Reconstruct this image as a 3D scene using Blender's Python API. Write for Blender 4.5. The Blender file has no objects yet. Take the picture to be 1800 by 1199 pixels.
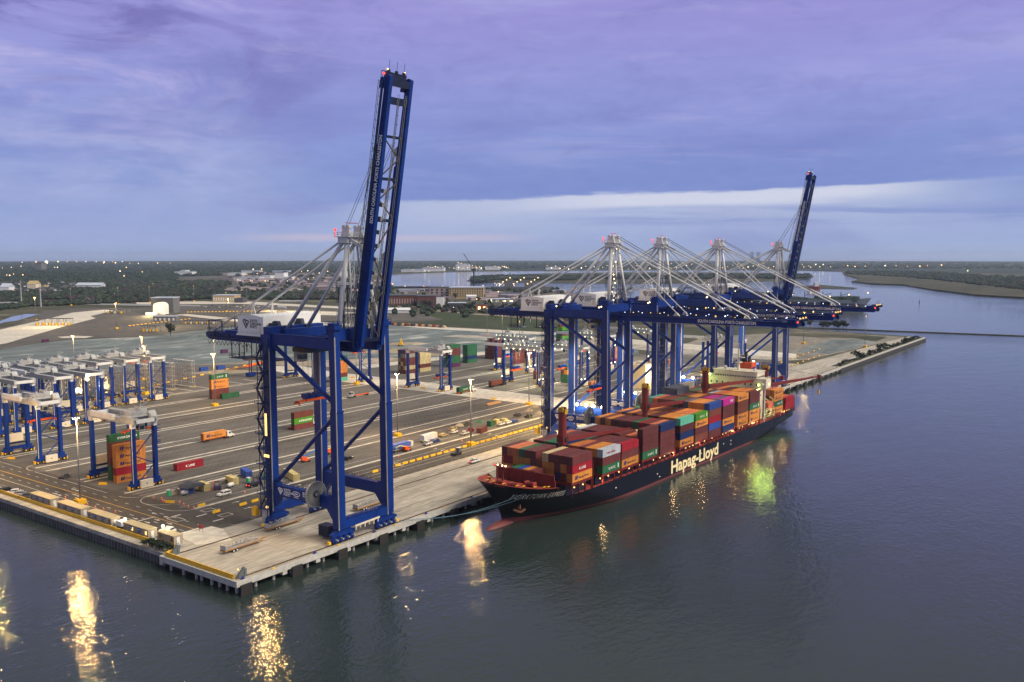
import bpy, math, random
from mathutils import Vector, Matrix
S=bpy.context.scene; COL=S.collection
rnd=random.Random(7)
# ---------------------------------------------------------------- camera
PITCH,PSI,FOC=math.radians(5.5256),math.radians(35.944),1550.0
CAM=Vector((-139.95,-191.3,85.83))
cd=bpy.data.cameras.new("camera"); co=bpy.data.objects.new("camera",cd); COL.objects.link(co)
cd.sensor_width=36; cd.lens=36*FOC/1800; cd.clip_start=1; cd.clip_end=90000
co.location=CAM; co.rotation_euler=(math.pi/2-PITCH,0,PSI-math.pi/2); S.camera=co
# ---------------------------------------------------------------- light
S.view_settings.view_transform='Standard'; S.view_settings.look='None'; S.view_settings.gamma=1; S.view_settings.exposure=0.5
SUN_EL,SUN_AZ=math.radians(42),math.radians(-75)     # azimuth measured from +X towards +Y
sl=bpy.data.lights.new("sun",'SUN'); sl.energy=3.4; sl.angle=math.radians(30); sl.color=(1,.86,.65)
so=bpy.data.objects.new("sun",sl); COL.objects.link(so)
so.rotation_euler=Vector((-math.cos(SUN_AZ)*math.cos(SUN_EL),-math.sin(SUN_AZ)*math.cos(SUN_EL),-math.sin(SUN_EL))).to_track_quat('-Z','Y').to_euler()
W=bpy.data.worlds.new("World"); S.world=W; W.use_nodes=True
nt=W.node_tree; nt.nodes.clear(); N=nt.nodes.new; L=nt.links.new
def nd(t,**k):
    n=N(t)
    for a,b in k.items(): setattr(n,a,b)
    return n
def mth(op,a,b=None,c=None,clamp=False):
    n=nd('ShaderNodeMath',operation=op,use_clamp=clamp)
    for i,v in enumerate((a,b,c)):
        if v is None: continue
        if isinstance(v,(int,float)): n.inputs[i].default_value=v
        else: L(v,n.inputs[i])
    return n.outputs[0]
def ramp(fac,stops,interp='LINEAR'):
    r=nd('ShaderNodeValToRGB'); r.color_ramp.interpolation=interp; e=r.color_ramp.elements
    while len(e)<len(stops): e.new(.5)
    for i,(p,c) in enumerate(stops): e[i].position=p; e[i].color=(*c,1)
    L(fac,r.inputs[0]); return r.outputs[0]
def mixc(f,a,b,bt='MIX'):
    m=nd('ShaderNodeMix',data_type='RGBA',blend_type=bt)
    for i,v in ((0,f),(6,a),(7,b)):
        if isinstance(v,(int,float)): m.inputs[i].default_value=v
        elif isinstance(v,tuple): m.inputs[i].default_value=(*v,1)
        else: L(v,m.inputs[i])
    return m.outputs[2]
def srgb(r,g,b): return tuple(((c/255)/12.92 if c/255<=.04045 else ((c/255+.055)/1.055)**2.4) for c in (r,g,b))
tc=nd('ShaderNodeTexCoord'); sx=nd('ShaderNodeSeparateXYZ'); L(tc.outputs['Generated'],sx.inputs[0])
X,Y,Z=sx.outputs
el=mth('MULTIPLY',mth('ARCSINE',Z),57.2958)                        # elevation in degrees
# azimuth right of the view axis, degrees
fx=mth('ADD',mth('MULTIPLY',X,math.cos(PSI)),mth('MULTIPLY',Y,math.sin(PSI)))
rx=mth('SUBTRACT',mth('MULTIPLY',X,math.sin(PSI)),mth('MULTIPLY',Y,math.cos(PSI)))
az=mth('MULTIPLY',mth('ARCTAN2',rx,fx),57.2958)
def skynoise(sa,se,scale,detail,ox=0,rough=.55,dist=0.0):
    cb=nd('ShaderNodeCombineXYZ'); L(mth('MULTIPLY',az,sa),cb.inputs[0]); L(mth('MULTIPLY',el,se),cb.inputs[1]); cb.inputs[2].default_value=ox
    n=nd('ShaderNodeTexNoise'); n.inputs['Scale'].default_value=scale; n.inputs['Detail'].default_value=detail; n.inputs['Roughness'].default_value=rough; n.inputs['Distortion'].default_value=dist
    L(cb.outputs[0],n.inputs['Vector']); return n.outputs[0]
def sm(v,a,b):
    m=nd('ShaderNodeMapRange',interpolation_type='SMOOTHSTEP'); L(v,m.inputs[0]); m.inputs[1].default_value=a; m.inputs[2].default_value=b; return m.outputs[0]
n1=skynoise(.035,.10,1,5,1.3,.5,.5); n2=skynoise(.03,.16,1.2,5,5.1,.5,.8); n3=skynoise(.10,.35,1.1,7,9.7,.6,.3); n5=skynoise(.05,.9,1.5,7,14.0,.6,.4)
e1=mth('ADD',el,mth('MULTIPLY',mth('SUBTRACT',n1,.5),4.0))
base=ramp(mth('DIVIDE',e1,20.0,clamp=True),[(0,srgb(150,168,208)),(.08,srgb(143,160,206)),(.2,srgb(116,139,199)),(.34,srgb(120,138,204)),(.52,srgb(131,138,206)),(.75,srgb(139,132,205)),(1,srgb(134,119,194))])
c1=mixc(mth('MULTIPLY',sm(n2,.50,.75),.5),base,srgb(168,166,222))
c2=mixc(mth('MULTIPLY',sm(n2,.47,.28),.4),c1,srgb(96,100,176))
# heavy folds and torn bright gaps at the upper left
left=sm(az,-6,-24); up=sm(el,6,10)
n4=skynoise(.075,.17,1.1,9,21.0,.62,1.1)
lm=mth('MULTIPLY',mth('MULTIPLY',left,up),.85)
c3=mixc(mth('MULTIPLY',lm,sm(n4,.54,.74)),c2,srgb(190,180,226))
c3=mixc(mth('MULTIPLY',lm,sm(n4,.54,.36)),c3,srgb(96,86,164))
# pale lavender mid left
lb=mth('MULTIPLY',mth('MULTIPLY',sm(el,1.0,5.0),sm(el,10.5,6.5)),mth('MULTIPLY',sm(az,-10,-22),sm(n3,.3,.7)))
c3=mixc(mth('MULTIPLY',lb,.75),c3,srgb(176,182,222))
# cloud deck edge: darker blue above it, pale wedge of sky below
wob=mth('ADD',mth('MULTIPLY',mth('SUBTRACT',n3,.5),1.1),mth('MULTIPLY',mth('SUBTRACT',n5,.5),.7))
eb=mth('SUBTRACT',mth('ADD',el,wob),mth('MULTIPLY',az,.028))
side=mth('MULTIPLY',sm(az,-14,-5),sm(az,33,21))
dk=mth('MULTIPLY',mth('MULTIPLY',sm(eb,3.3,3.7),sm(eb,8.0,4.2)),mth('MULTIPLY',side,.55))
c4=mixc(dk,c3,srgb(98,118,192))
wedge=mth('MULTIPLY',mth('MULTIPLY',sm(eb,.2,3.2),sm(eb,3.72,3.45)),side)
c5=mixc(mth('MULTIPLY',wedge,.8),c4,srgb(178,188,216))
br=mth('MULTIPLY',mth('MULTIPLY',sm(eb,2.5,3.1),sm(eb,3.72,3.45)),mth('MULTIPLY',sm(az,-4,8),sm(az,27,20)))
c5=mixc(mth('MULTIPLY',br,.85),c5,srgb(206,209,226))
bl=mth('MULTIPLY',mth('MULTIPLY',sm(el,1.7,2.3),sm(el,3.3,2.7)),mth('MULTIPLY',sm(az,0,9),sm(n5,.40,.58)))
c5=mixc(mth('MULTIPLY',bl,.8),c5,srgb(118,138,196))
# thin torn streaks and a pinkish glow near the horizon
st=mth('MULTIPLY',mth('MULTIPLY',sm(el,4.0,4.8),sm(el,9,6)),mth('MULTIPLY',sm(n5,.60,.72),sm(az,8,16)))
c5=mixc(mth('MULTIPLY',st,.45),c5,srgb(104,116,186))
eb2=mth('ADD',el,mth('MULTIPLY',mth('SUBTRACT',n3,.5),.5))
pk=mth('MULTIPLY',mth('MULTIPLY',sm(eb2,.75,1.05),sm(eb2,1.5,1.15)),mth('MULTIPLY',sm(az,-19,-13),sm(az,3,-3)))
c6=mixc(mth('MULTIPLY',pk,.6),c5,srgb(198,182,200))
fine=skynoise(.5,1.6,1.0,5,3.0,.6); c7=mixc(.035,c6,ramp(fine,[(.3,(.1,.1,.2)),(.7,(.7,.7,.95))]))
sky=nd('ShaderNodeTexSky',sky_type='NISHITA'); sky.sun_disc=False; sky.sun_elevation=math.radians(3); sky.sun_rotation=math.radians(200)
skm=mixc(1.0,sky.outputs[0],(.05,.05,.05),'MULTIPLY')
tx=skynoise(.16,.42,1.3,9,31.0,.66,.5); tx2=skynoise(.06,.5,1.0,8,41.0,.62,.9)
c7=mixc(mth('MULTIPLY',sm(tx2,.50,.72),mth('MULTIPLY',sm(el,3.2,6),.34)),c7,srgb(172,170,218))
c7=mixc(mth('MULTIPLY',sm(tx,.52,.34),mth('MULTIPLY',sm(el,3.6,7),.20)),c7,srgb(92,96,164))
c7=mixc(.16,c7,(.30,.33,.43))
c8=mixc(.96,skm,c7)
c8=mixc(sm(el,15.5,34),c8,(.33,.345,.33))
dn=sm(el,-.2,-3.0); c9=mixc(dn,c8,(.03,.04,.06))
bg=nd('ShaderNodeBackground'); L(c9,bg.inputs[0]); bg.inputs[1].default_value=.86
wo=nd('ShaderNodeOutputWorld'); L(bg.outputs[0],wo.inputs[0])
# ---------------------------------------------------------------- helpers
def G(px,py,z=0.0):
    "point at height z on the ground seen at a photo pixel (1800 px wide)"
    a=(px-900)/FOC; b=-(py-599.5)/FOC
    fw=math.cos(PITCH)+b*math.sin(PITCH); up=-math.sin(PITCH)+b*math.cos(PITCH)
    d=Vector((math.cos(PSI)*fw+math.sin(PSI)*a, math.sin(PSI)*fw-math.cos(PSI)*a, up))
    return CAM+d*((z-CAM.z)/d.z)
MATS={}
def M(name,col,rough=.65,metal=0.0,var=.22,scale=.35,bump=0.0,emit=0.0,streak=0,rand=0.0,spec=.4,groove_shade=0):
    if name in MATS: return MATS[name]
    m=bpy.data.materials.new(name); MATS[name]=m; m.use_nodes=True; t=m.node_tree; b=t.nodes['Principled BSDF']
    b.inputs['Roughness'].default_value=rough; b.inputs['Metallic'].default_value=metal; b.inputs['Specular IOR Level'].default_value=spec
    if emit:
        b.inputs['Base Color'].default_value=(*col,1); b.inputs['Emission Color'].default_value=(*col,1); b.inputs['Emission Strength'].default_value=emit; return m
    c=t.nodes.new('ShaderNodeTexCoord'); n=t.nodes.new('ShaderNodeTexNoise'); n.inputs['Scale'].default_value=scale; n.inputs['Detail'].default_value=6; n.inputs['Roughness'].default_value=.65
    src=c.outputs['Object']
    if streak:
        mp=t.nodes.new('ShaderNodeMapping'); mp.inputs['Scale'].default_value=(1,1,.12) if streak==1 else ((.08,1.6,1) if streak==2 else (1,.1,1)); t.links.new(src,mp.inputs[0]); src=mp.outputs[0]
    if rand:
        oi=t.nodes.new('ShaderNodeObjectInfo'); va=t.nodes.new('ShaderNodeVectorMath'); va.operation='ADD'; vs=t.nodes.new('ShaderNodeVectorMath'); vs.operation='SCALE'; vs.inputs[0].default_value=(90,70,50)
        t.links.new(oi.outputs['Random'],vs.inputs['Scale']); t.links.new(src,va.inputs[0]); t.links.new(vs.outputs[0],va.inputs[1]); src=va.outputs[0]
    t.links.new(src,n.inputs['Vector'])
    r=t.nodes.new('ShaderNodeValToRGB'); e=r.color_ramp.elements; e[0].position=.3; e[1].position=.72
    e[0].color=(*[max(0,x*(1-var)) for x in col],1); e[1].color=(*[min(1,x*(1+var)) for x in col],1)
    t.links.new(n.outputs[0],r.inputs[0]); out=r.outputs[0]
    if rand:
        h=t.nodes.new('ShaderNodeHueSaturation'); mr=t.nodes.new('ShaderNodeMapRange'); mr.inputs[3].default_value=1-rand; mr.inputs[4].default_value=1+rand
        t.links.new(oi.outputs['Random'],mr.inputs[0]); t.links.new(mr.outputs[0],h.inputs['Value']); t.links.new(out,h.inputs['Color']); out=h.outputs[0]
    if groove_shade:  # wave bands darken the colour, painting shade into the container grooves
        wv=t.nodes.new('ShaderNodeTexWave'); wv.inputs['Scale'].default_value=groove_shade; wv.bands_direction='X'; t.links.new(c.outputs['Object'],wv.inputs['Vector'])
        mr2=t.nodes.new('ShaderNodeMapRange'); mr2.inputs[3].default_value=.72; mr2.inputs[4].default_value=1.1; t.links.new(wv.outputs[1],mr2.inputs[0])
        mx=t.nodes.new('ShaderNodeMix'); mx.data_type='RGBA'; mx.blend_type='MULTIPLY'; mx.inputs[0].default_value=1; t.links.new(out,mx.inputs[6]); t.links.new(mr2.outputs[0],mx.inputs[7]); out=mx.outputs[2]
    t.links.new(out,b.inputs['Base Color'])
    if bump:
        bp=t.nodes.new('ShaderNodeBump'); bp.inputs['Strength'].default_value=bump; bp.inputs['Distance'].default_value=.3; t.links.new(n.outputs[0],bp.inputs['Height']); t.links.new(bp.outputs[0],b.inputs['Normal'])
    return m
class MB:
    def __init__(s): s.v=[]; s.f=[]; s.m=[]; s.k=0
    def use(s,k): s.k=k; return s
    def face(s,pts):
        i=len(s.v); s.v+= [tuple(p) for p in pts]; s.f.append(tuple(range(i,i+len(pts)))); s.m.append(s.k); return s
    def hexa(s,p):
        i=len(s.v); s.v+=[tuple(q) for q in p]
        for q in ((0,3,2,1),(4,5,6,7),(0,1,5,4),(1,2,6,5),(2,3,7,6),(3,0,4,7)): s.f.append(tuple(i+a for a in q)); s.m.append(s.k)
        return s
    def box(s,x0,x1,y0,y1,z0,z1):
        return s.hexa([(x0,y0,z0),(x1,y0,z0),(x1,y1,z0),(x0,y1,z0),(x0,y0,z1),(x1,y0,z1),(x1,y1,z1),(x0,y1,z1)])
    def beam(s,a,b,w,h=None,up=(0,0,1),w2=None,h2=None):
        a=Vector(a); b=Vector(b); h=h or w; d=(b-a).normalized(); u=Vector(up)
        if abs(d.dot(u))>.98: u=Vector((0,1,0))
        r=d.cross(u).normalized(); u=r.cross(d)
        w2=w2 or w; h2=h2 or h
        q=[a+r*(i*w/2)+u*(j*h/2) for i,j in ((-1,-1),(1,-1),(1,1),(-1,1))]+[b+r*(i*w2/2)+u*(j*h2/2) for i,j in ((-1,-1),(1,-1),(1,1),(-1,1))]
        return s.hexa(q)
    def cyl(s,a,b,r0,r1=None,n=10,cap=True):
        a=Vector(a); b=Vector(b); r1=r0 if r1 is None else r1; d=(b-a).normalized(); u=Vector((0,0,1))
        if abs(d.z)>.95: u=Vector((1,0,0))
        p=d.cross(u).normalized(); q=p.cross(d); i=len(s.v)
        for c,r in ((a,r0),(b,r1)):
            for k in range(n):
                t=2*math.pi*k/n; s.v.append(tuple(c+p*(r*math.cos(t))+q*(r*math.sin(t))))
        for k in range(n):
            s.f.append((i+k,i+(k+1)%n,i+n+(k+1)%n,i+n+k)); s.m.append(s.k)
        if cap:
            s.f.append(tuple(i+k for k in range(n))[::-1]); s.m.append(s.k); s.f.append(tuple(i+n+k for k in range(n))); s.m.append(s.k)
        return s
    def prism(s,pts,z0,z1,bottom=True):
        n=len(pts); i=len(s.v); s.v+=[(p[0],p[1],z0) for p in pts]+[(p[0],p[1],z1) for p in pts]
        for k in range(n): s.f.append((i+k,i+(k+1)%n,i+n+(k+1)%n,i+n+k)); s.m.append(s.k)
        s.f.append(tuple(i+n+k for k in range(n))); s.m.append(s.k)
        if bottom: s.f.append(tuple(i+k for k in range(n))[::-1]); s.m.append(s.k)
        return s
    def extr(s,pts,axis,c0,c1):
        "prism of a profile: axis 'y' -> pts are (x,z); axis 'x' -> pts are (y,z)"
        n=len(pts); i=len(s.v)
        for c in (c0,c1):
            s.v+=[(p[0],c,p[1]) if axis=='y' else (c,p[0],p[1]) for p in pts]
        for k in range(n): s.f.append((i+k,i+(k+1)%n,i+n+(k+1)%n,i+n+k)); s.m.append(s.k)
        s.f.append(tuple(i+n+k for k in range(n))); s.m.append(s.k); s.f.append(tuple(i+k for k in range(n))[::-1]); s.m.append(s.k)
        return s
    def ball(s,c,r,nu=8,nv=5,sz=1.0):
        i=len(s.v); c=Vector(c)
        for a in range(nv+1):
            th=math.pi*a/nv
            for b in range(nu): ph=2*math.pi*b/nu; s.v.append((c.x+r*math.sin(th)*math.cos(ph),c.y+r*math.sin(th)*math.sin(ph),c.z+r*sz*math.cos(th)))
        for a in range(nv):
            for b in range(nu): s.f.append((i+a*nu+b,i+(a+1)*nu+b,i+(a+1)*nu+(b+1)%nu,i+a*nu+(b+1)%nu)); s.m.append(s.k)
        return s
    def rail(s,pts,h=1.1,step=2.5,t=.07):
        for a,b in zip(pts,pts[1:]):
            a=Vector(a); b=Vector(b); n=max(1,int((b-a).length/step))
            for k in (h,h*.5): s.beam(a+Vector((0,0,k)),b+Vector((0,0,k)),t)
            for k in range(n+1): p=a.lerp(b,k/n); s.beam(p,p+Vector((0,0,h)),t)
        return s
    def mesh(s,name,mats,smooth=False):
        me=bpy.data.meshes.new(name); me.from_pydata(s.v,[],s.f)
        for m in (mats if isinstance(mats,(list,tuple)) else [mats]): me.materials.append(m)
        me.polygons.foreach_set('material_index',s.m)
        if smooth: me.polygons.foreach_set('use_smooth',[True]*len(s.f))
        me.update(); return me
def ob(name,me,parent=None,loc=None,rz=0):
    o=bpy.data.objects.new(name,me); COL.objects.link(o)
    if parent is not None: o.parent=parent
    if loc is not None: o.location=loc
    if rz: o.rotation_euler=(0,0,rz)
    return o
def part(name,mb,mats,parent,smooth=False): return ob(name,mb.mesh(name,mats,smooth),parent)
def tag(o,label,cat,group=None):
    o['label']=label; o['category']=cat
    if group: o['group']=group
    return o
def thing(name,label,cat,loc=(0,0,0),rz=0,group=None): return tag(ob(name,None,None,loc,rz),label,cat,group)
def struct(name,mb,mats,kind='structure',smooth=False):
    o=ob(name,mb.mesh(name,mats,smooth)); o['kind']=kind; return o
def dup(root,loc,rz,label,group=None):
    def cp(o,par):
        c=o.copy(); COL.objects.link(c)
        if par is not None: c.parent=par
        for ch in o.children: cp(ch,c)
        return c
    r=cp(root,None); r.location=loc; r.rotation_euler=(0,0,rz); r['label']=label
    if group: r['group']=group
    return r
ONES=['','first','second','third','fourth','fifth','sixth','seventh','eighth','ninth','tenth','eleventh','twelfth','thirteenth','fourteenth','fifteenth','sixteenth','seventeenth','eighteenth','nineteenth']
TENS={9:('ninety','ninetieth'),2:('twenty','twentieth'),3:('thirty','thirtieth'),4:('forty','fortieth'),5:('fifty','fiftieth'),6:('sixty','sixtieth'),7:('seventy','seventieth'),8:('eighty','eightieth')}
def nth(i):
    if i<20: return ONES[i]
    return TENS[i//10][1] if i%10==0 else TENS[i//10][0]+'-'+ONES[i%10]
TXT={}
def text(name,s,size,mat,parent,o,r,u,sx=1.0,bold=.02,sp=1.0):
    "flat lettering: o lower left corner, r reading direction, u up direction"
    k=(s,bold,sp)
    if k not in TXT:
        c=bpy.data.curves.new('t','FONT'); c.body=s; c.size=1.0; c.offset=bold; c.resolution_u=3; c.space_line=.85; c.space_character=sp
        t=bpy.data.objects.new('t',c); COL.objects.link(t); bpy.context.view_layer.update()
        me=bpy.data.meshes.new_from_object(t.evaluated_get(bpy.context.evaluated_depsgraph_get())); vs=[tuple(v.co) for v in me.vertices]; fs=[tuple(p.vertices) for p in me.polygons]
        bpy.data.objects.remove(t); TXT[k]=(vs,fs)
    vs,fs=TXT[k]; o=Vector(o); r=Vector(r).normalized(); u=Vector(u).normalized()
    me=bpy.data.meshes.new(name); me.from_pydata([tuple(o+r*(v[0]*size*sx)+u*(v[1]*size)) for v in vs],[],fs); me.materials.append(mat)
    return ob(name,me,parent)
def lamp(name,p,energy,col=(1,.8,.5),radius=.4,parent=None,spot=None,aim=None):
    l=bpy.data.lights.new(name,'SPOT' if spot else 'POINT'); l.energy=energy; l.color=col; l.shadow_soft_size=radius
    o=bpy.data.objects.new(name,l); COL.objects.link(o); o.location=p
    if parent is not None: o.parent=parent
    if spot: l.spot_size=math.radians(spot); l.spot_blend=.6; o.rotation_euler=Vector(aim or (0,0,-1)).to_track_quat('-Z','Y').to_euler()
    return o
# common materials
BLUE=M('crane_blue',srgb(4,43,118),.5,0,.22,.35,spec=.25,streak=1); NAVY=M('dark_navy',srgb(16,30,62),.5); WHITE=M('white_paint',(.60,.62,.64),.45,0,.08,.3); GREY=M('grey_steel',(.33,.34,.36),.5,.2,.2,.8)
DARK=M('black_rubber',(.02,.02,.022),.8); CREAM=M('cream_panel',(.62,.56,.44),.6,0,.08,.5); YEL=M('safety_yellow',srgb(226,176,30),.55,0,.15,.8); ORG=M('safety_orange',srgb(222,88,30),.55,0,.15,.8)
GLASS=M('dark_glass',(.02,.03,.04),.12,0,.1,1,spec=.8); LETW=M('white_lettering',(.85,.85,.85),.6,0,.03); LETK=M('dark_lettering',(.03,.035,.05),.6,0,.03)
LAMP=M('lamp_warm',(1,.62,.2),emit=1.2); LAMPY=M('lamp_yellow_green',(.8,1,.2),emit=4); LAMPR=M('lamp_red',(1,.06,.05),emit=1.4); LAMPW=M('lamp_white',(1,.82,.42),emit=3); FLOOD=M('lamp_flood',(1,.86,.55),emit=9); LAMPB=M('lamp_blue_white',(.62,.68,1),emit=2)
LAMPFAR=M('lamp_far',(1,.66,.3),emit=1.6); ROPE=M('steel_rope',(.25,.26,.28),.5,.3,.1)
HAZE=4e-5
# ================================================================ SETTING
WZ=-3.6
def water_mat():
    m=bpy.data.materials.new('water'); m.use_nodes=True; t=m.node_tree; b=t.nodes['Principled BSDF']; l=t.links.new
    b.inputs['Base Color'].default_value=(.020,.031,.031,1); b.inputs['Roughness'].default_value=.035; b.inputs['IOR'].default_value=1.333; b.inputs['Specular IOR Level'].default_value=.68
    tc=t.nodes.new('ShaderNodeTexCoord')
    def n(s,d,sx=1,sy=1,rot=0):
        mp=t.nodes.new('ShaderNodeMapping'); mp.inputs['Scale'].default_value=(sx,sy,1); mp.inputs['Rotation'].default_value=(0,0,rot); l(tc.outputs['Object'],mp.inputs[0])
        q=t.nodes.new('ShaderNodeTexNoise'); q.inputs['Scale'].default_value=s; q.inputs['Detail'].default_value=d; q.inputs['Roughness'].default_value=.55; l(mp.outputs[0],q.inputs['Vector']); return q.outputs[0]
    def bump(h,s,dist,prev=None):
        bp=t.nodes.new('ShaderNodeBump'); bp.inputs['Strength'].default_value=s; bp.inputs['Distance'].default_value=dist; l(h,bp.inputs['Height'])
        if prev: l(prev,bp.inputs['Normal'])
        return bp.outputs[0]
    # calm and ruffled patches modulate the ripples
    pa=n(.006,3,1,2.2,.3); mr=t.nodes.new('ShaderNodeMapRange'); mr.inputs[1].default_value=.35; mr.inputs[2].default_value=.7; mr.inputs[3].default_value=.35; mr.inputs[4].default_value=1.0; l(pa,mr.inputs[0])
    mu=t.nodes.new('ShaderNodeMath'); mu.operation='MULTIPLY'; l(n(.40,3,1,1.7,.5),mu.inputs[0]); l(mr.outputs[0],mu.inputs[1])
    o=bump(n(.045,3,1,2,.7),.3,1.0); o=bump(mu.outputs[0],.52,.45,o); o=bump(n(1.9,3,1,1.4,.2),.4,.06,o)
    l(o,b.inputs['Normal']); return m
w=MB().face([(-9000,-16000,WZ),(30000,-16000,WZ),(30000,30000,WZ),(-9000,30000,WZ)]); struct('water',w,water_mat())
def blend_mat(name,cols,scale,scale2,rough=.95,bump=0,sx=1,sy=1,rot=0):
    "ground whose colour wanders between several real colours (soil, sand, scrub ...)"
    m=bpy.data.materials.new(name); m.use_nodes=True; t=m.node_tree; b=t.nodes['Principled BSDF']; l=t.links.new; b.inputs['Roughness'].default_value=rough; b.inputs['Specular IOR Level'].default_value=.2
    tc=t.nodes.new('ShaderNodeTexCoord'); mp=t.nodes.new('ShaderNodeMapping'); mp.inputs['Scale'].default_value=(sx,sy,1); mp.inputs['Rotation'].default_value=(0,0,rot); l(tc.outputs['Object'],mp.inputs[0])
    n=t.nodes.new('ShaderNodeTexNoise'); n.inputs['Scale'].default_value=scale; n.inputs['Detail'].default_value=8; n.inputs['Roughness'].default_value=.62; n.inputs['Distortion'].default_value=.5; l(mp.outputs[0],n.inputs['Vector'])
    r=t.nodes.new('ShaderNodeValToRGB'); e=r.color_ramp.elements
    while len(e)<len(cols): e.new(.5)
    for i,(p,c) in enumerate(cols): e[i].position=p; e[i].color=(*c,1)
    l(n.outputs[0],r.inputs[0])
    n2=t.nodes.new('ShaderNodeTexNoise'); n2.inputs['Scale'].default_value=scale2; n2.inputs['Detail'].default_value=5; l(mp.outputs[0],n2.inputs['Vector'])
    mr=t.nodes.new('ShaderNodeMapRange'); mr.inputs[1].default_value=.3; mr.inputs[2].default_value=.7; mr.inputs[3].default_value=.78; mr.inputs[4].default_value=1.22; l(n2.outputs[0],mr.inputs[0])
    mx=t.nodes.new('ShaderNodeMix'); mx.data_type='RGBA'; mx.blend_type='MULTIPLY'; mx.inputs[0].default_value=1; l(r.outputs[0],mx.inputs[6]); l(mr.outputs[0],mx.inputs[7]); l(mx.outputs[2],b.inputs['Base Color'])
    return m
SCRUB=blend_mat('scrub_land',[(.3,(.030,.040,.026)),(.46,(.05,.055,.036)),(.58,(.085,.08,.06)),(.72,(.19,.175,.14))],.012,.08)
FARL=blend_mat('far_woodland_floor',[(.3,(.012,.024,.028)),(.5,(.018,.034,.034)),(.72,(.034,.045,.04))],.002,.02)
MARSH=blend_mat('marsh',[(.3,(.026,.034,.026)),(.5,(.048,.050,.036)),(.75,(.08,.074,.056))],.004,.02,sx=1,sy=3)
ASPH=blend_mat('asphalt',[(.3,(.082,.078,.075)),(.42,(.103,.098,.095)),(.56,(.116,.110,.106)),(.7,(.15,.143,.136))],.03,.25,.8,sx=.3)
ROADM=blend_mat('road_asphalt',[(.3,(.058,.054,.052)),(.55,(.074,.069,.066)),(.75,(.10,.093,.088))],.03,.5,.75)
GATEA=blend_mat('gate_asphalt',[(.3,(.07,.066,.066)),(.55,(.09,.085,.082)),(.75,(.13,.12,.108))],.012,.1,.85)
CONC=blend_mat('wharf_concrete',[(.28,(.22,.205,.185)),(.45,(.31,.29,.26)),(.6,(.38,.355,.32)),(.75,(.46,.43,.39))],.07,.5,.85,sx=.35,sy=1.6)
PALEC=blend_mat('pale_concrete',[(.3,(.41,.385,.35)),(.55,(.50,.475,.435)),(.75,(.58,.55,.51))],.02,.3,.85)
GRAVEL=blend_mat('crushed_stone_lot',[(.30,(.085,.105,.12)),(.45,(.115,.142,.155)),(.58,(.16,.19,.20)),(.68,(.36,.38,.38))],.014,.07,.9,sx=1,sy=2.6,rot=-.75)
SAND=blend_mat('sand',[(.3,(.17,.14,.115)),(.5,(.26,.225,.18)),(.7,(.42,.37,.31))],.012,.1,.95,sx=1,sy=2,rot=-.7)
GRASS=blend_mat('grass_field',[(.3,(.03,.045,.022)),(.55,(.042,.06,.03)),(.75,(.085,.085,.055))],.02,.1)
PX=lambda pts,z=0:[tuple(G(x,y,z)) for x,y in pts]
def sheet(name,pts,z,mat,kind='structure'):
    return struct(name,MB().face([(p[0],p[1],z) for p in pts]),mat,kind)
far=[(660,492),(690,481),(730,478.5),(790,476.5),(860,475.5),(905,475),(1000,474.3),(1200,473.6),(1400,474),(1480,476),(1484,482),(1513,490),(1497,494),(1533,498),(1590,500),(1640,508),(1713,517),(1800,522),(2100,545)]
bank=[(1400,578),(1300,573),(1228,562),(1215,547),(1150,533),(1060,524),(1000,514),(950,508),(840,504),(690,503)]
fd=lambda deg,r:(CAM.x+r*math.cos(PSI+math.radians(deg)),CAM.y+r*math.sin(PSI+math.radians(deg)))
main=[(2.2,34),(556,34),(556,3.2),(870,0),(881,40),(896,146)]+[G(*p)[:2] for p in bank]+[G(*p)[:2] for p in far]+[fd(-38,3000),fd(-38,15600),fd(-20,15700),fd(0,15600),fd(20,15700),fd(38,15600),(2.2,2600)]
base=MB()
vs=[(p[0],p[1]) for p in main]; base.use(0).face([(x,y,-.3) for x,y in vs])
for a,b in zip(vs,vs[1:]+vs[:1]): base.face([(a[0],a[1],-.3),(b[0],b[1],-.3),(b[0],b[1],-7),(a[0],a[1],-7)])
struct('terrain',base,SCRUB)
# the far wooded plain and marshes lie on the base land
sheet('distant_plain',[G(*p)[:2] for p in [(-60,497),(60,494),(200,490),(330,487),(480,480),(560,478),(640,482),(700,479),(790,475.8),(905,474.6),(1200,473.2),(1400,473.6),(1490,475.6),(1600,478),(1850,482)]]+[fd(-37,15500),fd(0,15550),fd(37,15500)],-.2,FARL)
sheet('river_marsh',[G(*p)[:2] for p in [(1482,478),(1486,482),(1515,490),(1500,494),(1533,498),(1590,499.5),(1640,507),(1713,516),(1800,521),(2100,544),(2100,500),(1800,493),(1650,487),(1560,480)]],-.15,MARSH)
isl=[(820,493.5),(835,488),(870,483.5),(960,480.5),(1100,478.5),(1300,479),(1400,480),(1427,482.5),(1430,487),(1397,492),(1300,496.5),(1150,498.5),(1000,497.5),(900,496)]
m=MB(); ip=[G(x,y,-2.6)[:2] for x,y in isl]; m.prism(ip,-6,-2.6); struct('river_island',m,MARSH)
m=MB(); m.prism([G(x,y,-3)[:2] for x,y in [(1395,504),(1440,500.5),(1507,506),(1500,508),(1440,507)]],-6,-3); struct('mud_spit',m,MARSH)
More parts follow.
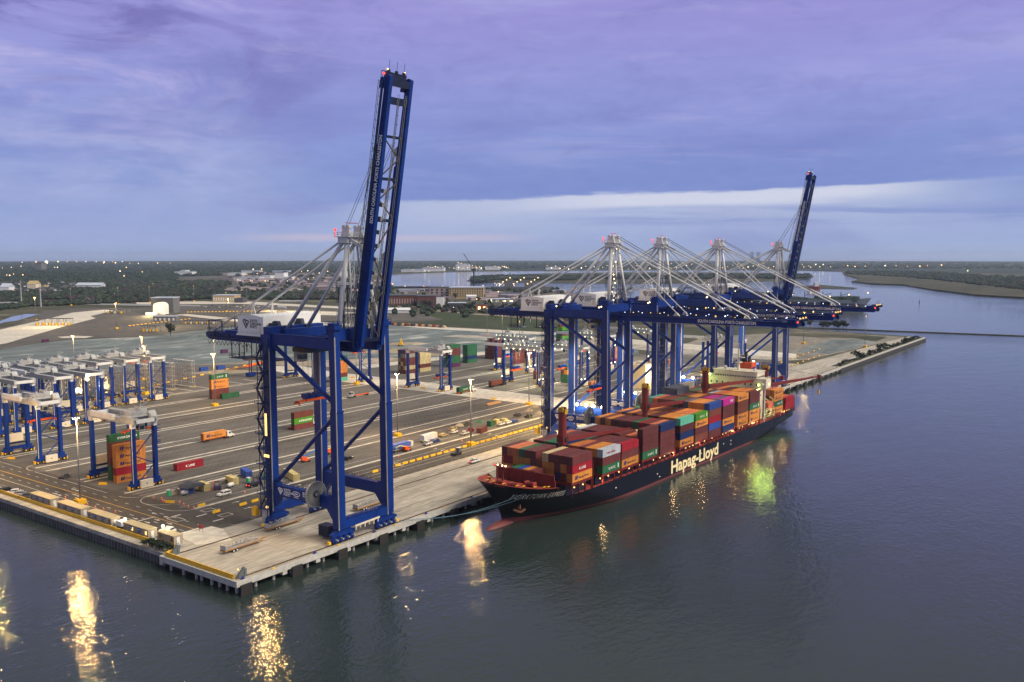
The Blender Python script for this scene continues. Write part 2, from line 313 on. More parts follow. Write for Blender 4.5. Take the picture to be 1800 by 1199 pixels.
# breakwater
bw=[(1372,575),(1420,576),(1480,578),(1560,581),(1680,585.5),(1800,590),(2000,598)]
m=MB()
c=[G(x,y,-2.8) for x,y in bw]
for i,(a,b) in enumerate(zip(c,c[1:])):
    d=(b-a).normalized(); n=Vector((-d.y,d.x,0)); w0=11 if i<2 else 3.2; w1=11 if i<1 else 3.2
    m.hexa([a-n*w0+Vector((0,0,-4)),b-n*w1+Vector((0,0,-4)),b+n*w1+Vector((0,0,-4)),a+n*w0+Vector((0,0,-4)),a-n*w0*.6+Vector((0,0,.2)),b-n*w1*.6+Vector((0,0,.2)),b+n*w1*.6+Vector((0,0,.2)),a+n*w0*.6+Vector((0,0,.2))])
o=ob('breakwater',m.mesh('breakwater',SCRUB)); tag(o,'long low rock breakwater running across the water behind the quay','breakwater')
for nm,pts in (('town_ground',[(400,487),(520,480),(650,484),(660,500),(560,514),(430,512),(395,498)]),('open_ground',[(305,486),(420,482),(440,487),(330,491)]),('open_ground',[(560,517),(660,514),(670,524),(560,524)]),('open_ground',[(690,512),(860,512),(990,520),(990,532),(860,526),(700,528)])): sheet(nm,[G(*p)[:2] for p in pts],-.21,GATEA)
# surfaces on the land
sheet('stone_lot',[G(*p)[:2] for p in [(-80,632),(0,614),(60,604),(120,597),(250,592),(300,586),(390,576),(470,572),(560,566),(690,570),(700,573),(860,581),(1010,594),(1120,612),(1130,640),(860,645),(760,650),(650,642),(440,642),(330,641),(230,652),(100,668),(-80,708)]],-.24,GRAVEL)
sheet('gate_area',[G(*p)[:2] for p in [(-60,640),(0,613),(60,603),(120,596),(250,591),(300,585),(390,575),(470,571),(560,565),(640,561),(690,566),(780,562),(730,549),(640,544),(560,541),(470,534),(300,537),(230,542),(150,541),(80,546),(30,570),(-60,590)]],-.20,GATEA)
o=lambda x,y:(x/7.5,450+y/7.5)
sheet('gate_plaza',[G(*p)[:2] for p in [(-40,590),o(0,970),o(170,930),o(620,830),o(950,745),o(1390,705),o(1500,720),o(1190,790),o(1260,820),o(870,920),o(310,1080),o(100,1145),(-40,612)]],-.16,PALEC)
for pts in ([(309,553),(330,552),(430,561),(560,566),(640,571),(640,574),(420,566)],[(455,548),(470,545),(640,549),(640,556),(520,552)],[(700,573),(760,574),(900,581),(1010,586),(1010,590),(900,586),(760,578)],[(240,531),(420,529),(640,541),(640,544),(420,534),(240,535)],[(1040,590),(1250,608),(1400,622),(1400,630),(1200,616),(1040,597)],[(100,592),(130,590),(165,591),(150,594),(110,594)]):
    sheet('concrete_lane',[G(*p)[:2] for p in pts],-.13,PALEC)
sheet('far_access_road',[G(*p)[:2] for p in [(-40,529),(120,532),(240,535),(352,537),(352,539.5),(240,538),(120,535.5),(-40,533)]],.6,M('grey_road',(.22,.23,.25),.85))
p_=lambda x,y:(660+x/7.5,450+y/7.5)
sheet('grass_field',[G(*q)[:2] for q in [p_(700,730),p_(1200,770),p_(1800,815),(1010,570),(1010,590),p_(1800,985),p_(1300,930),p_(900,870),p_(760,850)]],-.22,GRASS)
sheet('sandy_track',[G(*q)[:2] for q in [p_(560,705),p_(900,735),p_(1250,765),p_(1800,805),(1010,566),(1010,563),p_(1800,790),p_(1250,752),p_(900,720)]],-.19,SAND)
sheet('construction_sand',[G(*q)[:2] for q in [(340,668),(360,650),(440,642),(470,642),(640,652),(690,640),(740,648),(760,640),(690,628),(600,632),(480,634),(330,641),(230,652),(100,668),(-80,708),(-80,730),(120,690),(330,672)]],-.19,SAND)
sheet('pond',[G(*q)[:2] for q in [o(-60,900),o(0,860),o(150,800),o(340,763),o(515,765),o(400,800),o(220,852),o(60,872),o(-60,910)]],-.1,M('pond_water',(.10,.14,.2),.06,spec=.8))
sheet('peninsula_ground',[G(*q)[:2] for q in [(1180,612),(1240,592),(1400,583),(1560,590),(1596,592),(1420,632),(1250,640),(1160,630)]],-.23,blend_mat('peninsula_dirt',[(.3,(.13,.125,.12)),(.5,(.19,.18,.165)),(.7,(.27,.255,.23))],.01,.07,sx=1,sy=2,rot=.3))
sheet('peninsula_gravel',[G(*q)[:2] for q in [(1411,611),(1460,597),(1500,596),(1545,600),(1500,613),(1455,622),(1400,618)]],-.21,GRAVEL)
sheet('peninsula_scrub',[G(*q)[:2] for q in [(1390,584),(1500,588),(1560,592),(1540,600),(1500,594),(1440,593),(1385,590)]],-.18,SCRUB)
# yard
sheet('yard_pavement',[(9,42.5),(560,40),(575,60),(530,236),(470,275),(335,292),(322,335),(303,386),(272,420),(190,430),(110,400),(9,460)],-.02,ASPH)
sheet('cross_road',[(276,40.5),(305,40.4),(308,300),(318,345),(296,372),(276,300)],.02,PALEC)
sheet('side_road',[(560,60),(590,40),(640,300),(600,420),(575,420),(600,300)],-.1,CONC)
sheet('east_lane',[(330,292),(470,276),(530,238),(548,250),(478,292),(330,310)],-.06,PALEC)
sheet('yard_entry_road',[(9,42.6),(28.8,42.5),(33,60),(33.5,95),(30,120),(30,460),(9,460)],.01,ROADM)
sheet('truck_lanes',[(28.9,42.5),(552,40.2),(552,66),(35,67.5)],.0,ROADM)
# markings
MK=MB(); MZ=[.045]
def strip(x0,y0,x1,y1,w,z=None):
    d=Vector((x1-x0,y1-y0)).normalized(); n=Vector((-d.y,d.x))*w/2; z=z or MZ[0]
    MK.face([(x0-n.x,y0-n.y,z),(x1-n.x,y1-n.y,z),(x1+n.x,y1+n.y,z),(x0+n.x,y0+n.y,z)])
RW=MB()   # concrete runways of the gantry cranes
def runway(x0,x1,y,w=1.5): RW.face([(x0,y-w/2,.03),(x1,y-w/2,.03),(x1,y+w/2,.03),(x0,y+w/2,.03)])
for y,x0 in ((68.3,34),(95.6,33)): RW.box(x0,276,y-.6,y+.6,-.02,.16)
for y in (106.2,134.2,138.6,163.2,171.6,199.6,203.6,229.8,239.0,267.0,271.0,297.0): runway(31 if y<250 else 60,276,y)
for y in (106.2,132.2,136.2,161.8,170.6,197.2,201.2,227): runway(306,520,y)
for y in (68.3,78,95.6): runway(306,500,y,1.1)
struct('gantry_runways',RW,PALEC)
lane=lambda y,x0=32,x1=276:strip(x0,y,x1,y,.18)
MK.use(0)
for y in (74,98.6,102.4,166,168.6,232.5,236): lane(y)
for y in (48.5,52.5,57.2,61.4): lane(y,60,540)
FM=MB(); MKa=MK; MK=FM
for blk,(y0,rows) in enumerate(((108.5,7),(141.5,6),(174,7),(206,7),(241.5,7),(274,6))):
    for r in range(rows):
        x=40+(blk>2)*15
        while x<272: strip(x,y0+r*3.4+.6,x+1.5,y0+r*3.4+.6,.26); x+=3.2
for y0 in (71,75,79,83,87,91):
    x=110
    while x<270: strip(x,y0,x+1.3,y0,.22); x+=3.2
for y0 in (108,140,173,204):
    for r in range(7):
        x=312
        while x<505: strip(x,y0+r*3.4,x+1.5,y0+r*3.4,.26); x+=6.4
MK=MKa; struct('slot_marks',FM,M('slot_mark_faint',(.21,.19,.17),.8,0,.4,.05))
strip(14.6,74,14.6,440,.22); strip(10.4,46,10.4,440,.1)
for y in range(50,440,7): strip(17.6,y,17.6,y+2.4,.22); strip(24.2,y,24.2,y+2.4,.22)
strip(27.6,112,27.6,165,.22); strip(27.6,176,27.6,440,.22); strip(16,48.5,22,48.5,.9); strip(15,71,21,71,.6); strip(24,66.4,27.5,66.4,.7); strip(29,51,33,51,.7); strip(29,60,33,60,.7)
def arc(cx,cy,r,a0,a1,n=10,w=.22):
    p=[(cx+r*math.cos(math.radians(a0+(a1-a0)*k/n)),cy+r*math.sin(math.radians(a0+(a1-a0)*k/n))) for k in range(n+1)]
    for a,b in zip(p,p[1:]): strip(*a,*b,w)
arc(36,104,8.4,180,270); arc(36,88,8.4,90,250); strip(27.6,88,27.6,76,.22); arc(36,76,8.4,180,255); arc(36,170,8.4,90,270)
def arrow(x,y,dx,dy,l=3.2):
    n=(-dy,dx); a=(x+dx*l,y+dy*l); z=MZ[0]
    strip(x,y,x+dx*l*.6,y+dy*l*.6,.3)
    MK.face([(x+dx*l*.55-n[0]*.6,y+dy*l*.55-n[1]*.6,z),(x+dx*l*.55+n[0]*.6,y+dy*l*.55+n[1]*.6,z),(a[0],a[1],z)])
for y in (62,69,118,121): arrow(19.4,y,0,-1); arrow(23,y+4,0,1); arrow(16,y+7,0,-1)
for x in (44,58,72,120,150,190,240,330): arrow(x,54.7,1,0); arrow(x+5,59.3,-1,0); arrow(x+2,64,1,0)
def rect(x0,x1,y0,y1,w=.25): strip(x0,y0,x1,y0,w); strip(x1,y0,x1,y1,w); strip(x1,y1,x0,y1,w); strip(x0,y1,x0,y0,w)
rect(22,25,60,66); rect(34,38,52.5,55.5); rect(34,38,62,65)
for k in range(14): strip(30+k*4.2,44.3,33+k*4.2,39.8,.12,.05)
for k in range(8):
    x=178+k*13; strip(x,300,x,318,.7,.06); strip(x,300,x+12,300,.5,.06)
struct('pavement_markings',MK,M('marking_white',(.62,.6,.56),.7,0,.15,.5))
YK=MB(); MK0=MK; MK=YK; strip(20.6,49,20.6,440,.28); strip(24.4,76,24.4,60,.0001)
for k in range(30): strip(45+k*4.6,38.6,48.2+k*4.6,43.2,.14,.05)
for k in range(20): strip(360+k*6,47,363+k*6,44,.3,.05)
MK=MK0; struct('yellow_markings',YK,M('marking_yellow',srgb(200,158,72),.7,0,.15,.5))
TM_=MB(); qq=random.Random(8); MK=TM_
for i in range(110):
    y=qq.choice((72,76,80,84,88,92,97,100,104,111,116,122,128,144,150,157,165,169,180,188,196,208,216,225,234,246,256,286,50,54,59,63))+qq.uniform(-1.5,1.5); x=qq.uniform(34,250); l=qq.uniform(12,60); dy=qq.uniform(-1.2,1.2)
    for o_ in (0,1.9): strip(x,y+o_,min(x+l,275),y+o_+dy,.28,.036)
for i in range(26):
    y=qq.uniform(46,170); x=qq.uniform(11,26); 
    for o_ in (0,1.9): strip(x+o_,y,x+o_+qq.uniform(-.6,.6),y+qq.uniform(10,30),.26,.036)
for i in range(22):
    y=qq.uniform(5,38); x=qq.uniform(5,150)
    for o_ in (0,1.9): strip(x,y+o_,x+qq.uniform(10,30),y+o_+qq.uniform(-.8,.8),.24,.03)
MK=MK0; struct('tyre_marks',TM_,M('tyre_dark',(.055,.052,.05),.8,0,.35,.3))
# ---- wharf
m=MB(); m.use(0).face([(0,0,0),(558,0,0),(558,41,0),(9,43.2,0),(2.2,43.2,0),(2.2,34.3,0),(0,34.3,0)])
o1=struct('wharf_deck',m,CONC)
FASC=M('fascia_concrete',(.40,.40,.39),.8,0,.2,.6)
m=MB(); m.box(-.25,558,-.35,-.003,-1.5,.18); m.box(-.25,-.003,-.003,34.5,-1.5,.16); m.box(0,558,0,33.9,-1.2,-.02)
for k in range(46): m.box(3+k*12.1,4.6+k*12.1,-.2,1.4,-2.6,-1.2)
m.box(-.3,2.2,33.6,35,-2.4,.17); struct('wharf_fascia',m,FASC)
m=MB()
for k in range(92):
    for y in (1.6,9,17): m.cyl((1.2+k*6.05,y,-9),(1.2+k*6.05,y,-1.2),.45,n=8,cap=False)
for y in (5.2,12,19,25,31): m.cyl((.9,y,-9),(.9,y,-1.2),.45,n=8,cap=False)
struct('wharf_piles',m,M('pile_concrete',(.36,.36,.35),.8,0,.25,.5))
m=MB(); m.box(2,556,24,33.9,-8,-1.3); struct('wharf_back_wall',m,M('underdeck_shade_dark',(.03,.03,.03),.7,0,.3,.4))  # near-black colour stands in for the shade beneath the deck
for y in (2.1,32.6):
    m=MB(); m.box(2,556,y-.45,y-.12,.004,.03); m.box(2,556,y+.12,y+.45,.004,.03); m.box(2,556,y-.07,y+.07,.004,.14); struct('crane_rail',m,M('rail_steel',(.10,.075,.06),.5,.5,.3,.5))
sheet('new_concrete_patch',[G(*p)[:2] for p in [(310,940),(372,925),(392,930),(408,950),(345,958)]],.017,PALEC)
# expansion joints of the deck
m=MB()
for y in (5.5,11.5,18,24.5,30,36.2): m.face([(0,y-.06,.006),(556,y-.06,.006),(556,y+.06,.006),(0,y+.06,.006)])
for k in range(1,46): m.face([(k*12.1,4.4,.008),(k*12.1+.1,4.4,.008),(k*12.1+.1,42,.008),(k*12.1,42,.008)])
struct('deck_joints',m,M('joint_dark',(.13,.12,.11),.9))
# bulkhead walkway, sheet piles
m=MB(); m.box(1.6,4.4,34.9,470,-1.2,.1); m.box(4.4,9,43.3,470,-.3,.02); struct('bulkhead_walk',m,CONC)
m=MB(); y=35
while y<330:
    m.hexa([(1.95,y,-8),(2.2,y,-8),(2.2,y+1.4,-8),(1.95,y+1.4,-8),(1.95,y,-1.1),(2.2,y,-1.1),(2.2,y+1.4,-1.1),(1.95,y+1.4,-1.1)]); m.hexa([(1.55,y+.35,-8),(1.95,y+.2,-8),(1.95,y+1.2,-8),(1.55,y+1.05,-8),(1.55,y+.35,-1.1),(1.95,y+.2,-1.1),(1.95,y+1.2,-1.1),(1.55,y+1.05,-1.1)]); y+=1.75
struct('sheet_pile_wall',m,M('sheet_pile_steel',(.12,.12,.13),.6,.3,.4,.6,streak=1))
# quay extension past the wharf (right, far)
m=MB(); m.use(0).box(556,868,-.4,12,-7,-.05); struct('quay_extension',m,FASC)
m=MB(); m.face([(556,12,-.03),(868,8,-.03),(868,17,-.03),(556,31,-.03)]); struct('quay_extension_deck',m,CONC)
m=MB(); m.box(555.6,870,-.6,-.41,-7,-1.0); struct('extension_sheet_piles',m,M('dark_pile',(.035,.035,.04),.7))
m=MB(); m.face([(560,1.2,-.02),(866,1.2,-.02),(866,7,-.02),(560,9,-.02)]); struct('edge_scrub',m,SCRUB)
# spoil heaps on the lot
hp=MB(); r2=random.Random(3)
def heap(cx,cy,rx,ry,h,rot,name):
    m=MB(); n=22; rings=6; i0=0; c,s=math.cos(rot),math.sin(rot); V=[]
    for a in range(rings+1):
        t=a/rings
        for b in range(n):
            ph=2*math.pi*b/n; rr=t*(1+.22*math.sin(3*ph+cx)+.12*math.sin(7*ph+cy)); z=h*(1-t**1.6)*(.75+.25*math.sin(5*ph+cy+t*4))
            x,y=rx*rr*math.cos(ph),ry*rr*math.sin(ph); V.append((cx+x*c-y*s,cy+x*s+y*c,-.24+max(0,z)))
    m.v=V
    for a in range(rings):
        for b in range(n): m.f.append((a*n+b,(a+1)*n+b,(a+1)*n+(b+1)%n,a*n+(b+1)%n)); m.m.append(0)
    return m
for i,(px,py,rx,ry,h,lab) in enumerate([(700,618,34,9,3,'pale rubble heap spread beyond the tall boxes left of centre'),(745,624,26,7,2.5,'small pale rubble heap to the right of the excavator'),(350,594,60,16,3,'long low dark earth mound behind the light mast on the stone lot'),(430,590,40,10,2,'flat grey earth mound below the rear end of the nearest crane'),(395,655,30,7,2.4,'brown sand heap behind the two blue boxes on the yard edge'),(180,604,46,7,1.8,'narrow dark earth ridge along the upper left edge of the stone lot'),(705,605,30,8,2.2,'rubble ridge seen between the raised boom and the far containers')]):
    p=G(px,py); o2=ob('earth_mound',heap(p.x,p.y,rx,ry,h,-.75,'x').mesh('mound',SAND if i not in(2,3,5) else GRAVEL,True)); tag(o2,lab,'mound')
# ================================================================ SHIP TO SHORE CRANES
ZG0,ZG1=57.2,60.2        # girder underside / top
def sc_logo(mat,parent,o,r,u,h,name='emblem'):
    "shield outline with a diagonal band"
    o=Vector(o); r=Vector(r); u=Vector(u); P=lambda x,y:o+r*(x*h)+u*(y*h); m=MB()
    out=[(0,.78),(.22,1),(.98,.84),(1.0,.62),(.56,0),(.46,.08)]
    inn=[(.14,.74),(.27,.86),(.84,.74),(.85,.64),(.55,.22),(.5,.24)]
    for i in range(6):
        j=(i+1)%6; m.face([P(*out[i]),P(*out[j]),P(*inn[j]),P(*inn[i])])
    m.face([P(.27,.84),P(.46,.8),P(.74,.5),P(.62,.34)]); m.face([P(.14,.72),P(.24,.68),P(.54,.3),P(.5,.24)])
    return ob(name,m.mesh(name,mat),parent)
def sts_base():
    t=thing('quay_crane','nearest and tallest-looking blue quay crane, boom raised, standing alone at the wharf end','gantry crane',(38.5,2.1,0),group='ship to shore cranes')
    LX=20.7; LY=30.5
    for x in (0,LX):
        m=MB(); m.beam((x,0,5.5),(x,.2,40),2.3,3.3,up=(0,1,0)); m.beam((x,.2,40),(x,.9,66),2.2,2.6,up=(0,1,0)); m.box(x-1.2,x+1.2,-1.7,1.7,39.7,40.1)
        m.use(1).beam((x-1.3,-1.35,4.2),(x-1.3,-.9,62),.28,.3); part('leg',m,[BLUE,GREY],t)
        m=MB(); m.beam((x,LY,5.5),(x,LY,58),2.4,3.6,up=(0,1,0)); m.box(x-1.4,x+1.4,LY-2.2,LY+2.2,56,61.2); m.use(1).beam((x-1.34,LY-1.7,5),(x-1.34,LY-1.7,57),.26,.3); part('leg',m,[BLUE,GREY],t)
        # portal tie
        m=MB(); m.box(x-1,x+1,1.6,LY-1.8,10.2,13.8); m.extr([(1.6,10.2),(1.6,6.5),(4.6,10.2)],'x',x-1,x+1); m.extr([(LY-1.8,10.2),(LY-4.8,10.2),(LY-1.8,6.5)],'x',x-1,x+1)
        m.box(x-1.06,x+1.06,1.3,3.2,9.2,14.4).box(x-1.06,x+1.06,LY-3.4,LY-1.6,9.2,14.4); part('portal_tie',m,BLUE,t)
        m=MB(); m.rail([(x-.9,3,13.8),(x-.9,LY-3,13.8)]); m.rail([(x+.9,3,13.8),(x+.9,LY-3,13.8)]); part('walkway_rail',m,NAVY,t)
        m=MB(); m.box(x-.9,x+.9,1.2,LY-1.5,58.2,61.3); m.beam((x-.5,3,61.5),(x-.5,LY-1,61.5),1.0,.5); part('upper_portal_beam',m,BLUE,t)
        m=MB(); m.cyl((x,LY-2.4,58),(x,1.2,42.2),.72,n=10); m.cyl((x,1.2,38.2),(x,LY-2.2,14.4),.66,n=10); m.ball((x,1.4,40.2),1.0); part('diagonal_brace',m,BLUE,t)
    for y in (0,LY):
        m=MB(); m.box(-1.4,LX+1.4,y-1.3,y+1.3,4.4,7.0) if y else m.box(-1.4,LX+1.4,y-1.3,y+1.3,4.2,6.8)
        m.box(1,LX-1,y-1.0,y+1.0,7.0,7.1); part('sill_beam',m,BLUE,t)
        m=MB(); m.rail([(0,y-1.2,7),(LX,y-1.2,7)]); part('walkway_rail',m,NAVY,t)
        for c in (1.2,LX-1.2):
            m=MB(); m.extr([(c-4.6,3.1),(c-1.2,4.5),(c+1.2,4.5),(c+4.6,3.1),(c+4.6,2.3),(c-4.6,2.3)],'y',y-.75,y+.75)
            for k in (-3.4,-1.2,1.2,3.4)[0:4]:
                m.extr([(c+k-.95,1.1),(c+k-.4,2.5),(c+k+.4,2.5),(c+k+.95,1.1),(c+k+.8,.5),(c+k-.8,.5)],'y',y-.6,y+.6)
                m.use(1)
                for d in (-.5,.5): m.cyl((c+k+d,y-.35,.48),(c+k+d,y+.35,.48),.42,n=10)
                m.use(2).cyl((c+k,y-.9,1.5),(c+k,y-1.8,1.5),.28,n=8).use(0)
            e=c-5.4 if c<5 else c+5.4; m.use(3).box(min(e,e+.0)-.4,e+.4,y-.5,y+.5,.5,1.2).use(0)
            part('travel_bogie',m,[BLUE,DARK,GREY,YEL],t)
    # hydraulic hose loops on the waterside sill
    m=MB()
    m.beam((5,-1.5,4.1),(15.5,-1.5,4.4),.3,.5)
    for k in range(6): m.beam((5.4+k*1.9,-1.5,4.1),(5.2+k*1.9,-1.6,2.9+.3*(k%2)),.3)
    part('cable_tray',m,CREAM,t)
    m=MB(); m.box(-.6,2.6,4.2,8.6,.8,4.2)
    for k in range(7): m.box(-.68,-.6,4.5+k*.6,4.7+k*.6,1,4)
    part('equipment_cabin',m,NAVY,t)
    # cable reel: radial spokes
    m=MB(); cx,cy,cz=-2.4,7.4,14.2
    for k in range(32):
        a=2*math.pi*k/32; d=Vector((math.cos(a),0,math.sin(a))); m.beam(Vector((cx,cy,cz))+d*.5,Vector((cx,cy,cz))+d*3.9,.3,.16,up=(0,1,0))
    m.cyl((cx,cy-.5,cz),(cx,cy+.9,cz),.6,n=12); m.use(1).cyl((cx,cy+.7,cz),(cx,cy+.8,cz),3.6,n=24)
    for k in range(24):
        a=2*math.pi*k/24; b=2*math.pi*(k+1)/24; m.use(0).beam((cx+3.9*math.cos(a),cy,cz+3.9*math.sin(a)),(cx+3.9*math.cos(b),cy,cz+3.9*math.sin(b)),.25,.5,up=(0,1,0))
    part('cable_reel',m,[M('reel_grey',(.22,.23,.24),.45,.3),NAVY],t)
    # writing on the near portal tie
    s=t; ox=-1.04; R=(0,-1,0); U=(0,0,1)
    sc_logo(LETW,s,(ox,LY-3.9,10.9),R,U,2.3)
    text('lettering','SOUTH\nCAROLINA\nPORTS',.95,LETW,s,(ox,LY-6.7,12.5),R,U)
    m=MB(); pr=None
    for a in range(20):
        p,q=[(ox,LY-12.6-1.7*math.cos(w),12.2+.8*math.sin(w)) for w in (2*math.pi*a/20,2*math.pi*(a+1)/20)]
        p2,q2=[(ox,LY-12.6-1.5*math.cos(w),12.2+.62*math.sin(w)) for w in (2*math.pi*a/20,2*math.pi*(a+1)/20)]; m.face([p,q,q2,p2])
    part('emblem',m,LETW,s); text('lettering','ZPMC',.7,LETW,s,(ox,LY-11.6,11.95),R,U); text('lettering','SHANGHAI',.45,LETW,s,(ox,LY-11.4,10.9),R,U)
    text('lettering','MAX. CRANE\nMAX RATED LOAD\nALL WIND SPEED',.62,LETW,s,(ox,LY-15.6,12.9),R,U); text('lettering','65\n50\n75',.62,LETW,s,(ox,LY-21.6,12.9),R,U)
    # stair tower on the landside near leg
    m=MB(); x0,x1,y0,y1=-4.4,-1.5,LY-1.2,LY+1.9
    for x in (x0+1.2,x1):
        for y in (y0,y1): m.beam((x,y,3),(x,y,60),.2)
    k=0; z=6
    while z<58:
        m.box(x0,x1+.2,y0-.2,y1+.2,z,z+.14); m.rail([(x0,y1+.2,z),(x0,y0-.2,z),(x1,y0-.2,z)],1.1,1.2,.09)
        m.beam((x0+.9,y0 if k%2 else y1,z),(x0+.9,y1 if k%2 else y0,z+4.6),.7,.18); m.beam((x0+.5,y0 if k%2 else y1,z+1),(x0+.5,y1 if k%2 else y0,z+5.6),.1,.1)
        for a in range(3): m.beam((x1,y0,z+a*1.6),(x1,y1,z+a*1.6+1.5),.1)
        m.beam((x0+1.2,y0,z),(x1,y0,z+4.8),.11); m.beam((x1,y0,z),(x0+1.2,y0,z+4.8),.11)
        z+=4.8; k+=1
    part('stair_tower',m,M('stair_blue',srgb(10,34,84),.5,0,.2,.6),t)
    m=MB(); m.cyl((-2.6,LY+.4,2.2),(-2.6,LY+.4,6),1.15,n=10); part('elevator_base',m,GREY,t)
    m=MB(); m.box(-4.6,-3.2,LY+3.0,LY+4.8,3.4,6.2); part('power_cabinet',m,YEL,t)
    m=MB(); m.ball((-3.0,LY-.9,6.6),.5); part('leg_lamp',m,LAMP,t)
    # upper cross beams
    m=MB(); m.box(-.8,LX+.8,-.2,2.0,60.9,64.2); part('waterside_cross_beam',m,BLUE,t)
    m=MB(); m.box(-.8,LX+.8,LY-1.4,LY+1.4,60.3,63.6); m.box(2,LX-2,LY-6,LY-4.6,60.2,63); part('landside_cross_beam',m,BLUE,t)
    for x in (0,LX):
        m=MB(); m.box(x-1.5,x+1.5,-1.2,2.8,64.2,65.4); m.rail([(x-1.5,-1.2,65.4),(x-1.5,2.8,65.4),(x+1.5,2.8,65.4),(x+1.5,-1.2,65.4),(x-1.5,-1.2,65.4)],1.1,1.4,.09); part('tower_platform',m,BLUE,t)
    # trolley girders
    for x in (6.15,14.55):
        m=MB(); m.box(x-.9,x+.9,-3.5,66.5,ZG0,ZG1); m.extr([(66.5,ZG0),(66.5,ZG1),(70.2,ZG1-.4),(70.6,ZG1-1.4),(69,ZG0+.3)],'x',x-.9,x+.9)
        m.box(x-.5,x+.5,38,60,ZG1,ZG1+.5); part('trolley_girder',m,BLUE,t)
    m=MB()
    for y in (66,58,36,27,18,9): m.box(5,15.6,y-.5,y+.5,ZG0+1,ZG0+2.4)
    for y0 in (58,50): m.beam((7,y0,ZG0+1.6),(13.8,y0+8,ZG0+1.6),.5)
    for x in (4.9,15.8):
        m.box(x-.5,x+.5,-3,69,ZG0+.9,ZG0+1.05); m.rail([(x+(.5 if x>9 else -.5),-3,ZG0+1.05),(x+(.5 if x>9 else -.5),69,ZG0+1.05)],1.1,3,.09)
    part('girder_bracing',m,NAVY,t)
    m=MB()      # hanging service platforms and festoon under the back reach
    for y in (48,52,56): m.beam((5,y,ZG0),(5,y,ZG0-5.5 if y>50 else ZG0-3),.25); m.beam((10,y,ZG0),(10,y,ZG0-5.5 if y>50 else ZG0-3),.25)
    m.box(4.6,10.4,50,57,ZG0-5.6,ZG0-5.4); m.rail([(4.6,50,ZG0-5.4),(4.6,57,ZG0-5.4),(10.4,57,ZG0-5.4)],1.1,1.5,.1); m.box(4.2,10.6,33,42,ZG0-5.2,ZG0-4.9); m.rail([(4.2,33,ZG0-4.9),(4.2,42,ZG0-4.9)],1.1,1.5,.1)
    for y in (34,41): m.beam((5,y,ZG0),(5,y,ZG0-5),.3)
    for y in range(44,68,2): m.beam((4.2,y,ZG0),(4.2,y+.9,ZG0-1.4),.12); m.beam((4.2,y+.9,ZG0-1.4),(4.2,y+2,ZG0),.12)
    part('service_platform',m,NAVY,t)
    m=MB(); m.box(4.6,16,60.5,68.5,ZG1-.3,ZG1-.1)
    for x in (5,15.6):
        for y in (61,68.2): m.beam((x,y,ZG1),(x,y,ZG1+3.6),.3)
        m.beam((x,61,ZG1+3.6),(x,68.2,ZG1+3.6),.3)
    m.beam((5,68.2,ZG1+3.6),(15.6,68.2,ZG1+3.6),.3); m.rail([(4.6,60.5,ZG1),(4.6,68.5,ZG1),(16,68.5,ZG1)],1.1,1.5,.1); part('rear_maintenance_frame',m,NAVY,t)
    # machinery house
    hx0,hx1,hy0,hy1,hz0,hz1=1.5,25.5,34.8,47.6,60.6,66.3
    m=MB(); m.extr([(hy0,hz0),(hy1,hz0),(hy1,hz1),((hy0+hy1)/2,hz1+.7),(hy0,hz1)],'x',hx0,hx1); m.box(hx0-.3,hx1+.3,hy0-.6,hy1+.6,hz0-.5,hz0-.02); hs=part('machinery_house',m,M('house_white',(.70,.72,.74),.5,0,.06,.2,streak=1),t)
    m=MB(); m.rail([(hx0,hy1,hz1),(hx0,hy0,hz1),(hx1,hy0,hz1),(hx1,hy1,hz1)],1.0,2,.06); m.rail([(hx0-.3,hy1,hz0),(hx0-.3,hy0-.5,hz0),(hx1,hy0-.5,hz0)],1.0,1.6,.07); ob('roof_rail',m.mesh('roof_rail',WHITE),hs)
    m=MB(); m.box(hx0-.05,hx0,hy0+1,hy0+2.1,hz0+.2,hz0+2.6); ob('door',m.mesh('door',CREAM),hs)
    sc_logo(LETK,hs,(hx0-.04,hy1-2.4,hz0+1.7),(0,-1,0),(0,0,1),3.2)
    text('lettering','SOUTH\nCAROLINA\nPORTS',1.15,LETK,hs,(hx0-.04,hy1-6.1,hz0+4.0),(0,-1,0),(0,0,1),bold=.03)
    # blue gallery between house and a frame
    m=MB(); m.box(4,17,28,34.3,ZG1,62.6); m.box(3,5.4,31.6,34.2,62.6,64.4); m.box(12,19,25,28,ZG1,61.8); m.rail([(4,28,62.6),(4,34.3,62.6)],1,1.5,.09); m.rail([(3.4,2.2,60.4),(3.4,28,60.4)],1,2,.09); m.box(3,4.4,2,28,60.2,60.4); m.extr([(30,ZG1),(36.4,ZG1),(34,65.3),(32,65.3)],'x',14.2,15.6); m.extr([(30,ZG1),(36.4,ZG1),(34,65),(32,65)],'x',4.6,6); part('drive_gallery',m,NAVY,t)
    # white a frame
    A=Vector((10.35,3.2,91.2))
    m=MB()
    for sx in (-1,1):
        m.cyl((10.35+sx*8.0,.9,65.4),(10.35+sx*2.6,2.4,90),.80,.66,n=12)
        m.cyl((10.35+sx*4.2,3.0,62),(10.35+sx*2.4,3.6,89.5),.34,n=8)
    part('a_frame_front_legs',m,WHITE,t,True)
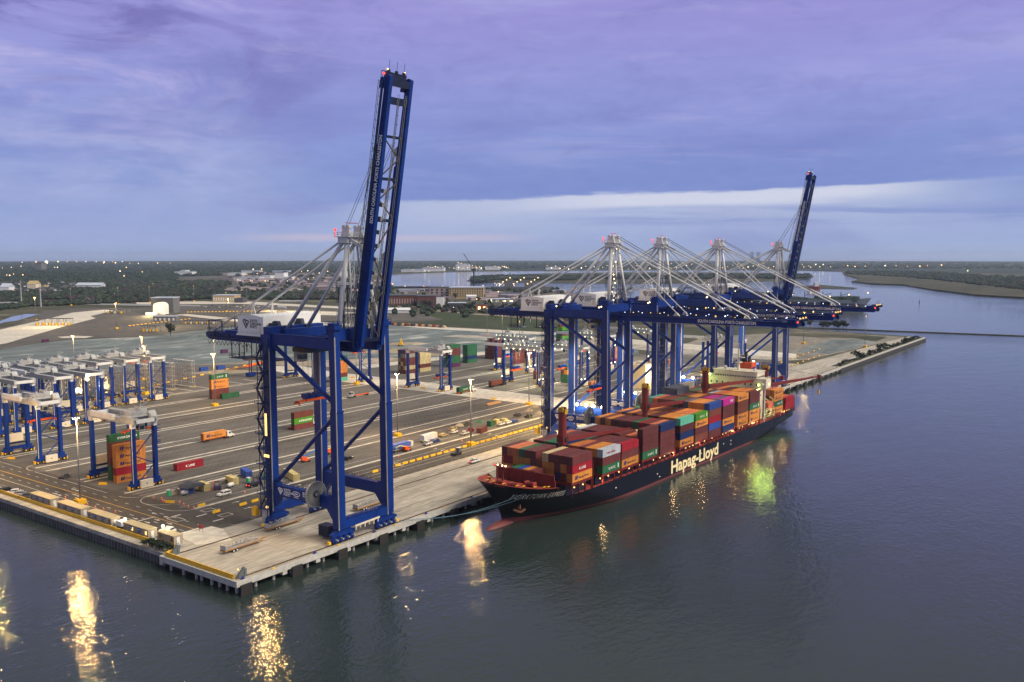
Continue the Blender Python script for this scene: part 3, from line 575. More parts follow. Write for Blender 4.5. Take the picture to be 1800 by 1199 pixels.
    for sx in (-1,1):
        m=MB(); m.cyl((10.35+sx*4.2,29.6,62.0),(10.35+sx*2.6,4.4,90),.62,n=12); m.use(1).box(10.35+sx*4.2-.8,10.35+sx*4.2+.8,28.6,30.8,60.2,62.6); part('a_frame_back_leg',m,[WHITE,BLUE],t,True)
        m=MB(); m.cyl((10.35+sx*4.3,66.5,60.4),(10.35+sx*2.4,4.6,90.6),.36,n=8)
        m.cyl((10.35+sx*4.0,46,70.3),(10.35+sx*2.9,44,60.8),.14,n=6); m.cyl((10.35+sx*4.0,46,70.3),(10.35+sx*4.1,48,60.8),.14,n=6); part('backstay',m,WHITE,t,True)
    m=MB(); m.box(6.6,14.1,1.4,5.4,89.6,91.4); m.box(6.0,14.7,.4,6.2,91.4,91.6); m.rail([(6,.4,91.6),(6,6.2,91.6),(14.7,6.2,91.6),(14.7,.4,91.6),(6,.4,91.6)],1.2,1.3,.1)
    m.extr([(1,91.6),(5.2,91.6),(4.2,94.4),(2,94.4)],'x',7.6,8.3); m.extr([(1,91.6),(5.2,91.6),(4.2,94.4),(2,94.4)],'x',12.4,13.1)
    for x in (7.95,12.75):
        for y in (2.2,3.8): m.cyl((x-.5,y,94.2),(x+.5,y,94.2),.8,n=12)
    m.beam((13,-3.4,88.5),(13,2,91),.5,.9); m.beam((7.7,-3.4,88.5),(7.7,2,91),.5,.9); part('apex_platform',m,WHITE,t)
    m=MB(); m.ball((6.2,6,93.6),.45); m.cyl((6.2,6,91.6),(6.2,6,93.4),.1,n=6); part('beacon',m,LAMPR,t); m=MB(); m.beam((7.6,3,95.6),(12.6,3,95.6),.2); part('beacon_bar',m,M('red_paint',srgb(190,40,35),.5),t)
    m=MB()      # caged ladder tower behind the boom hinge
    for x in (4.6,6.6,14.2,16.2):
        for y in (1.6,3.4): m.beam((x,y,62),(x,y,76),.18)
    for z in (64,68,72,76):
        m.box(4.2,16.6,1.2,3.8,z,z+.15); m.rail([(4.2,1.2,z),(4.2,3.8,z)],1.1,1.3,.09); m.rail([(4.2,1.2,z),(16.6,1.2,z)],1.1,2,.09)
    for k in range(8):
        z=62+k*1.75; m.beam((4.6,1.6,z),(6.6,1.6,z+1.75),.1)
    part('ladder_tower',m,NAVY,t)
    m=MB()
    for k in range(7): m.beam((9.3,3.4-.0*k,64+k*3.7),(11.2,3.4,64+k*3.7+3.7),.14); m.beam((9.3,3.6,64+k*3.7),(11.2,3.6,64+k*3.7),.14)
    m.beam((9.3,3.4,62),(9.3,3.4,90),.2); m.beam((11.2,3.4,62),(11.2,3.4,90),.2); part('mast_ladder',m,WHITE,t)
    return t
def add_boom(t,raised,lit):
    r=ob('boom',None,t,(10.35,-3.2,58.7)); BL=79.0
    # boom frame: x across, y = distance from the hinge, z up when lowered
    m=MB()
    for s in (-1,1):
        x=s*4.2; m.extr([(.4,-1.5),(.4,1.5),(BL*.5,1.4),(BL-.6,.9),(BL,.2),(BL-.4,-1.0),(BL*.5,-1.3)],'x',x-.62,x+.62)
        m.box(x-1.15,x+1.15,BL-4,BL-1,.6,2.2)
    me=m.mesh('boom_girders',BLUE)
    kids=[('boom_girders',m,BLUE)]
    for y in (2,18,38,50,62): m=MB(); m.box(-3.65,3.65,y-.4,y+.4,-.8,.9); kids.append(('cross_tie',m,NAVY))
    for y in (BL-7,BL-2): m=MB(); m.box(-3.65,3.65,y-1.0,y+1.0,-.9,.9); kids.append(('cross_tie',m,NAVY))
    m=MB()
    for a,b,sg in ((3,17,1),(19,37,1),(39,49,1),(51,61,-1)):
        mid=(a+b)/2; m.beam((-3.1*sg,a,-.3),(3.1*sg,mid,-.3),.3); m.beam((3.1*sg,mid,-.3),(-3.1*sg,b,-.3),.3)
    kids.append(('lattice_brace',m,M('brace_bronze',(.07,.055,.03),.5)))
    m=MB()
    for s in (-1,1):
        x0=s*5.05; x1=s*6.0; m.box(min(x0,x1),max(x0,x1),0,BL-2,1.0,1.1); m.rail([(x1,0,1.1),(x1,BL-2,1.1)],1.1,2.2,.1); m.rail([(s*3.0,0,1.5),(s*3.0,BL-8,1.5)],1.0,2.6,.1)
    m.box(-6.4,-5,BL*.62,BL*.68,1.1,3); 
    for y in (26,47,BL*.8): m.use(1).beam((-7.4,y,1.6),(-4.9,y,1.6),.3); m.use(0)
    m.box(-4.5,4.5,BL-1.5,BL+.8,1.6,1.8); m.rail([(-4.5,BL-1.5,1.8),(-4.5,BL+.8,1.8),(4.5,BL+.8,1.8),(4.5,BL-1.5,1.8)],1.1,1.4,.1)
    for x in (-3.4,-.4,2.8): m.cyl((x,BL+.6,1.8),(x,BL+1.4,1.8),.5,n=8); m.beam((x,BL,1.8),(x,BL,4.6) if not raised else (x,BL+4,1.8),.08)
    kids.append(('boom_walkway',m,[NAVY,M('bronze_arm',(.22,.15,.05),.5)]))
    m=MB()
    for x in (-1.8,-1.2,1.2,1.8): m.beam((x,3,-1.9),(x,BL-5,-1.9),.09)
    for y in range(6,int(BL)-30,4): m.box(1.9,2.7,y,y+1.2,-1.5,-.4)
    kids.append(('trolley_ropes',m,ROPE))
    for s in (-1,1):
        m=MB()
        for y in (27,58): m.extr([(y-1.6,1.5),(y+1.6,1.5),(y+.4,3.0),(y-.4,3.0)],'x',s*4.2-.35,s*4.2+.35)
        kids.append(('stay_bracket',m,WHITE))
    for n,mm,mt in kids: ob(n,mm.mesh(n,mt),r)
    # lettering on the outer (camera side, -x) face of the boom: reads towards the tip
    text('lettering','SOUTH CAROLINA PORTS CHARLESTON',1.7,LETW,r,(4.86,37,-.55),(0,1,0),(0,0,1),sx=.8,bold=.04)
    hinge=Vector((10.35,-3.2,58.7))
    if raised:
        # local +y points up and slightly seaward, local z (deck side) faces the apex
        ang=math.radians(79.8); r.rotation_euler=(0,0,0)
        # map: y -> (0,-cos,sin) ; z -> (0,sin,cos) ; x -> mirrored so the frame stays right handed
        R=Matrix(((-1,0,0),(0,-math.cos(ang),math.sin(ang)),(0,math.sin(ang),math.cos(ang)))).to_4x4(); r.matrix_local=Matrix.Translation(hinge)@R
        tip=lambda s,y,z=2.5: hinge+Vector((s*4.2,-math.cos(ang)*y+math.sin(ang)*z,math.sin(ang)*y+math.cos(ang)*z))
        m=MB()
        for s in (-1,1):
            f1=tip(s,30,4.4); f2=tip(s,46,3.6); f3=tip(s,58)
            m.cyl((10.35+s*2.8,2,91),f1+Vector((0,3.5,-18)),.22,n=6); m.cyl(f1+Vector((0,3.5,-18)),tip(s,27),.22,n=6)
            m.cyl(f3,tip(s,44,4.2),.22,n=6); m.cyl(tip(s,44,4.2),tip(s,30,4.8),.2,n=6)
        part('folded_stay',m,WHITE,t,True)
        m=MB()
        for x in (7.4,8.4,12.2,13.2): m.beam((x,2.6,94.8),tip((x-10.35)/4.2,60,2.0),.10)
        part('hoist_ropes',m,ROPE,t)
    else:
        R=Matrix(((-1,0,0),(0,-1,0),(0,0,1))).to_4x4(); r.matrix_local=Matrix.Translation(hinge)@R
        for s in (-1,1):
            m=MB(); m.cyl((10.35+s*2.9,1.6,90.8),(10.35+s*4.2,-3.2-58,61.6),.30,n=8); part('outer_stay',m,WHITE,t,True)
            m=MB(); m.cyl((10.35+s*2.7,2.0,90.2),(10.35+s*4.2,-3.2-27,61.6),.24,n=8); part('inner_stay',m,WHITE,t,True)
        m=MB()
        for x in (8.0,8.7,12.0,12.7): m.beam((x,2,94.8),(x,-3.2-56,62.2),.13)
        part('hoist_ropes',m,ROPE,t)
    # lamps
    m=MB(); m2=MB(); rr=random.Random(t.location.x)
    if lit:
        for k in range(int(BL/4.2)):
            y=3+k*4.2
            (m if rr.random()<.55 else m2).ball((4.9+rr.random(),y,1.9+rr.random()*.8),.2 if rr.random()<.8 else .34,6,4)
            if rr.random()<.6: m2.ball((-4.8,y+1.2,2.2),.2,6,4)
        for x in (-3.5,0,3.5): m.ball((x,BL+.4,2.6),.4,6,4)
    else:
        for x in (-3.5,3.5): m.ball((x,BL+1.4,1.6),.3,6,4)
    if m.v: ob('boom_lamp',m.mesh('boom_lamp',LAMP),r)
    if m2.v: ob('boom_lamp',m2.mesh('boom_lamp',LAMPB),r)
    m=MB(); m.ball((5.2,BL,1.2),.4,6,4); ob('tip_beacon',m.mesh('tip_beacon',LAMPR),r)
def add_trolley(t,y,z):
    c=ob('trolley',None,t,(0,0,0))
    m=MB(); m.box(5.6,15,y-4,y+4,ZG0-1.6,ZG0-.2); m.box(6.5,14,y-2.6,y+2.6,ZG0-.2,ZG0+1.2); ob('trolley_frame',m.mesh('trolley_frame',NAVY),c)
    m=MB(); m.box(8.6,11.6,y+4,y+6.8,ZG0-5.2,ZG0-2.2); m.use(1).box(8.5,11.7,y+3.9,y+5.2,ZG0-4.4,ZG0-2.9); ob('operator_cab',m.mesh('operator_cab',[CREAM,GLASS]),c)
sts=[]
XS=[38.5,198.2,246.0,316.7,414.0]
LB=['nearest blue quay crane with boom raised, standing alone at the wharf end','second quay crane from the camera, boom lowered across the ship, lights along its mast','third quay crane from the camera, boom lowered, between the two other lowered cranes','fourth quay crane from the camera, boom lowered, reaching farthest right over the river','farthest quay crane, boom raised, beyond the ship stern']
base=sts_base()
for i,x in enumerate(XS):
    t=base if i==0 else dup(base,(x,2.1,0),0,LB[i])
    t['label']=LB[i]; sts.append(t)
for i,t in enumerate(sts):
    add_boom(t,i in (0,4),0<i<4); add_trolley(t,(22,8,-0,12,25)[i],0)
    if i in (1,):
        m=MB(); q=random.Random(4)
        for k in range(13): m.ball((10.2+q.uniform(-1.6,1.6),3+q.uniform(-1,1),66+k*1.9),.3,6,4)
        part('mast_lamp',m,LAMPW,t)
    if i:
        m=MB()
        for x,y in ((6.5,8),(1,30),(3.5,29),(12,10)): m.ball((x,y,62.6),.35,6,4)
        part('gallery_lamp',m,LAMPW,t)
    if 0<i:
        m=MB()
        for y in (20,46): lamp('portal_floodlight_light',(t.location.x+10,t.location.y+y,56),130000,(1,.70,.34),1.2,spot=105)
        for x,y,z in ((19,27,14.8),(19,22,14.8),(19,18,14.8),(19,13,14.8)) if i==1 else ((19,27,14.8),(19,21,14.8)):
            m.ball((x,y,z),.75,8,5)
            if i<5: lamp('sill_floodlight_light',(t.location.x+x-2.2,t.location.y+y-1.0,z-.5),2600,(1,.82,.5),.5)
        part('sill_floodlight',m,FLOOD,t)
    if 0<i<4:
        for y in (-18,-44): lamp('boom_floodlight_light',(t.location.x+10.3,y,ZG0-1.5),6000,(1,.72,.38),1.0,spot=110)
lamp('stair_light',(32.2,30.2,24.5),9000,(1,.62,.25),.4,spot=120,aim=(-.7,-.7,-.6)); lamp('stair_light',(32.2,30.2,34.5),5000,(1,.62,.25),.4,spot=120,aim=(-.7,-.7,-.6))
m=MB(); m.box(-4.5,-4.2,26.4,28.6,23.2,24.0); m.box(-4.5,-4.3,27,27.8,30,37); part('stair_lamp',m,LAMP,sts[0])
# spreaders hang from the trolleys
def spreader(x,y,z,L,lab,top,grp='container spreaders'):
    t=thing('container_spreader',lab,'spreader',(x,y,z),0,grp)
    m=MB(); m.box(-L/2,L/2,-.35,.35,.2,.75); m.box(-L/2,-L/2+.5,-1.2,1.2,0,.6); m.box(L/2-.5,L/2,-1.2,1.2,0,.6); m.box(-3,3,-1,1,.3,1.0)
    for k in (-L/2,L/2):
        for j in (-1.2,1.2): m.box(k-.2,k+.2,j-.15,j+.15,-.4,.3)
    part('telescopic_frame',m,ORG,t)
    m=MB(); m.box(-3.4,3.4,-.9,.9,1.2,1.6)
    for k in (-2.9,-1,1.6,2.8): m.box(k-.6,k+.6,-1.1,1.1,1.5,2.7)
    part('head_block',m,BLUE,t)
    m=MB()
    for k in (-2.8,-2.3,2.3,2.8):
        for j in (-.8,.8): m.beam((k,j,1.6),(k*.9,j*1.6,top-z),.05)
    part('hoist_rope',m,ROPE,t); return t
spreader(49,25,39.4,12.2,'orange spreader with blue head block hanging inside the nearest quay crane',ZG0-1)
spreader(208.5,14,24,12.2,'orange spreader hanging under the second quay crane above the wharf',ZG0-1)
# ================================================================ CONTAINERS
CC={}
def cmat(n,rgb): CC[n]=M('container_'+n.replace(' ','_'),srgb(*rgb),.55,0,.24,.5,streak=1,rand=.16,groove_shade=.55)
for n,c in {'maroon':(100,50,52),'brown':(112,60,50),'orange':(204,134,62),'salmon':(196,112,74),'green':(40,98,66),'lime green':(78,150,36),'red':(148,26,44),'navy':(22,44,98),'blue':(42,76,158),'teal':(96,178,154),'turquoise':(70,160,160),'magenta':(178,38,140),'white':(186,194,206),'slate':(86,92,112),'grey':(150,148,140),'cream':(196,182,140),'beige':(205,190,130),'purple':(84,34,78)}.items(): cmat(n,c)
BAR=M('lock_rod',(.07,.06,.06),.5,.3,.2); CM={}
def cmesh(col,Lc,H=2.9):
    k=(col,Lc,H)
    if k in CM: return CM[k]
    m=MB(); W_=2.44; t=.16
    m.box(.08,Lc-.08,.07,W_-.07,.12,H-.04)
    for x in (0,Lc-t):
        for y in (0,W_-t): m.box(x,x+t,y,y+t,0,H)
    for z in (0,H-.14):
        for y in (0,W_-.12): m.box(t,Lc-t,y,y+.12,z,z+.14)
        for x in (0,Lc-.12): m.box(x,x+.12,t,W_-t,z,z+.14)
    n=int(Lc/.9)      # pressed ribs on the long walls
    for k2 in range(n):
        x=.5+k2*(Lc-1)/n
        m.box(x,x+.4,.03,.071,.2,H-.2); m.box(x,x+.4,W_-.071,W_-.03,.2,H-.2)
    for k2 in range(n): x=.5+k2*(Lc-1)/n; m.box(x,x+.35,.2,W_-.2,H-.045,H-.015)
    me=m.mesh('container_body',CC[col])
    m=MB(); d=[]
    for y0 in (.14,1.24):
        q=MB(); q.box(0,.085,y0,y0+1.06,.14,H-.14); q.use(1)
        for y in (y0+.25,y0+.8): q.cyl((-.03,y,.1),(-.03,y,H-.1),.035,n=5)
        q.box(-.05,0,y0+.2,y0+.9,1.0,1.06); d.append(q.mesh('door',[CC[col],BAR]))
    CM[k]=(me,d); return CM[k]
LOGO={'hapag':('Hapag-Lloyd',1.15,3.6,LETK),'uasc':('U A S C',1.25,4.0,LETW),'ever':('EVERGREEN',1.15,3.0,LETW),'kline':('K LINE',1.3,4.0,LETW),'one':('ONE',1.6,7.2,LETW),'yang':('YANG MING',1.0,2.6,M('lettering_red',srgb(150,40,50),.6))}
NAVL=M('emblem_navy',srgb(34,32,110),.6,0,.04)
NC=0
FARB={}
def box_far(x,y,z,col,Lc):
    FARB.setdefault(col,[]).append((x,y,z,Lc))
def box_at(x,y,z,col,label,Lc=12.19,rz=0,logo=None,doors=False,grp='shipping containers',H=2.9):
    global NC; NC+=1
    me,d=cmesh(col,Lc,H); o=tag(ob('shipping_container',me,None,(x,y,z),rz),label,'container',grp)
    if doors:
        for q in d: ob('door',q,o)
    if logo:
        s,sz,x0,mt=LOGO[logo]; k=Lc/12.19
        text('lettering',s,sz,mt,o,(x0*k,-.03,.95),(1,0,0),(0,0,1),sx=k*(1.25 if logo=='ever' else 1),bold=.015,sp=1.08)
        if logo=='hapag':
            m=MB()
            for a in (0,.85): m.face([(1.5*k+a,-.03,.8),(2.2*k+a,-.03,.8),(2.45*k+a,-.03,2.1),(1.8*k+a,-.03,2.1)])
            ob('emblem',m.mesh('emblem',NAVL),o)
        if logo=='uasc':
            m=MB(); m.box(10.3*k,10.8*k,-.04,-.02,.7,2.3); ob('emblem',m.mesh('emblem',LETW),o)
    else:
        pass
    return o
# ================================================================ THE SHIP
SH=(110.0,-20.0,0.0); SA=-math.radians(1.26)
ship=thing('container_ship','long dark-hulled container ship moored at the quay under the cranes, stacked with coloured boxes','ship',SH,SA)
HULL=M('hull_navy_black',srgb(9,13,24),.35,0,.35,.12,streak=1); BOOT=M('boot_topping',srgb(104,52,56),.6,0,.3,.5,streak=2); DECKR=M('deck_red',srgb(140,58,54),.6,0,.22,.5); DKRED=M('structure_red',srgb(104,34,34),.55,0,.2,.5); SWHITE=M('ship_white',srgb(205,200,185),.5,0,.1,.4,streak=1)
def lerp(a,b,t): return a+(b-a)*t
def interp(x,pts):
    for (a,u),(b,v) in zip(pts,pts[1:]):
        if x<=b: return u if x<=a else lerp(u,v,(x-a)/(b-a))
    return pts[-1][1]
def xstem(z): return interp(z,[(-9,-17),(-3.6,-18.5),(0,-19.5),(5,-21.2),(9,-22.6),(11.6,-24.2),(13.4,-24.6)])
def xstern(z): return interp(z,[(-9,186),(-3.6,200),(-1,212),(1.5,218.5),(5,219.5)])
def zdeck(x):
    if x<-8: return 9.0+2.4*(max(0,-8-x)/16.4)**1.5
    if x<-5: return lerp(9.0,4.9,(x+8)/3)
    return interp(x,[(-5,4.9),(40,4.4),(180,4.0),(204,4.0),(207,5.6),(220,5.6)])
def hb(u_x,z):
    xs,xe=xstem(z),xstern(z); d=u_x-xs; r=xe-u_x; h=max(0,min(1,(z+3.6)/13.5)); E=lerp(62,22,h**.55); p=lerp(.95,.5,h)
    b=16.1*math.sin(math.pi/2*min(1,max(0,d/E))**p)
    R=lerp(48,14,max(0,min(1,(z+3.6)/5))); mn=lerp(0,.86,max(0,min(1,(z+3.6)/4.5)))
    b*=lerp(mn,1,math.sin(math.pi/2*min(1,max(0,r/R))))
    return b
def hullgrid():
    us=[i/60*.22 for i in range(61)]+[.22+.63*i/30 for i in range(1,31)]+[.85+.15*i/26 for i in range(1,27)]
    tz=[-9,-6,-3.6]; rows=[]
    for u in us:
        row=[]
        ztop=interp(u,[(0,-1.7),(.12,-2.0),(.3,-2.7),(1,-2.9)]); xg=lerp(xstem(5),xstern(5),u); zt=zdeck(lerp(-24.1,219.5,u))
        for k in range(15):
            if k<2: z=tz[k]
            elif k<5: z=lerp(-3.6,ztop,(k-2)/3)
            else: z=lerp(ztop,zt,(k-5)/9)
            x=lerp(xstem(z),xstern(z),u); row.append((x,hb(x,z) if 0<u else 0.0,z))
        rows.append(row)
    return rows
rows=hullgrid(); m=MB(); nk=15
for sd in (-1,1):
    i0=len(m.v)
    for r in rows: m.v+=[(p[0],sd*max(p[1],.02),p[2]) for p in r]
    for a in range(len(rows)-1):
        for b in range(nk-1):
            q=(i0+a*nk+b,i0+(a+1)*nk+b,i0+(a+1)*nk+b+1,i0+a*nk+b+1); m.f.append(q if sd<0 else q[::-1]); m.m.append(1 if b<5 else 0)
r=rows[-1]
for b in range(nk-1): m.f.append((0+ (len(rows)-1)*nk+b, (2*len(rows)-1)*nk+b,(2*len(rows)-1)*nk+b+1,(len(rows)-1)*nk+b+1)); m.m.append(0)
h=ob('hull',m.mesh('hull',[HULL,BOOT],True),ship)
# inner bulwark + decks
def outline(z_of,x0,x1,n,off=.3):
    pts=[]
    for k in range(n+1):
        x=lerp(x0,x1,k/n); pts.append((x,max(.05,hb(x,z_of(x))-off),z_of(x)))
    return pts
m=MB(); fd_=lambda x: zdeck(x)-.75
P=outline(lambda x:fd_(x),-23.7,-7,26)
for a,b in zip(P,P[1:]):
    m.face([(a[0],-a[1],a[2]),(b[0],-b[1],b[2]),(b[0],b[1],b[2]),(a[0],a[1],a[2])])
    for sd in (-1,1):
        za,zb=zdeck(a[0]),zdeck(b[0]); m.face([(a[0],sd*a[1],a[2]),(b[0],sd*b[1],b[2]),(b[0],sd*(hb(b[0],zb)-.12),zb),(a[0],sd*(hb(a[0],za)-.12),za)])
P=outline(lambda x:3.4,-7,219,60,.25)
for a,b in zip(P,P[1:]): m.face([(a[0],-a[1],a[2]),(b[0],-b[1],b[2]),(b[0],b[1],b[2]),(a[0],a[1],a[2])])
wa,wb=hb(-7,3.6)-.4,hb(-7,8)-.4; m.extr([(-wa,3.4),(-wb,8),(wb,8),(wa,3.4)],'x',-7.2,-7.0); part('deck',m,DECKR,ship)
m=MB()
for k in range(18):
    for sd in (-1,1):
        x=-24.0+k*.95; xa=x+.95; za,zb=zdeck(x),zdeck(xa); m.beam((x,sd*hb(x,za),za+.05),(xa,sd*hb(xa,zb),zb+.05),.35,.12)
part('bulwark_rail',m,DECKR,ship)
# bulb
m=MB(); m.v=[]; nn=16; L_=10
for a in range(L_+1):
    t=a/L_; x=-15-13.4*t if t<1 else -28.4; rr=2.7*math.sqrt(max(0,1-(t)**2.4)); cz=-5.0+.5*t
    for b in range(nn): ph=2*math.pi*b/nn; m.v.append((x,rr*math.cos(ph)*.85,cz+rr*math.sin(ph)))
for a in range(L_):
    for b in range(nn): m.f.append((a*nn+b,(a+1)*nn+b,(a+1)*nn+(b+1)%nn,a*nn+(b+1)%nn)); m.m.append(0)
part('bulbous_bow',m,BOOT,ship,True)
# hull lettering, following the plating
def hulltext(s,size,x0,z0,mat,sx=1,slope=0,bold=.03,slant=0,sp=1.0):
    t=text('lettering',s,size,mat,ship,(0,0,0),(1,0,0),(0,0,1),sx=sx,bold=bold,sp=sp)
    for v in t.data.vertices:
        x=x0+v.co.x+slant*v.co.z; z=z0+v.co.z+slope*(x-x0); v.co=(x,-hb(x,z)-.16,z)
    return t
hulltext('Hapag-Lloyd',7.2,71.5,-2.0,M('hull_letter_cream',srgb(228,214,170),.6,0,.15,.4),sx=1.27,bold=.03)
hulltext('YORKTOWN EXPRESS',2.7,-20.4,5.9,M('name_cream',srgb(225,220,205),.6,0,.15,.9),sx=.5,slope=-.03,slant=.1,bold=.0,sp=1.3)
m=MB(); ax=-16.2; az=2.4
m.box(ax-.3,ax+.3,-hb(ax,az)-.9,-hb(ax,az)+.2,az-.5,az+2.6); m.beam((ax-1.5,-hb(ax-1.5,az)-.5,az-.6),(ax,-hb(ax,az)-.9,az-1.5),.6); m.beam((ax+1.5,-hb(ax+1.5,az)-.5,az-.6),(ax,-hb(ax,az)-.9,az-1.5),.6); part('anchor',m,M('rust',srgb(120,84,60),.8,0,.3,1),ship)
m=MB()
for x,z in ((-6,-.5),(3,.6),(12,-.8),(28,1.2),(60,0),(62,-1.5),(100,1),(123,1.2),(131,-.3),(131,1.4)): m.box(x,x+.7,-hb(x,z)-.06,-hb(x,z)+.1,z,z+.35)
part('hull_mark',m,LETW,ship)
# forecastle gear
m=MB(); m.box(-7.4,-7.0,-13.2,11.5,8.2,12.6); m.box(-7.4,-7.0,-13.6,-13.2,8.2,10.6)
for y in range(-12,12,3): m.box(-7.7,-7.4,y,y+.2,8.2,12.4)
part('wave_breaker',m,DKRED,ship)
for x,y in ((-15.5,3.4),(-15.5,-2.6),(-11,-6)):
    m=MB(); m.cyl((x-.2,y-1.4,9.4),(x-.2,y+1.0,9.4),.85,n=12); m.use(1).box(x-1.2,x+1,y+1,y+1.9,8.3,10.2).box(x-1,x+1,y-1.9,y-1.4,8.3,10.2).use(2).cyl((x-.2,y-1.3,9.4),(x-.2,y-.2,9.4),.7 if y<-5 else .3,n=12); part('windlass',m,[DKRED,DECKR,M('rope_blue',srgb(90,150,200),.8)],ship)
for x,y in ((-19.5,-6.5),(-18,-8),(-12,-12.2),(-10.5,-12.8),(-20,3),(-19.5,6),(-21,-2),(-15,-10.6),(-13,10.5)):
    m=MB(); z=zdeck(x)-.75; m.cyl((x,y,z),(x,y,z+.9),.28,n=8); m.cyl((x+.8,y,z),(x+.8,y,z+.9),.28,n=8); m.use(1).cyl((x,y,z+.9),(x,y,z+1.05),.34,n=8).cyl((x+.8,y,z+.9),(x+.8,y,z+1.05),.34,n=8); part('mooring_bitt',m,[DKRED,YEL],ship)
m=MB(); m.cyl((-12.6,4.5,8),(-12.6,4.5,17.6),.35,.22,n=8); m.box(-14,-11.2,1.8,7.4,14.2,14.4); m.rail([(-14,1.8,14.4),(-14,7.4,14.4)],.9,1.2,.08); m.cyl((-20,1,10.5),(-20,1,16.5),.2,n=6); part('foremast',m,DKRED,ship)
m=MB()
for y in (2.2,3.6,5.6): m.ball((-14,y,14.9),.32,6,4)
part('foremast_lamp',m,LAMPW,ship); m=MB(); m.ball((-14,6.9,14.8),.3,6,4); part('foremast_lamp',m,LAMPR,ship)
# cargo
PW=['maroon']*8+['brown']*6+['orange']*7+['salmon']*2+['green']*2+['navy']*1+['red']*2+['turquoise']
BY=[ # start x, base z, tiers per row (port -> starboard), top colours (port -> starboard), starboard column top->bottom with logos
 (0.6,8.7,[3,3,3,3,3,3,2,3,3,3,3,3],'maroon salmon salmon green maroon maroon brown cream maroon maroon maroon maroon',[('maroon',''),('red','kline'),('orange','hapag')]),
 (20.2,7.8,[3]*12,'maroon maroon green green navy blue orange salmon maroon orange orange orange',[('white','yang'),('maroon',''),('green','uasc')]),
 (33.8,7.5,[3,3,3,3,3,2,3,3,3,3,3,3],'salmon maroon maroon maroon turquoise orange maroon maroon maroon maroon maroon blue',[('red',''),('maroon',''),('orange','hapag')]),
 (49.6,7.5,[3,3,3,3,3,3,3,3,2,3,3,4],'white maroon maroon maroon maroon maroon maroon maroon green salmon salmon green',[('maroon',''),('maroon',''),('maroon',''),('green','uasc')]),
 (64.0,7.0,[4,4,4,4,4,4,4,4,4,4,4,4],'orange maroon orange maroon maroon maroon maroon green red maroon salmon navy',[('navy',''),('maroon',''),('maroon',''),('maroon','')]),
 (81.4,6.9,[4]*12,'orange navy orange maroon salmon orange maroon maroon orange orange orange orange',[('teal',''),('maroon',''),('navy',''),('orange','hapag')]),
 (95.6,6.7,[4,4,4,4,4,4,3,4,4,4,4,4],'green brown brown orange brown brown maroon maroon orange salmon salmon salmon',[('lime green','uasc'),('orange','hapag'),('maroon',''),('brown','')]),
 (109.2,6.4,[5]*12,'turquoise salmon brown brown brown green maroon slate orange orange orange orange',[('blue',''),('brown',''),('red',''),('blue',''),('maroon','')]),
 (123.8,6.3,[6,6,6,5,5,5,5,5,5,5,5,5],'slate slate slate brown brown orange orange maroon magenta magenta slate magenta',[('magenta','one'),('maroon',''),('maroon',''),('orange','hapag'),('navy','')]),
 (140.4,6.1,[6,5,5,5,5,5,5,5,5,5,5,5],'grey brown green maroon orange maroon white salmon salmon orange orange orange',[('orange','hapag'),('brown',''),('brown',''),('orange','hapag'),('orange','hapag')]),
 (154.6,6.0,[5,5,5,5,5,5,5,5,5,5,5,5],'maroon navy brown maroon brown salmon brown maroon orange salmon orange green',[('maroon',''),('maroon',''),('green','uasc'),('orange','hapag'),('orange','hapag')]),
 (186.4,6.0,[3,3,3,3,3,3,3,3,3,3,4,4],'orange maroon salmon orange salmon maroon salmon orange maroon salmon salmon orange',[('orange','hapag'),('orange','hapag'),('green','uasc'),('orange','hapag')]),
 (203.0,5.9,[2]*12,'orange salmon maroon orange red salmon orange maroon orange salmon salmon salmon',[('red',''),('red','')]),
]
def s2w(x,y): c,s=math.cos(SA),math.sin(SA); return (SH[0]+x*c-y*s,SH[1]+x*s+y*c)
rr=random.Random(11); TP=3.0
for bi,(x0,z0,tiers,tops,stb) in enumerate(BY):
    tops=tops.split(); fore=BY[bi-1][2] if bi else [0]*12; fz=BY[bi-1][1] if bi else 0
    for r in range(12):
        y=15.3-(r+1)*2.55
        n=tiers[r]
        for k in range(n):
            top=k==n-1; side=r==11; end=(bi==0) or (bi==11) or (z0+(k+1)*TP>fz+fore[r]*TP+.4) 
            nbr=(r<11 and k>=tiers[r+1])
            if not(top or side or end or nbr): continue
            logo=None
            if side: col,lg=stb[n-1-k]; logo=lg or None
            else: col=tops[r] if top else rr.choice(PW)
            wx,wy=s2w(x0,y)
            lab=f"{col} container, {'top' if top else nth(k+1)+' tier up'}, {nth(12-r)} row in from water side, {nth(bi+1)} bay from bow" if not side else f"{col} container on ship's outer side, {'top tier' if top else nth(k+1)+' tier up'}, {nth(bi+1)} bay from bow"
            box_at(wx,wy,z0+k*TP,col,lab,12.6,SA,logo,doors=end and (bi<9 or side),grp='containers on the ship')
    # hatch cover, lashing bridge and side posts
    q=MB(); q.use(0).box(x0-.3,x0+12.9,-15.2,15.2,z0-1.0,z0-.15)
    for k in range(4):
        xx=x0+.4+k*4; yy=min(14.8,hb(xx,5)-.9); q.box(xx,xx+.35,-yy-.4,-yy,3.4,z0-1); q.box(xx,xx+.35,14.8,15.2,3.4,z0-1)
    q.box(x0+12.95,x0+13.15,-15.4,-14.6,3.4,z0+5); q.use(1).box(x0-.2,x0+12.8,-12.4,12.4,3.4,z0-1.0); part('hatch_structure',q,[DKRED,NAVY],ship)
for r,(col) in enumerate(('green','blue','orange','maroon')):
    wx,wy=s2w(-5.9,6.2-(r+1)*2.55); box_at(wx,wy,9.6,col,f"{col} short container in front of the first bay, {nth(r+1)} from the quay side",6.06,SA,None,True,'short containers behind the bow')
m=MB(); x=2.0
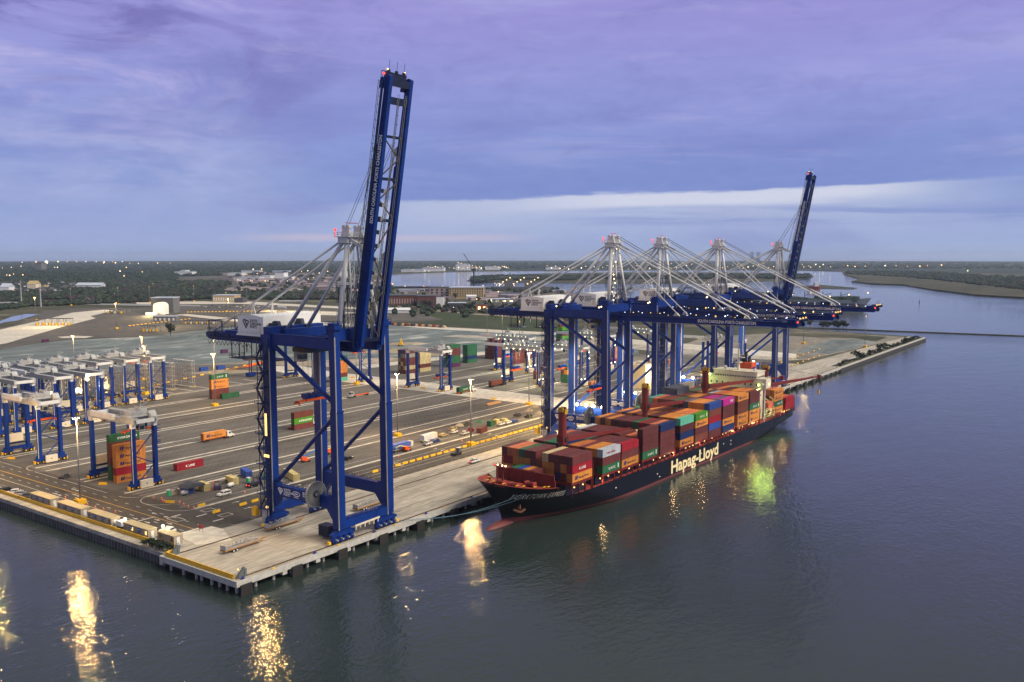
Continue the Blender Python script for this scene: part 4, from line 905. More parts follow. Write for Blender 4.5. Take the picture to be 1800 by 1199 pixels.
while x<216:
    if not 168<x<185: m.ball((x,-15.1,interp(x,[(0,7.0),(60,5.9),(216,5.0)])),.30,6,4)
    x+=rr.choice((3.4,3.9,7.6,11.4) if x>60 else (5.5,7.6,11.4))
part('deck_lamp',m,LAMP,ship)
for x in (20,75,100,135,160,200): lamp('deck_light',(*s2w(x,-15.6),5.2),350,(1,.65,.3),.2)
m=MB(); m.box(22,218,-15.8,-15.7,4.9,5.0)
for k in range(9,75): m.box(-5+k*3,-4.9+k*3,-15.8,-15.7,3.4,5.0)
part('side_rail',m,DECKR,ship)
# deck cranes
def deck_crane(x,y,zb,zt,tip,rot=None):
    m=MB(); m.cyl((x,y,4),(x,y,zb),1.25,n=14); m.cyl((x,y,zb),(x,y,zt-1.6),1.65,1.5,n=14); m.box(x-1.5,x+1.5,y-1.4,y+1.4,zb+.8,zb+3.4)
    m.use(1); 
    for k in (-.9,.9): m.box(x+k-.35,x+k+.35,y-1,y+1,zt-1.6,zt); m.use(0)
    m.use(1).box(x-.9,x+.9,y-1.8,y-1.4,zt-2.4,zt-.6); c=ob('deck_crane',m.mesh('deck_crane',[DKRED,M('crane_head_ochre',srgb(170,140,50),.6)],False),ship)
    tip=Vector(tip); b=Vector((x,y,zb+1.8)); d=(tip-b).normalized(); n=Vector((-d.y,d.x,0))*1.0
    j=MB(); j.beam(b+n*1.1,tip,.9,1.5,w2=.5,h2=.8); j.beam(b-n*1.1,tip,.9,1.5,w2=.5,h2=.8); j.box(tip.x-1.2,tip.x+1.4,tip.y-.9,tip.y+.9,tip.z-1,tip.z+.8); ob('jib',j.mesh('jib',DKRED),c)
    k=MB()
    for e in (-.5,.5): k.beam((x,y+e,zt-.6),(tip.x-1,tip.y+e,tip.z+.9),.07)
    ob('luffing_rope',k.mesh('luffing_rope',DARK),c)
    k=MB(); k.cyl((x+.2,y-1.9,zb+2),(x+.2,y-2.0,zb+2),.95,n=10); k.box(x+1.4,x+2.2,y-1.2,y-.2,zb+.6,zb+2.6); ob('crane_cab',k.mesh('crane_cab',[DARK]),c)
deck_crane(16.4,-.4,17.6,31.2,(71,-2.2,15.6)); deck_crane(79,0,21,32.6,(142,-3.8,19.0)); deck_crane(137.6,0,22.6,33.6,(196,-15.5,23.5)); deck_crane(200.6,-5,16,29.0,(256,-15,17.5))
m=MB(); m.beam((256,-15,18),(256,-15,9.5),.08); m.use(1).box(255.5,256.5,-15.5,-14.5,7.5,9.5); part('cargo_hook',m,[DARK,YEL],ship)
# superstructure
sx0=171.5
m=MB(); m.box(sx0,sx0+13,-10,14,3.4,19.5); m.box(sx0+13,sx0+20,-7,8,3.4,21); m.extr([(-16.4,20.6),(-14,19.5),(14,19.5),(16.4,20.6),(16.4,25),(-16.4,25)],'x',sx0+.4,sx0+6.5); m.box(sx0+1,sx0+11,-11.5,11.5,25,28.0); m.box(sx0+.8,sx0+11.2,-11.9,11.9,28.0,28.3); m.box(sx0,sx0+6.9,-16.4,16.4,25.0,25.25)
for z in (7,10,13,16): m.box(sx0-.1,sx0+13.2,-10.15,14.15,z,z+.15)
sp=part('superstructure',m,SWHITE,ship)
m=MB()
for k in range(17): m.box(sx0+.93,sx0+1,-11+k*1.3,-10.1+k*1.3,26,25.2)
for k in range(7): m.box(sx0+1.6+k*1.3,sx0+2.5+k*1.3,-11.57,-11.5,26,25.2)
ob('bridge_window',m.mesh('bridge_window',GLASS),sp)
m=MB()
for k in range(9): m.box(sx0+.33,sx0+.4,-12+k*3,-11.2+k*3,21.6,22.6)
for z in (17.2,15.2):
    for k in range(7): m.box(sx0-.07,sx0,-9+k*3.3,-8.3+k*3.3,z,z+.9)
    for k in range(4): m.box(sx0+1.5+k*2.8,sx0+2.2+k*2.8,-10.07,-10,z,z+.9)
ob('porthole',m.mesh('porthole',GLASS),sp)
m=MB(); m.rail([(sx0+.4,16.4,25.2),(sx0+.4,-16.4,25.2),(sx0+6.5,-16.4,25.2)],1.1,1.6,.09); m.rail([(sx0+.8,11.9,28.3),(sx0+.8,-11.9,28.3)],1.0,1.6,.08); ob('bridge_rail',m.mesh('bridge_rail',SWHITE),sp)
m=MB(); m.cyl((sx0+5,0,28.3),(sx0+5,0,39),.8,.5,n=10); m.box(sx0+4,sx0+6,-3,3,34.6,34.9); m.beam((sx0+5,-3,36),(sx0+5,3,36),.25); m.beam((sx0+5,0,39),(sx0+5,0,42),.15); m.box(sx0+3.4,sx0+6.6,-1.5,1.5,32,32.3); part('radar_mast',m,SWHITE,ship)
m=MB(); m.ball((sx0+4,6.5,29.4),.9,10,6); m.ball((sx0+4,-9,29),.7,8,5); m.cyl((sx0+4,6.5,28.3),(sx0+4,6.5,28.9),.4,n=8); part('radar_dome',m,WHITE,ship,True)
m=MB(); m.box(sx0+13.5,sx0+19.5,-3.5,3.5,21,31.2); m.use(1).box(sx0+14.4,sx0+18.6,-3.56,-3.5,25.5,28.8); fn=part('funnel',m,[M('funnel_orange',srgb(200,84,44),.5,0,.12),NAVL],ship)
m=MB()
for y,zz in ((2.2,35),(.8,36.4),(-1.0,34)): m.cyl((sx0+16,y,31.2),(sx0+16.8,y,zz),.75,n=10)
ob('exhaust_pipe',m.mesh('exhaust_pipe',DARK),fn)
for x,y,z,mt in ((sx0,13,25.6,1),(sx0,15.6,22,1),(sx0,14,17.2,1),(sx0,-12.8,22.2,0),(sx0+5,-16.2,22.4,0),(sx0,4,18.4,0)):
    m=MB(); m.ball((x-.3,y,z),.5,8,5); part('bridge_floodlight',m,LAMPY,ship); lamp('bridge_floodlight_light',(*s2w(x-4,y if y>-10 else y-1.5),z),(300 if y>-10 else 16000),(.72,1,.16),.5,spot=None if y>-10 else 110,aim=(-.35,-.75,-1))
# side gear at the accommodation
m=MB(); m.box(sx0+1.6,sx0+2.2,-15.5,-14.9,3.4,22); m.beam((sx0+2,-15.2,22),(sx0-2.5,-15.2,23.4),.5); part('stores_crane',m,WHITE,ship)
m=MB(); m.extr([(sx0+5,11),(sx0+6,9.6),(sx0+11,9.6),(sx0+12.4,11),(sx0+12,12.6),(sx0+10,13.2),(sx0+7,13.2),(sx0+5.3,12.4)],'y',-16,-13.6); part('lifeboat',m,M('lifeboat_orange',srgb(190,96,70),.5),ship)
m=MB()
for x in (sx0+5.5,sx0+11.5): m.beam((x,-14.2,5),(x,-16,14),.4); m.beam((x,-16,14),(x,-14,15),.4); m.beam((x,-13.8,5),(x-1.5,-16.2,9),.3)
m.rail([(sx0+.5,-15.9,5),(sx0+14,-15.9,5)],2.4,1.6,.16); m.rail([(sx0+2,-15.9,8.5),(sx0+13,-15.9,8.5)],1.6,2.2,.16); part('boat_davit',m,M('davit_cream',srgb(205,195,140),.5),ship)
lamp('davit_light',(*s2w(sx0+8,-16.8),8),300,(1,.9,.7),.3)
m=MB(); m.box(204,218.5,-12,12,3.5,5.8)
for k in range(5): m.box(204+k*3.4,204.3+k*3.4,-15,-14.6,3.4,6)
m.box(216,219,-10,-4,4,9.5); part('stern_platform',m,[DKRED],ship)
m=MB()
for k in range(5): m.box(192+k*5,193.6+k*5,-hb(192+k*5,1.5)-.05,-hb(192+k*5,1.5)+.4,1,2.4)
part('stern_opening',m,DARK,ship)
# mooring lines from the bow to the quay
for i,(a,b,lab) in enumerate([((-16.5,-10.4,8.9),(64,.8,.5),'upper pale blue mooring line running from the bow to the quay'),((-12,-12.4,8.6),(66,.8,.5),'lower pale blue mooring line running from the bow to the quay'),((-18.5,-7.6,9.6),(98,.8,.4),'short mooring line from the bow tip to the wharf edge')]):
    wx,wy=s2w(a[0],a[1]); A_=Vector((wx,wy,a[2])); B_=Vector(b); m=MB(); p=None
    for k in range(13):
        t=k/12; v=A_.lerp(B_,t)-Vector((0,0,3.0*math.sin(math.pi*t)*(.8 if i<2 else .3)))
        if p: m.cyl(p,v,.08,n=5,cap=False)
        p=v
    tag(ob('mooring_line',m.mesh('mooring_line',M('rope_cyan',srgb(96,128,146),.7))),lab,'rope')
# ================================================================ YARD GANTRY CRANES
def rtg_base():
    t=thing('yard_gantry_crane','x','yard crane',(34.3,107.6,0),group='rubber tyred yard cranes')
    LX,LY=8.6,28.4
    for y in (0,LY):
        for x in (0,LX):
            m=MB(); m.beam((x,y,2.2),(x,y,24.3),1.25,1.7,up=(0,1,0)); m.use(1).box(x-.7,x+.7,y-.9,y+.9,22.9,24.4); part('leg',m,[BLUE,WHITE],t)
            m=MB(); m.box(x-2.1,x+2.1,y-.8,y+.8,1.4,2.3)
            for d in (-1.15,1.15):
                m.use(1).cyl((x+d,y-.45,.78),(x+d,y+.45,.78),.78,n=12); m.use(2).cyl((x+d,y-.5,.78),(x+d,y+.5,.78),.36,n=8).use(0)
            m.use(2).box(x-2.5,x-2.1,y-.7,y+.7,.4,1.6) if x==0 else m.use(2).box(x+2.1,x+2.5,y-.7,y+.7,.4,1.6); part('wheel_bogie',m,[BLUE,DARK,YEL],t)
        m=MB(); m.box(-1.5,LX+1.5,y-.55,y+.55,2.3,3.5)
        if y==0:
            m.cyl((.3,y,12.6),(LX-.3,y,20.6),.22,n=6); m.cyl((.3,y,12.6),(LX-.3,y,8.6),.22,n=6); m.cyl((LX-.3,y,8.6),(2.6,y,3.5),.22,n=6)
        part('sill_frame',m,BLUE,t)
        m=MB(); m.use(0).box(1.6,6.4,y-(1.7 if y==0 else -1.0),y-(.7 if y==0 else -2.2),.5,3.4)
        if y: m.box(1.2,7.2,y+.7,y+2.6,5.2,8.6); m.rail([(1.2,y+2.6,8.6),(1.2,y+.7,8.6)],1,1.2,.08); m.use(1).box(.8,7.8,y+.4,y+2.8,4.4,4.9)
        else: m.use(2).box(3.6,4.1,y-1.73,y-1.7,1.8,2.2)
        part('power_house',m,[CREAM,NAVY,DARK],t)
    for x in (0,LX):
        m=MB(); m.box(x-.65,x+.65,-1.6,LY+1.6,24.3,26.3); m.box(x-.95,x+.95,-1.6,LY+1.6,26.3,26.4); m.rail([(x-1.1,-1.6,26.4),(x-1.1,LY+1.6,26.4)],1.0,1.8,.07); part('main_girder',m,M('gantry_white',(.35,.37,.39),.45,0,.2,.8),t)
    for y in (-1.6,LY+.9): m=MB(); m.box(0,LX,y,y+.7,24.6,26); part('end_tie',m,WHITE,t)
    m=MB(); m.beam((LX+.9,-.2,13),(LX+.9,-.2,24),.1); 
    for k in range(5): m.box(LX+.6,LX+1.9,-1,1,14+k*2.2,14.12+k*2.2)
    m.rail([(LX+1.9,-1,20.6),(LX+1.9,1,20.6)],1,1,.08); m.rail([(LX+1.9,-1,16.2),(LX+1.9,1,16.2)],1,1,.08); part('access_ladder',m,BLUE,t)
    m=MB(); m.beam((-.85,-.6,2.4),(-.85,-.6,24),.16); part('cable_conduit',m,WHITE,t)
    c=ob('trolley',None,t,(0,2.6,0)); W2=M('gantry_white',(.35,.37,.39))
    m=MB(); m.box(-.8,LX+.8,-2.4,2.4,26.5,27.2); m.box(.6,4.6,-1.8,1.9,27.2,28.6); m.box(5.2,7.6,-1.6,.6,27.2,29.2); m.use(1).cyl((1.6,-1.9,28),(1.6,1.9,28),.75,n=10).cyl((3.6,-1.9,28.4),(3.6,-.5,28.4),.6,n=8).use(0); m.beam((6.8,1.4,27),(6.8,1.4,32),.16); m.beam((6.8,1.4,31.6),(9.6,1.4,31.0),.12); m.beam((6.8,1.4,29.6),(9.6,1.4,31.0),.12); m.box(4.6,5,-2,2,27,30); m.use(1).box(2,2.8,-.6,.4,28.6,29.3).box(5.8,6.6,-1,0,29.2,29.9); m.use(0).extr([(-2.6,24.9),(-2.6,28.4),(-3.6,27.6),(-4.6,25.2),(-4.2,24.4)],'x',LX-1.2,LX+1.4); m.rail([(-.8,-2.4,27.2),(LX+.8,-2.4,27.2)],1,1.5,.08); m.rail([(-.8,2.4,27.2),(LX+.8,2.4,27.2)],1,1.5,.08); ob('machinery_deck',m.mesh('machinery_deck',[W2,GREY]),c)
    m=MB(); m.box(3.0,5.4,-3.4,-1.2,21.4,24.2); m.use(1).box(2.96,3.0,-3.1,-1.5,21.8,23.4).box(3.3,5.1,-3.44,-3.4,21.8,23.2); ob('operator_cab',m.mesh('operator_cab',[W2,GLASS]),c)
    m=MB(); m.box(-1.6,-.66,6,22,25.2,27.2) ; ob('cable_reel_house',m.mesh('cable_reel_house',WHITE),c)
    c.location=(0,2.6,0); return t
rt=rtg_base()
RT=[(34.3,107.6,2.6,21.0,'yard crane nearest the camera, straddling the orange stack at the front of the yard',0),
 (34.0,177,4,17,'yard crane at the left, second row back, with its orange spreader half lowered',0),
 (57,247,20,22,'leftmost yard crane of the parked row behind the two front ones',0),(75.6,246.5,18,21,'second crane from the left in the nearer parked row of yard cranes',0),(91.5,246.5,21,22,'third crane from the left in the nearer parked row, its side lit by a lamp',0),(41,247,20,22,'yard crane cut by the left photo edge in the nearer parked row',0),
 (152,286,19,21,'rightmost crane of the rear parked row, next to the tall steel racks',0),(135.5,286,18,21,'second crane from the right in the rear parked row by the racks',0),(119,286,20,22,'third crane from the right in the rear parked row',0),(103,286,20,22,'fourth crane from the right in the rear parked row',0),(87,286,21,22,'fifth crane from the right in the rear parked row',0),(70,286,20,22,'leftmost visible crane of the rear parked row',0),
 (264,271,8,20,'yard crane in the last row, seen just right of the nearest quay crane stair tower',0),(279.8,241.5,4,19.4,'yard crane with an orange spreader, seen between the front legs of the nearest quay crane',0),(280.4,170,3,8,'yard crane on the white cross road, right of the nearest quay crane',0),
 (333.5,131.5,20,9,'brightly lit yard crane working left of the second quay crane',1),(350.5,109.5,16,10,'brightly lit yard crane behind the legs of the second quay crane',1),(436,138,22,12,'lit yard crane behind the third quay crane, white cabinet on its near leg',1),(384,176,20,10,'lit yard crane in the farther block behind the second quay crane',1),(497,136,20,10,'lit yard crane with a sloping lit stair behind the fourth quay crane',1),(463,45,20,14,'yellow-lit yard crane standing by the last quay crane',1)]
for i,(x,y,ty,sz,lab,lit) in enumerate(RT):
    t=rt if i==0 else dup(rt,(x,y,0),0,lab); x+=1.6; t.location=(x,y,0); t['label']=lab
    for c in t.children:
        if c.name.startswith('trolley'): c.location=(0,ty+1.5,0)
    if lit:
        m=MB()
        for k in range(9): m.ball((-.8,1+k*3.3,26.9),.26,6,4)
        for k in range(5): m.ball((-.9,3+k*5.6,24.1),.4,6,4); m.ball((9.2,3+k*5.6,24.1),.36,6,4)
        for px,py,pz in ((-.9,-1,5),(3,-1.2,5),(8.6,-1.2,5.2),(-.9,29.4,5),(8.6,-.9,22),(8.9,-1,18)): m.ball((px,py,pz),.46,6,4)
        if i!=20: part('work_lamp',m,M('lamp_greenish_white',(.95,1,.62),emit=3),t)
        lamp('work_light',(x+4.3,y+9,23),20000,(1,.84,.5),.8,spot=140); lamp('work_light',(x+4.3,y+22,23),15000,(1,.84,.5),.8,spot=140)
    if sz<23: 
        L6=12.19
        spreader(x+4.3+ (0 if i else 0),y+ty+1.5,sz,10.5 if i else 11,'orange spreader under the '+lab.split(',')[0],25.5,'spreaders of the yard cranes') if i in (0,1,4,6,8,12,13,14,15,16,17,18,20) else None
# ================================================================ LIGHT MASTS
mast=thing('light_mast','x','light mast',(14.8,106.5,0),group='tall light masts')
m=MB(); m.box(-1.5,1.5,-1.5,1.5,0,1.5); m.box(-1.1,1.1,-1.1,1.1,1.5,1.7); part('yellow_base',m,YEL,mast)
m=MB(); m.cyl((0,0,1.6),(0,0,30.4),.3,.13,n=10); part('pole',m,M('galvanised',(.2,.21,.23),.5,.2,.1),mast,True)
m=MB(); m.cyl((0,0,29.9),(0,0,30.3),.55,n=10)
for a in range(6):
    c,s=math.cos(a*math.pi/3),math.sin(a*math.pi/3); m.beam((0,0,30.1),(1.4*c,1.4*s,30.3),.12); m.box(1.4*c-.3,1.4*c+.3,1.4*s-.3,1.4*s+.3,30.1,30.35)
part('lamp_ring',m,NAVY,mast)
m=MB(); m.cyl((0,0,28.2),(0,0,29.8),.16,.24,n=8)
m.cyl((.9,0,29.95),(.9,0,30.1),.3,n=6).cyl((-.9,0,29.95),(-.9,0,30.1),.3,n=6)
lg=part('lit_lamp_head',m,LAMP,mast)
MS=[(14.8,106.5,'light mast on a yellow base beside the site offices at the front left',.95),(164.5,239.7,'light mast standing in front of the small orange and green stack',1),(163.7,96.3,'light mast on the kerb right of the nearest quay crane',1),(168.4,55.3,'light mast in the row of yellow barriers beside the truck lanes',.75),(273.3,96.2,'light mast beside the lit yard crane and the second quay crane',1.2),(272.5,236.3,'light mast by the cross road behind the nearest quay crane',.6),(166.2,312,'light mast standing between the parked yard cranes and racks',.6),(617,391,'light mast at the edge of the stone lot below the second crane machinery house',0),(726,25,'slim unlit light mast out on the quay extension',0),
 (14.8,178,'light mast cut off beyond the left photo edge',1.3),(480,250,'light mast behind the green stack and the second crane',0)]
for pxy,lab in (((63,562),'light mast beside the truck gate canopy at the far left'),((125,537),'light mast beyond the access road on the left'),((208,535),'light mast behind the white plaza with its lamp above the trees'),((205,578),'light mast on a yellow base on the asphalt behind the plaza'),((270,524),'light mast beside the tall grey shed on its left'),((263,532),'shorter-looking light mast in front of the grey shed'),((341,530),'light mast with the round arch beside it behind the shed'),((398,548),'light mast in front of the long terminal office'),((402,565),'light mast on the white lane left of the machinery house'),((434,530),'light mast right of the long terminal office'),((454,528),'light mast at the road end above the machinery house'),((516,530),'light mast behind the stays of the nearest crane'),((378,668),'light mast between the two blue boxes at the yard edge'),((132,665),'light mast behind the leftmost parked yard cranes'),((252,668),'light mast on the stone lot edge behind the rear parked cranes'),((883,600),'light mast beside the far maroon stack by the second crane'),((1412,604),'thin light mast on the bare ground right of the last crane')):
    g=G(*pxy); MS.append((g.x,g.y,lab,0.35 if pxy[1]>560 else 0))
for i,(x,y,lab,e) in enumerate(MS):
    t=mast if i==0 else dup(mast,(x,y,0),0,lab); t.location=(x,y,0); t['label']=lab
    if e: lamp('mast_light',(x-1.2,y-.5,29.6),26000*e,(1,.58,.2),.5)
for px,py,en in ((300,575,22000),(520,548,26000),(250,560,14000),(80,575,16000),(200,545,9000),(700,545,6000),(460,545,14000)):
    g=G(px,py); lamp('gate_light',(g.x,g.y,24),en*2.2,(1,.72,.32),2.0)
# ================================================================ YARD STACKS
def stack(x,y,cols,lab,Lc=12.19,logos=None,doors=True,z=0,grp='stacked yard containers'):
    n=len(cols)
    for k,c in enumerate(cols):
        box_at(x,y,z+k*2.92,c,f"{c} container, {'top' if k==n-1 else ('bottom' if k==0 else nth(k+1)+' from the ground')} of {lab}" if n>1 else f"{c} container, {lab}",Lc,0,(logos or {}).get(k),doors,grp)
stack(37,121.6,['orange','red','orange','orange','orange'],'the stack under the nearest yard crane',logos={0:'hapag',2:'hapag',3:'hapag',4:'hapag'})
stack(38.2,127.5,['green','green','maroon','brown','brown','green'],'the column behind the orange stack',logos={5:'ever'})
stack(61.3,119.9,['red'],'lying alone on the asphalt beside the double white line',logos={0:'kline'})
stack(178.4,262.2,['brown','maroon','orange','orange','green'],'the small stack behind the second light mast',logos={3:'hapag',2:'hapag',4:'uasc'})
stack(182.5,257.5,['green'],'standing low in front of the small far-left stack')
stack(144,147,['maroon','lime green','brown'],'the three-high pile in mid yard',logos={1:'ever'})
stack(270,255,['teal','brown','orange','orange','orange','green'],'the pile between the legs of the nearest crane',logos={5:'uasc'})
rs=random.Random(5)
def block(far,rows,cols,x,y,tiers,pal,name,Lc=12.19,gap=2.6):
    for r in range(rows):
        for k in range(tiers if isinstance(tiers,int) else tiers[r]):
            top=k==(tiers if isinstance(tiers,int) else tiers[r])-1
            if not(top or r==0 or True): continue
            c=rs.choice(pal)
            if far: box_far(x,y+r*gap,k*2.92,c,Lc); continue
            lab=f"{c} container, {'top' if top else ('bottom' if k==0 else nth(k+1)+' up')}, {nth(r+1)} column of {name}"
            box_at(x,y+r*gap,k*2.92,c,lab,Lc,0,None,True,'stacked yard containers')
mb=['maroon','brown','maroon','grey','maroon','cream','blue','brown']
block(0,3,0,330.3,245.2,6,mb,'the chequered maroon block')
block(0,1,0,344.3,243.8,5,['cream','maroon','grey'],'pale block right of the chequered one')
block(1,3,0,378,242.8,6,['maroon','green','maroon','purple'],'tall dark red block left of the green one')
block(1,2,0,408,250,5,['green','green','green','navy'],'green block right of the dark red one')
block(1,4,0,441,247.6,[5,6,6,5],['maroon','maroon','brown','maroon','grey'],'maroon block beside the far light mast')
block(1,2,0,404,200,5,['maroon','brown','cream','grey'],'low block')
block(1,2,0,420,200,5,['cream','cream','maroon'],'cream block behind the lit yard crane')
block(0,2,0,345.5,138,[2,3],['brown','maroon','cream'],'short pile between the lit crane legs',Lc=6.06)
block(0,2,0,361,126,[4,3],['orange','brown','green','salmon'],'orange pile beside the second quay crane')
block(1,3,0,600,283,[5,6,4],['green','lime green','maroon','green'],'distant green stack between the legs of the second quay crane')
block(1,2,0,640,300,[5,5],['maroon','purple','red'],'distant red stack right of the green one')
stack(348,99,['orange'],'lifted low beside the second quay crane',logos={0:'hapag'},z=1.5)
stack(455,150,['salmon','brown'],'the pair behind the third quay crane')
stack(482,158,['red','orange','salmon','orange'],'the orange pile right of the lit cabinet')
stack(452,112,['red'],'low behind the second crane right leg'); stack(430,102,['maroon'],'dark and low right of the second quay crane')
stack(405,175,['maroon'],'far low maroon one right of the lit beam'); stack(386,190,['orange'],'far low one in front of the lit beam')
stack(500,118,['orange'],'by the third crane, alone on the asphalt',logos={0:'hapag'}); stack(540,180,['blue'],'far blue one by the white side road',Lc=18)
for i,(px,py,c,lab) in enumerate([(353,653,'blue','standing left of the mast at the rear yard edge'),(383,650,'blue','standing right of the mast at the rear yard edge'),(390,621,'purple','small purple one on the stone lot left of the first crane'),(75,602,'purple','half buried look, far left on the stone lot edge')]):
    g=G(px,py); box_at(g.x,g.y,0,c,f"{c} container {lab}",6.06,-.1,None,False,'boxes at the yard edge')
m=MB(); ks=list(FARB)
for i,c in enumerate(ks):
    for x,y,z,Lc in FARB[c]:
        m.use(i).box(x,x+Lc,y+.05,y+2.4,z+.1,z+2.8)
        for e in (x,x+Lc-.2): m.box(e-.04,e+.24,y,y+.2,z,z+2.9); m.box(e-.04,e+.24,y+2.24,y+2.44,z,z+2.9)
        m.box(x,x+Lc,y,y+.14,z,z+.16); m.box(x,x+Lc,y,y+.14,z+2.76,z+2.9); m.box(x-.05,x,y+1.18,y+1.26,z+.2,z+2.7)
o2=ob('distant_containers',m.mesh('distant_containers',[CC[c] for c in ks])); o2['kind']='stuff'; o2['label']='far stacks of shipping containers behind the lit yard cranes'
# racks for refrigerated containers
rk=thing('reefer_rack','x','steel rack',(200,314,0),group='tall steel racks')
m=MB()
for k in range(9):
    for x in (0,1.6): m.beam((x,k*2.6,0),(x,k*2.6,17.2),.22)
for z in (3,6,9,12,14.8,17.2):
    m.box(0,1.6,0,20.8,z,z+.1); m.beam((0,0,z+1),(0,20.8,z+1),.09); m.beam((1.6,0,z+1),(1.6,20.8,z+1),.09)
m.rail([(0,0,17.2),(0,20.8,17.2)],1,2.6,.09); part('frame',m,M('rack_grey',(.42,.40,.37),.5,.3,.2,.6),rk)
m=MB(); m.box(-.3,1.9,-.3,21.1,17.3,17.4); part('roof_deck',m,WHITE,rk)
m=MB()
for k in range(9):
    for z in (3.3,6.3,9.3,12.3): m.box(-.12,0,k*2.6+.3,k*2.6+.9,z,z+1.1)
part('socket_box',m,M('socket_grey',(.42,.42,.42),.5),rk)
m=MB(); m.use(0).box(-.6,2.2,-.6,21.4,-.02,.12); m.use(1)
for y in (-.9,21.6): m.cyl((.2,y,0),(.2,y,1.4),.16,n=6).cyl((1.6,y,0),(1.6,y,1.4),.16,n=6)
part('plinth',m,[PALEC,YEL],rk)
for i,x in enumerate((200.5,186,171.5,157,142.5,128,113.5,99)):
    lab=f"{nth(i+1)} tall steel rack from the right, behind the rear parked yard cranes"
    t=rk if i==0 else dup(rk,(x,314,0),0,lab); t.location=(x,314,0); t['label']=lab
    if i in (4,5,6):
        m=MB()
        for z in (4,7,10,13): m.ball((-.3,1.2,z),.42,6,4); m.ball((-.3,20,z),.3,6,4)
        part('rack_lamp',m,LAMP,t); lamp('rack_light',(x-4,312,9),5000,(1,.74,.35),.6)
m=MB(); g=G(180,558+98); lamp('row_light',(93.5,245,25),9000,(1,.7,.3),.5); m.ball((0,0,0),.9,8,5); tag(ob('work_lamp',m.mesh('work_lamp',LAMPW),None,(93.2,244.6,23.2)),'single glaring lamp among the parked yard cranes on the left','lamp')
# ================================================================ ROAD THINGS
def veh(kind,col,L_=4.8,W_=1.9,H=1.6):
    "car meshes: body, glass, wheels; x forward"
    b=MB(); g=MB(); w=MB()
    if kind=='car': prof=[(-L_/2,.45),(-L_/2,.95),(-L_*.44,1.05),(-L_*.30,H),(L_*.12,H),(L_*.27,1.02),(L_*.48,.85),(L_/2,.6),(L_/2,.4)]; gl=[(-L_*.40,1.08),(-L_*.29,H-.1),(L_*.11,H-.1),(L_*.24,1.08)]
    elif kind=='suv': prof=[(-L_/2,.45),(-L_/2,1.1),(-L_*.45,H),(L_*.10,H),(L_*.22,1.12),(L_*.47,1.0),(L_/2,.7),(L_/2,.42)]; gl=[(-L_*.45,1.14),(-L_*.42,H-.12),(L_*.09,H-.12),(L_*.19,1.14)]
    elif kind=='pickup': prof=[(-L_/2,.55),(-L_/2,1.15),(-L_*.12,1.15),(-L_*.10,H),(L_*.14,H),(L_*.24,1.15),(L_*.48,1.05),(L_/2,.7),(L_/2,.5)]; gl=[(-L_*.09,1.2),(-L_*.08,H-.1),(L_*.13,H-.1),(L_*.21,1.2)]
    else: prof=[(-L_/2,.4),(-L_/2,H-.2),(-L_*.47,H),(L_*.26,H),(L_*.36,1.25),(L_*.48,1.05),(L_/2,.6),(L_/2,.4)]; gl=[(-L_*.42,1.3),(-L_*.42,H-.35),(L_*.25,H-.3),(L_*.34,1.3)]
    b.extr(prof,'y',-W_/2,W_/2)
    if kind=='pickup': g.use(1).box(-L_*.47,-L_*.13,-W_/2+.15,W_/2-.15,1.16,1.165).use(0)
    g.extr(gl,'y',-W_/2-.015,W_/2+.015)
    gx=gl[-1][0]; g.box(gx-.5 if kind!='van' else gx-.4,gx+.12,-W_/2+.2,W_/2-.2,1.06,H-.25); g.box(gl[0][0]-.06,gl[0][0]+.3,-W_/2+.2,W_/2-.2,1.14,H-.2)
    for x in (-L_*.31,L_*.31):
        for s in (-1,1): w.cyl((x,s*W_/2-s*.2,.36),(x,s*W_/2+s*.03,.36),.36,n=12)
    return b,g,w
CARC={k:M('car_'+k,srgb(*c),.3,.1,.04) for k,c in dict(white=(215,215,212),silver=(150,152,156),black=(24,26,30),grey=(70,74,80),red=(150,26,34),blue=(32,60,130),cream=(190,170,120)).items()}
TAILR=M('tail_lamp',(1,.04,.03),emit=5)
VC={}
def car(kind,col,x,y,rz,lab,L_=4.8,W_=1.9,H=1.6,tail=False,cat=None):
    k=(kind,col,L_)
    if k not in VC:
        b,g,w=veh(kind,col,L_,W_,H); VC[k]=(b.mesh('body',CARC[col]),g.mesh('windows',[GLASS,DARK]),w)
        wm=MB(); wm.cyl((0,-.12,0),(0,.12,0),.36,n=12); wm.use(1).cyl((0,-.13,0),(0,.13,0),.2,n=8); VC['w']=wm.mesh('wheel',[DARK,GREY])
        lm=MB(); lm.box(-.03,.03,-.18,.18,-.1,.1); VC['l']=lm.mesh('lamp',M('clear_lamp',(.6,.6,.6),.2)); VC['t']=lm.mesh('lamp_lit',TAILR); VC['r']=lm.mesh('lamp_red',M('lens_red',(.4,.02,.02),.3))
    bm,gm,_=VC[k]; t=thing({'car':'parked_car','suv':'suv','pickup':'pickup_truck','van':'van'}[kind],lab,cat or {'car':'car','suv':'car','pickup':'pickup truck','van':'van'}[kind],(x,y,.05),rz,'vehicles on the terminal')
    ob('body',bm,t); ob('windows',gm,t)
    for a in (-L_*.31,L_*.31):
        for s in (-1,1): ob('wheel',VC['w'],t,(a,s*(W_/2-.08),.36))
    for s in (-1,1): ob('headlight',VC['l'],t,(L_/2,s*W_*.36,.78)); ob('tail_light',VC['t'] if tail else VC['r'],t,(-L_/2,s*W_*.36,.9))
    return t
pi=math.pi
car('suv','white',50.4,74.6,pi,'white suv parked on the gravel in front of the blue huts',4.9,2,1.8); car('suv','black',64.5,76.2,0,'black suv with its red tail lamps lit beside the tan box',4.9,2,1.8,tail=True)
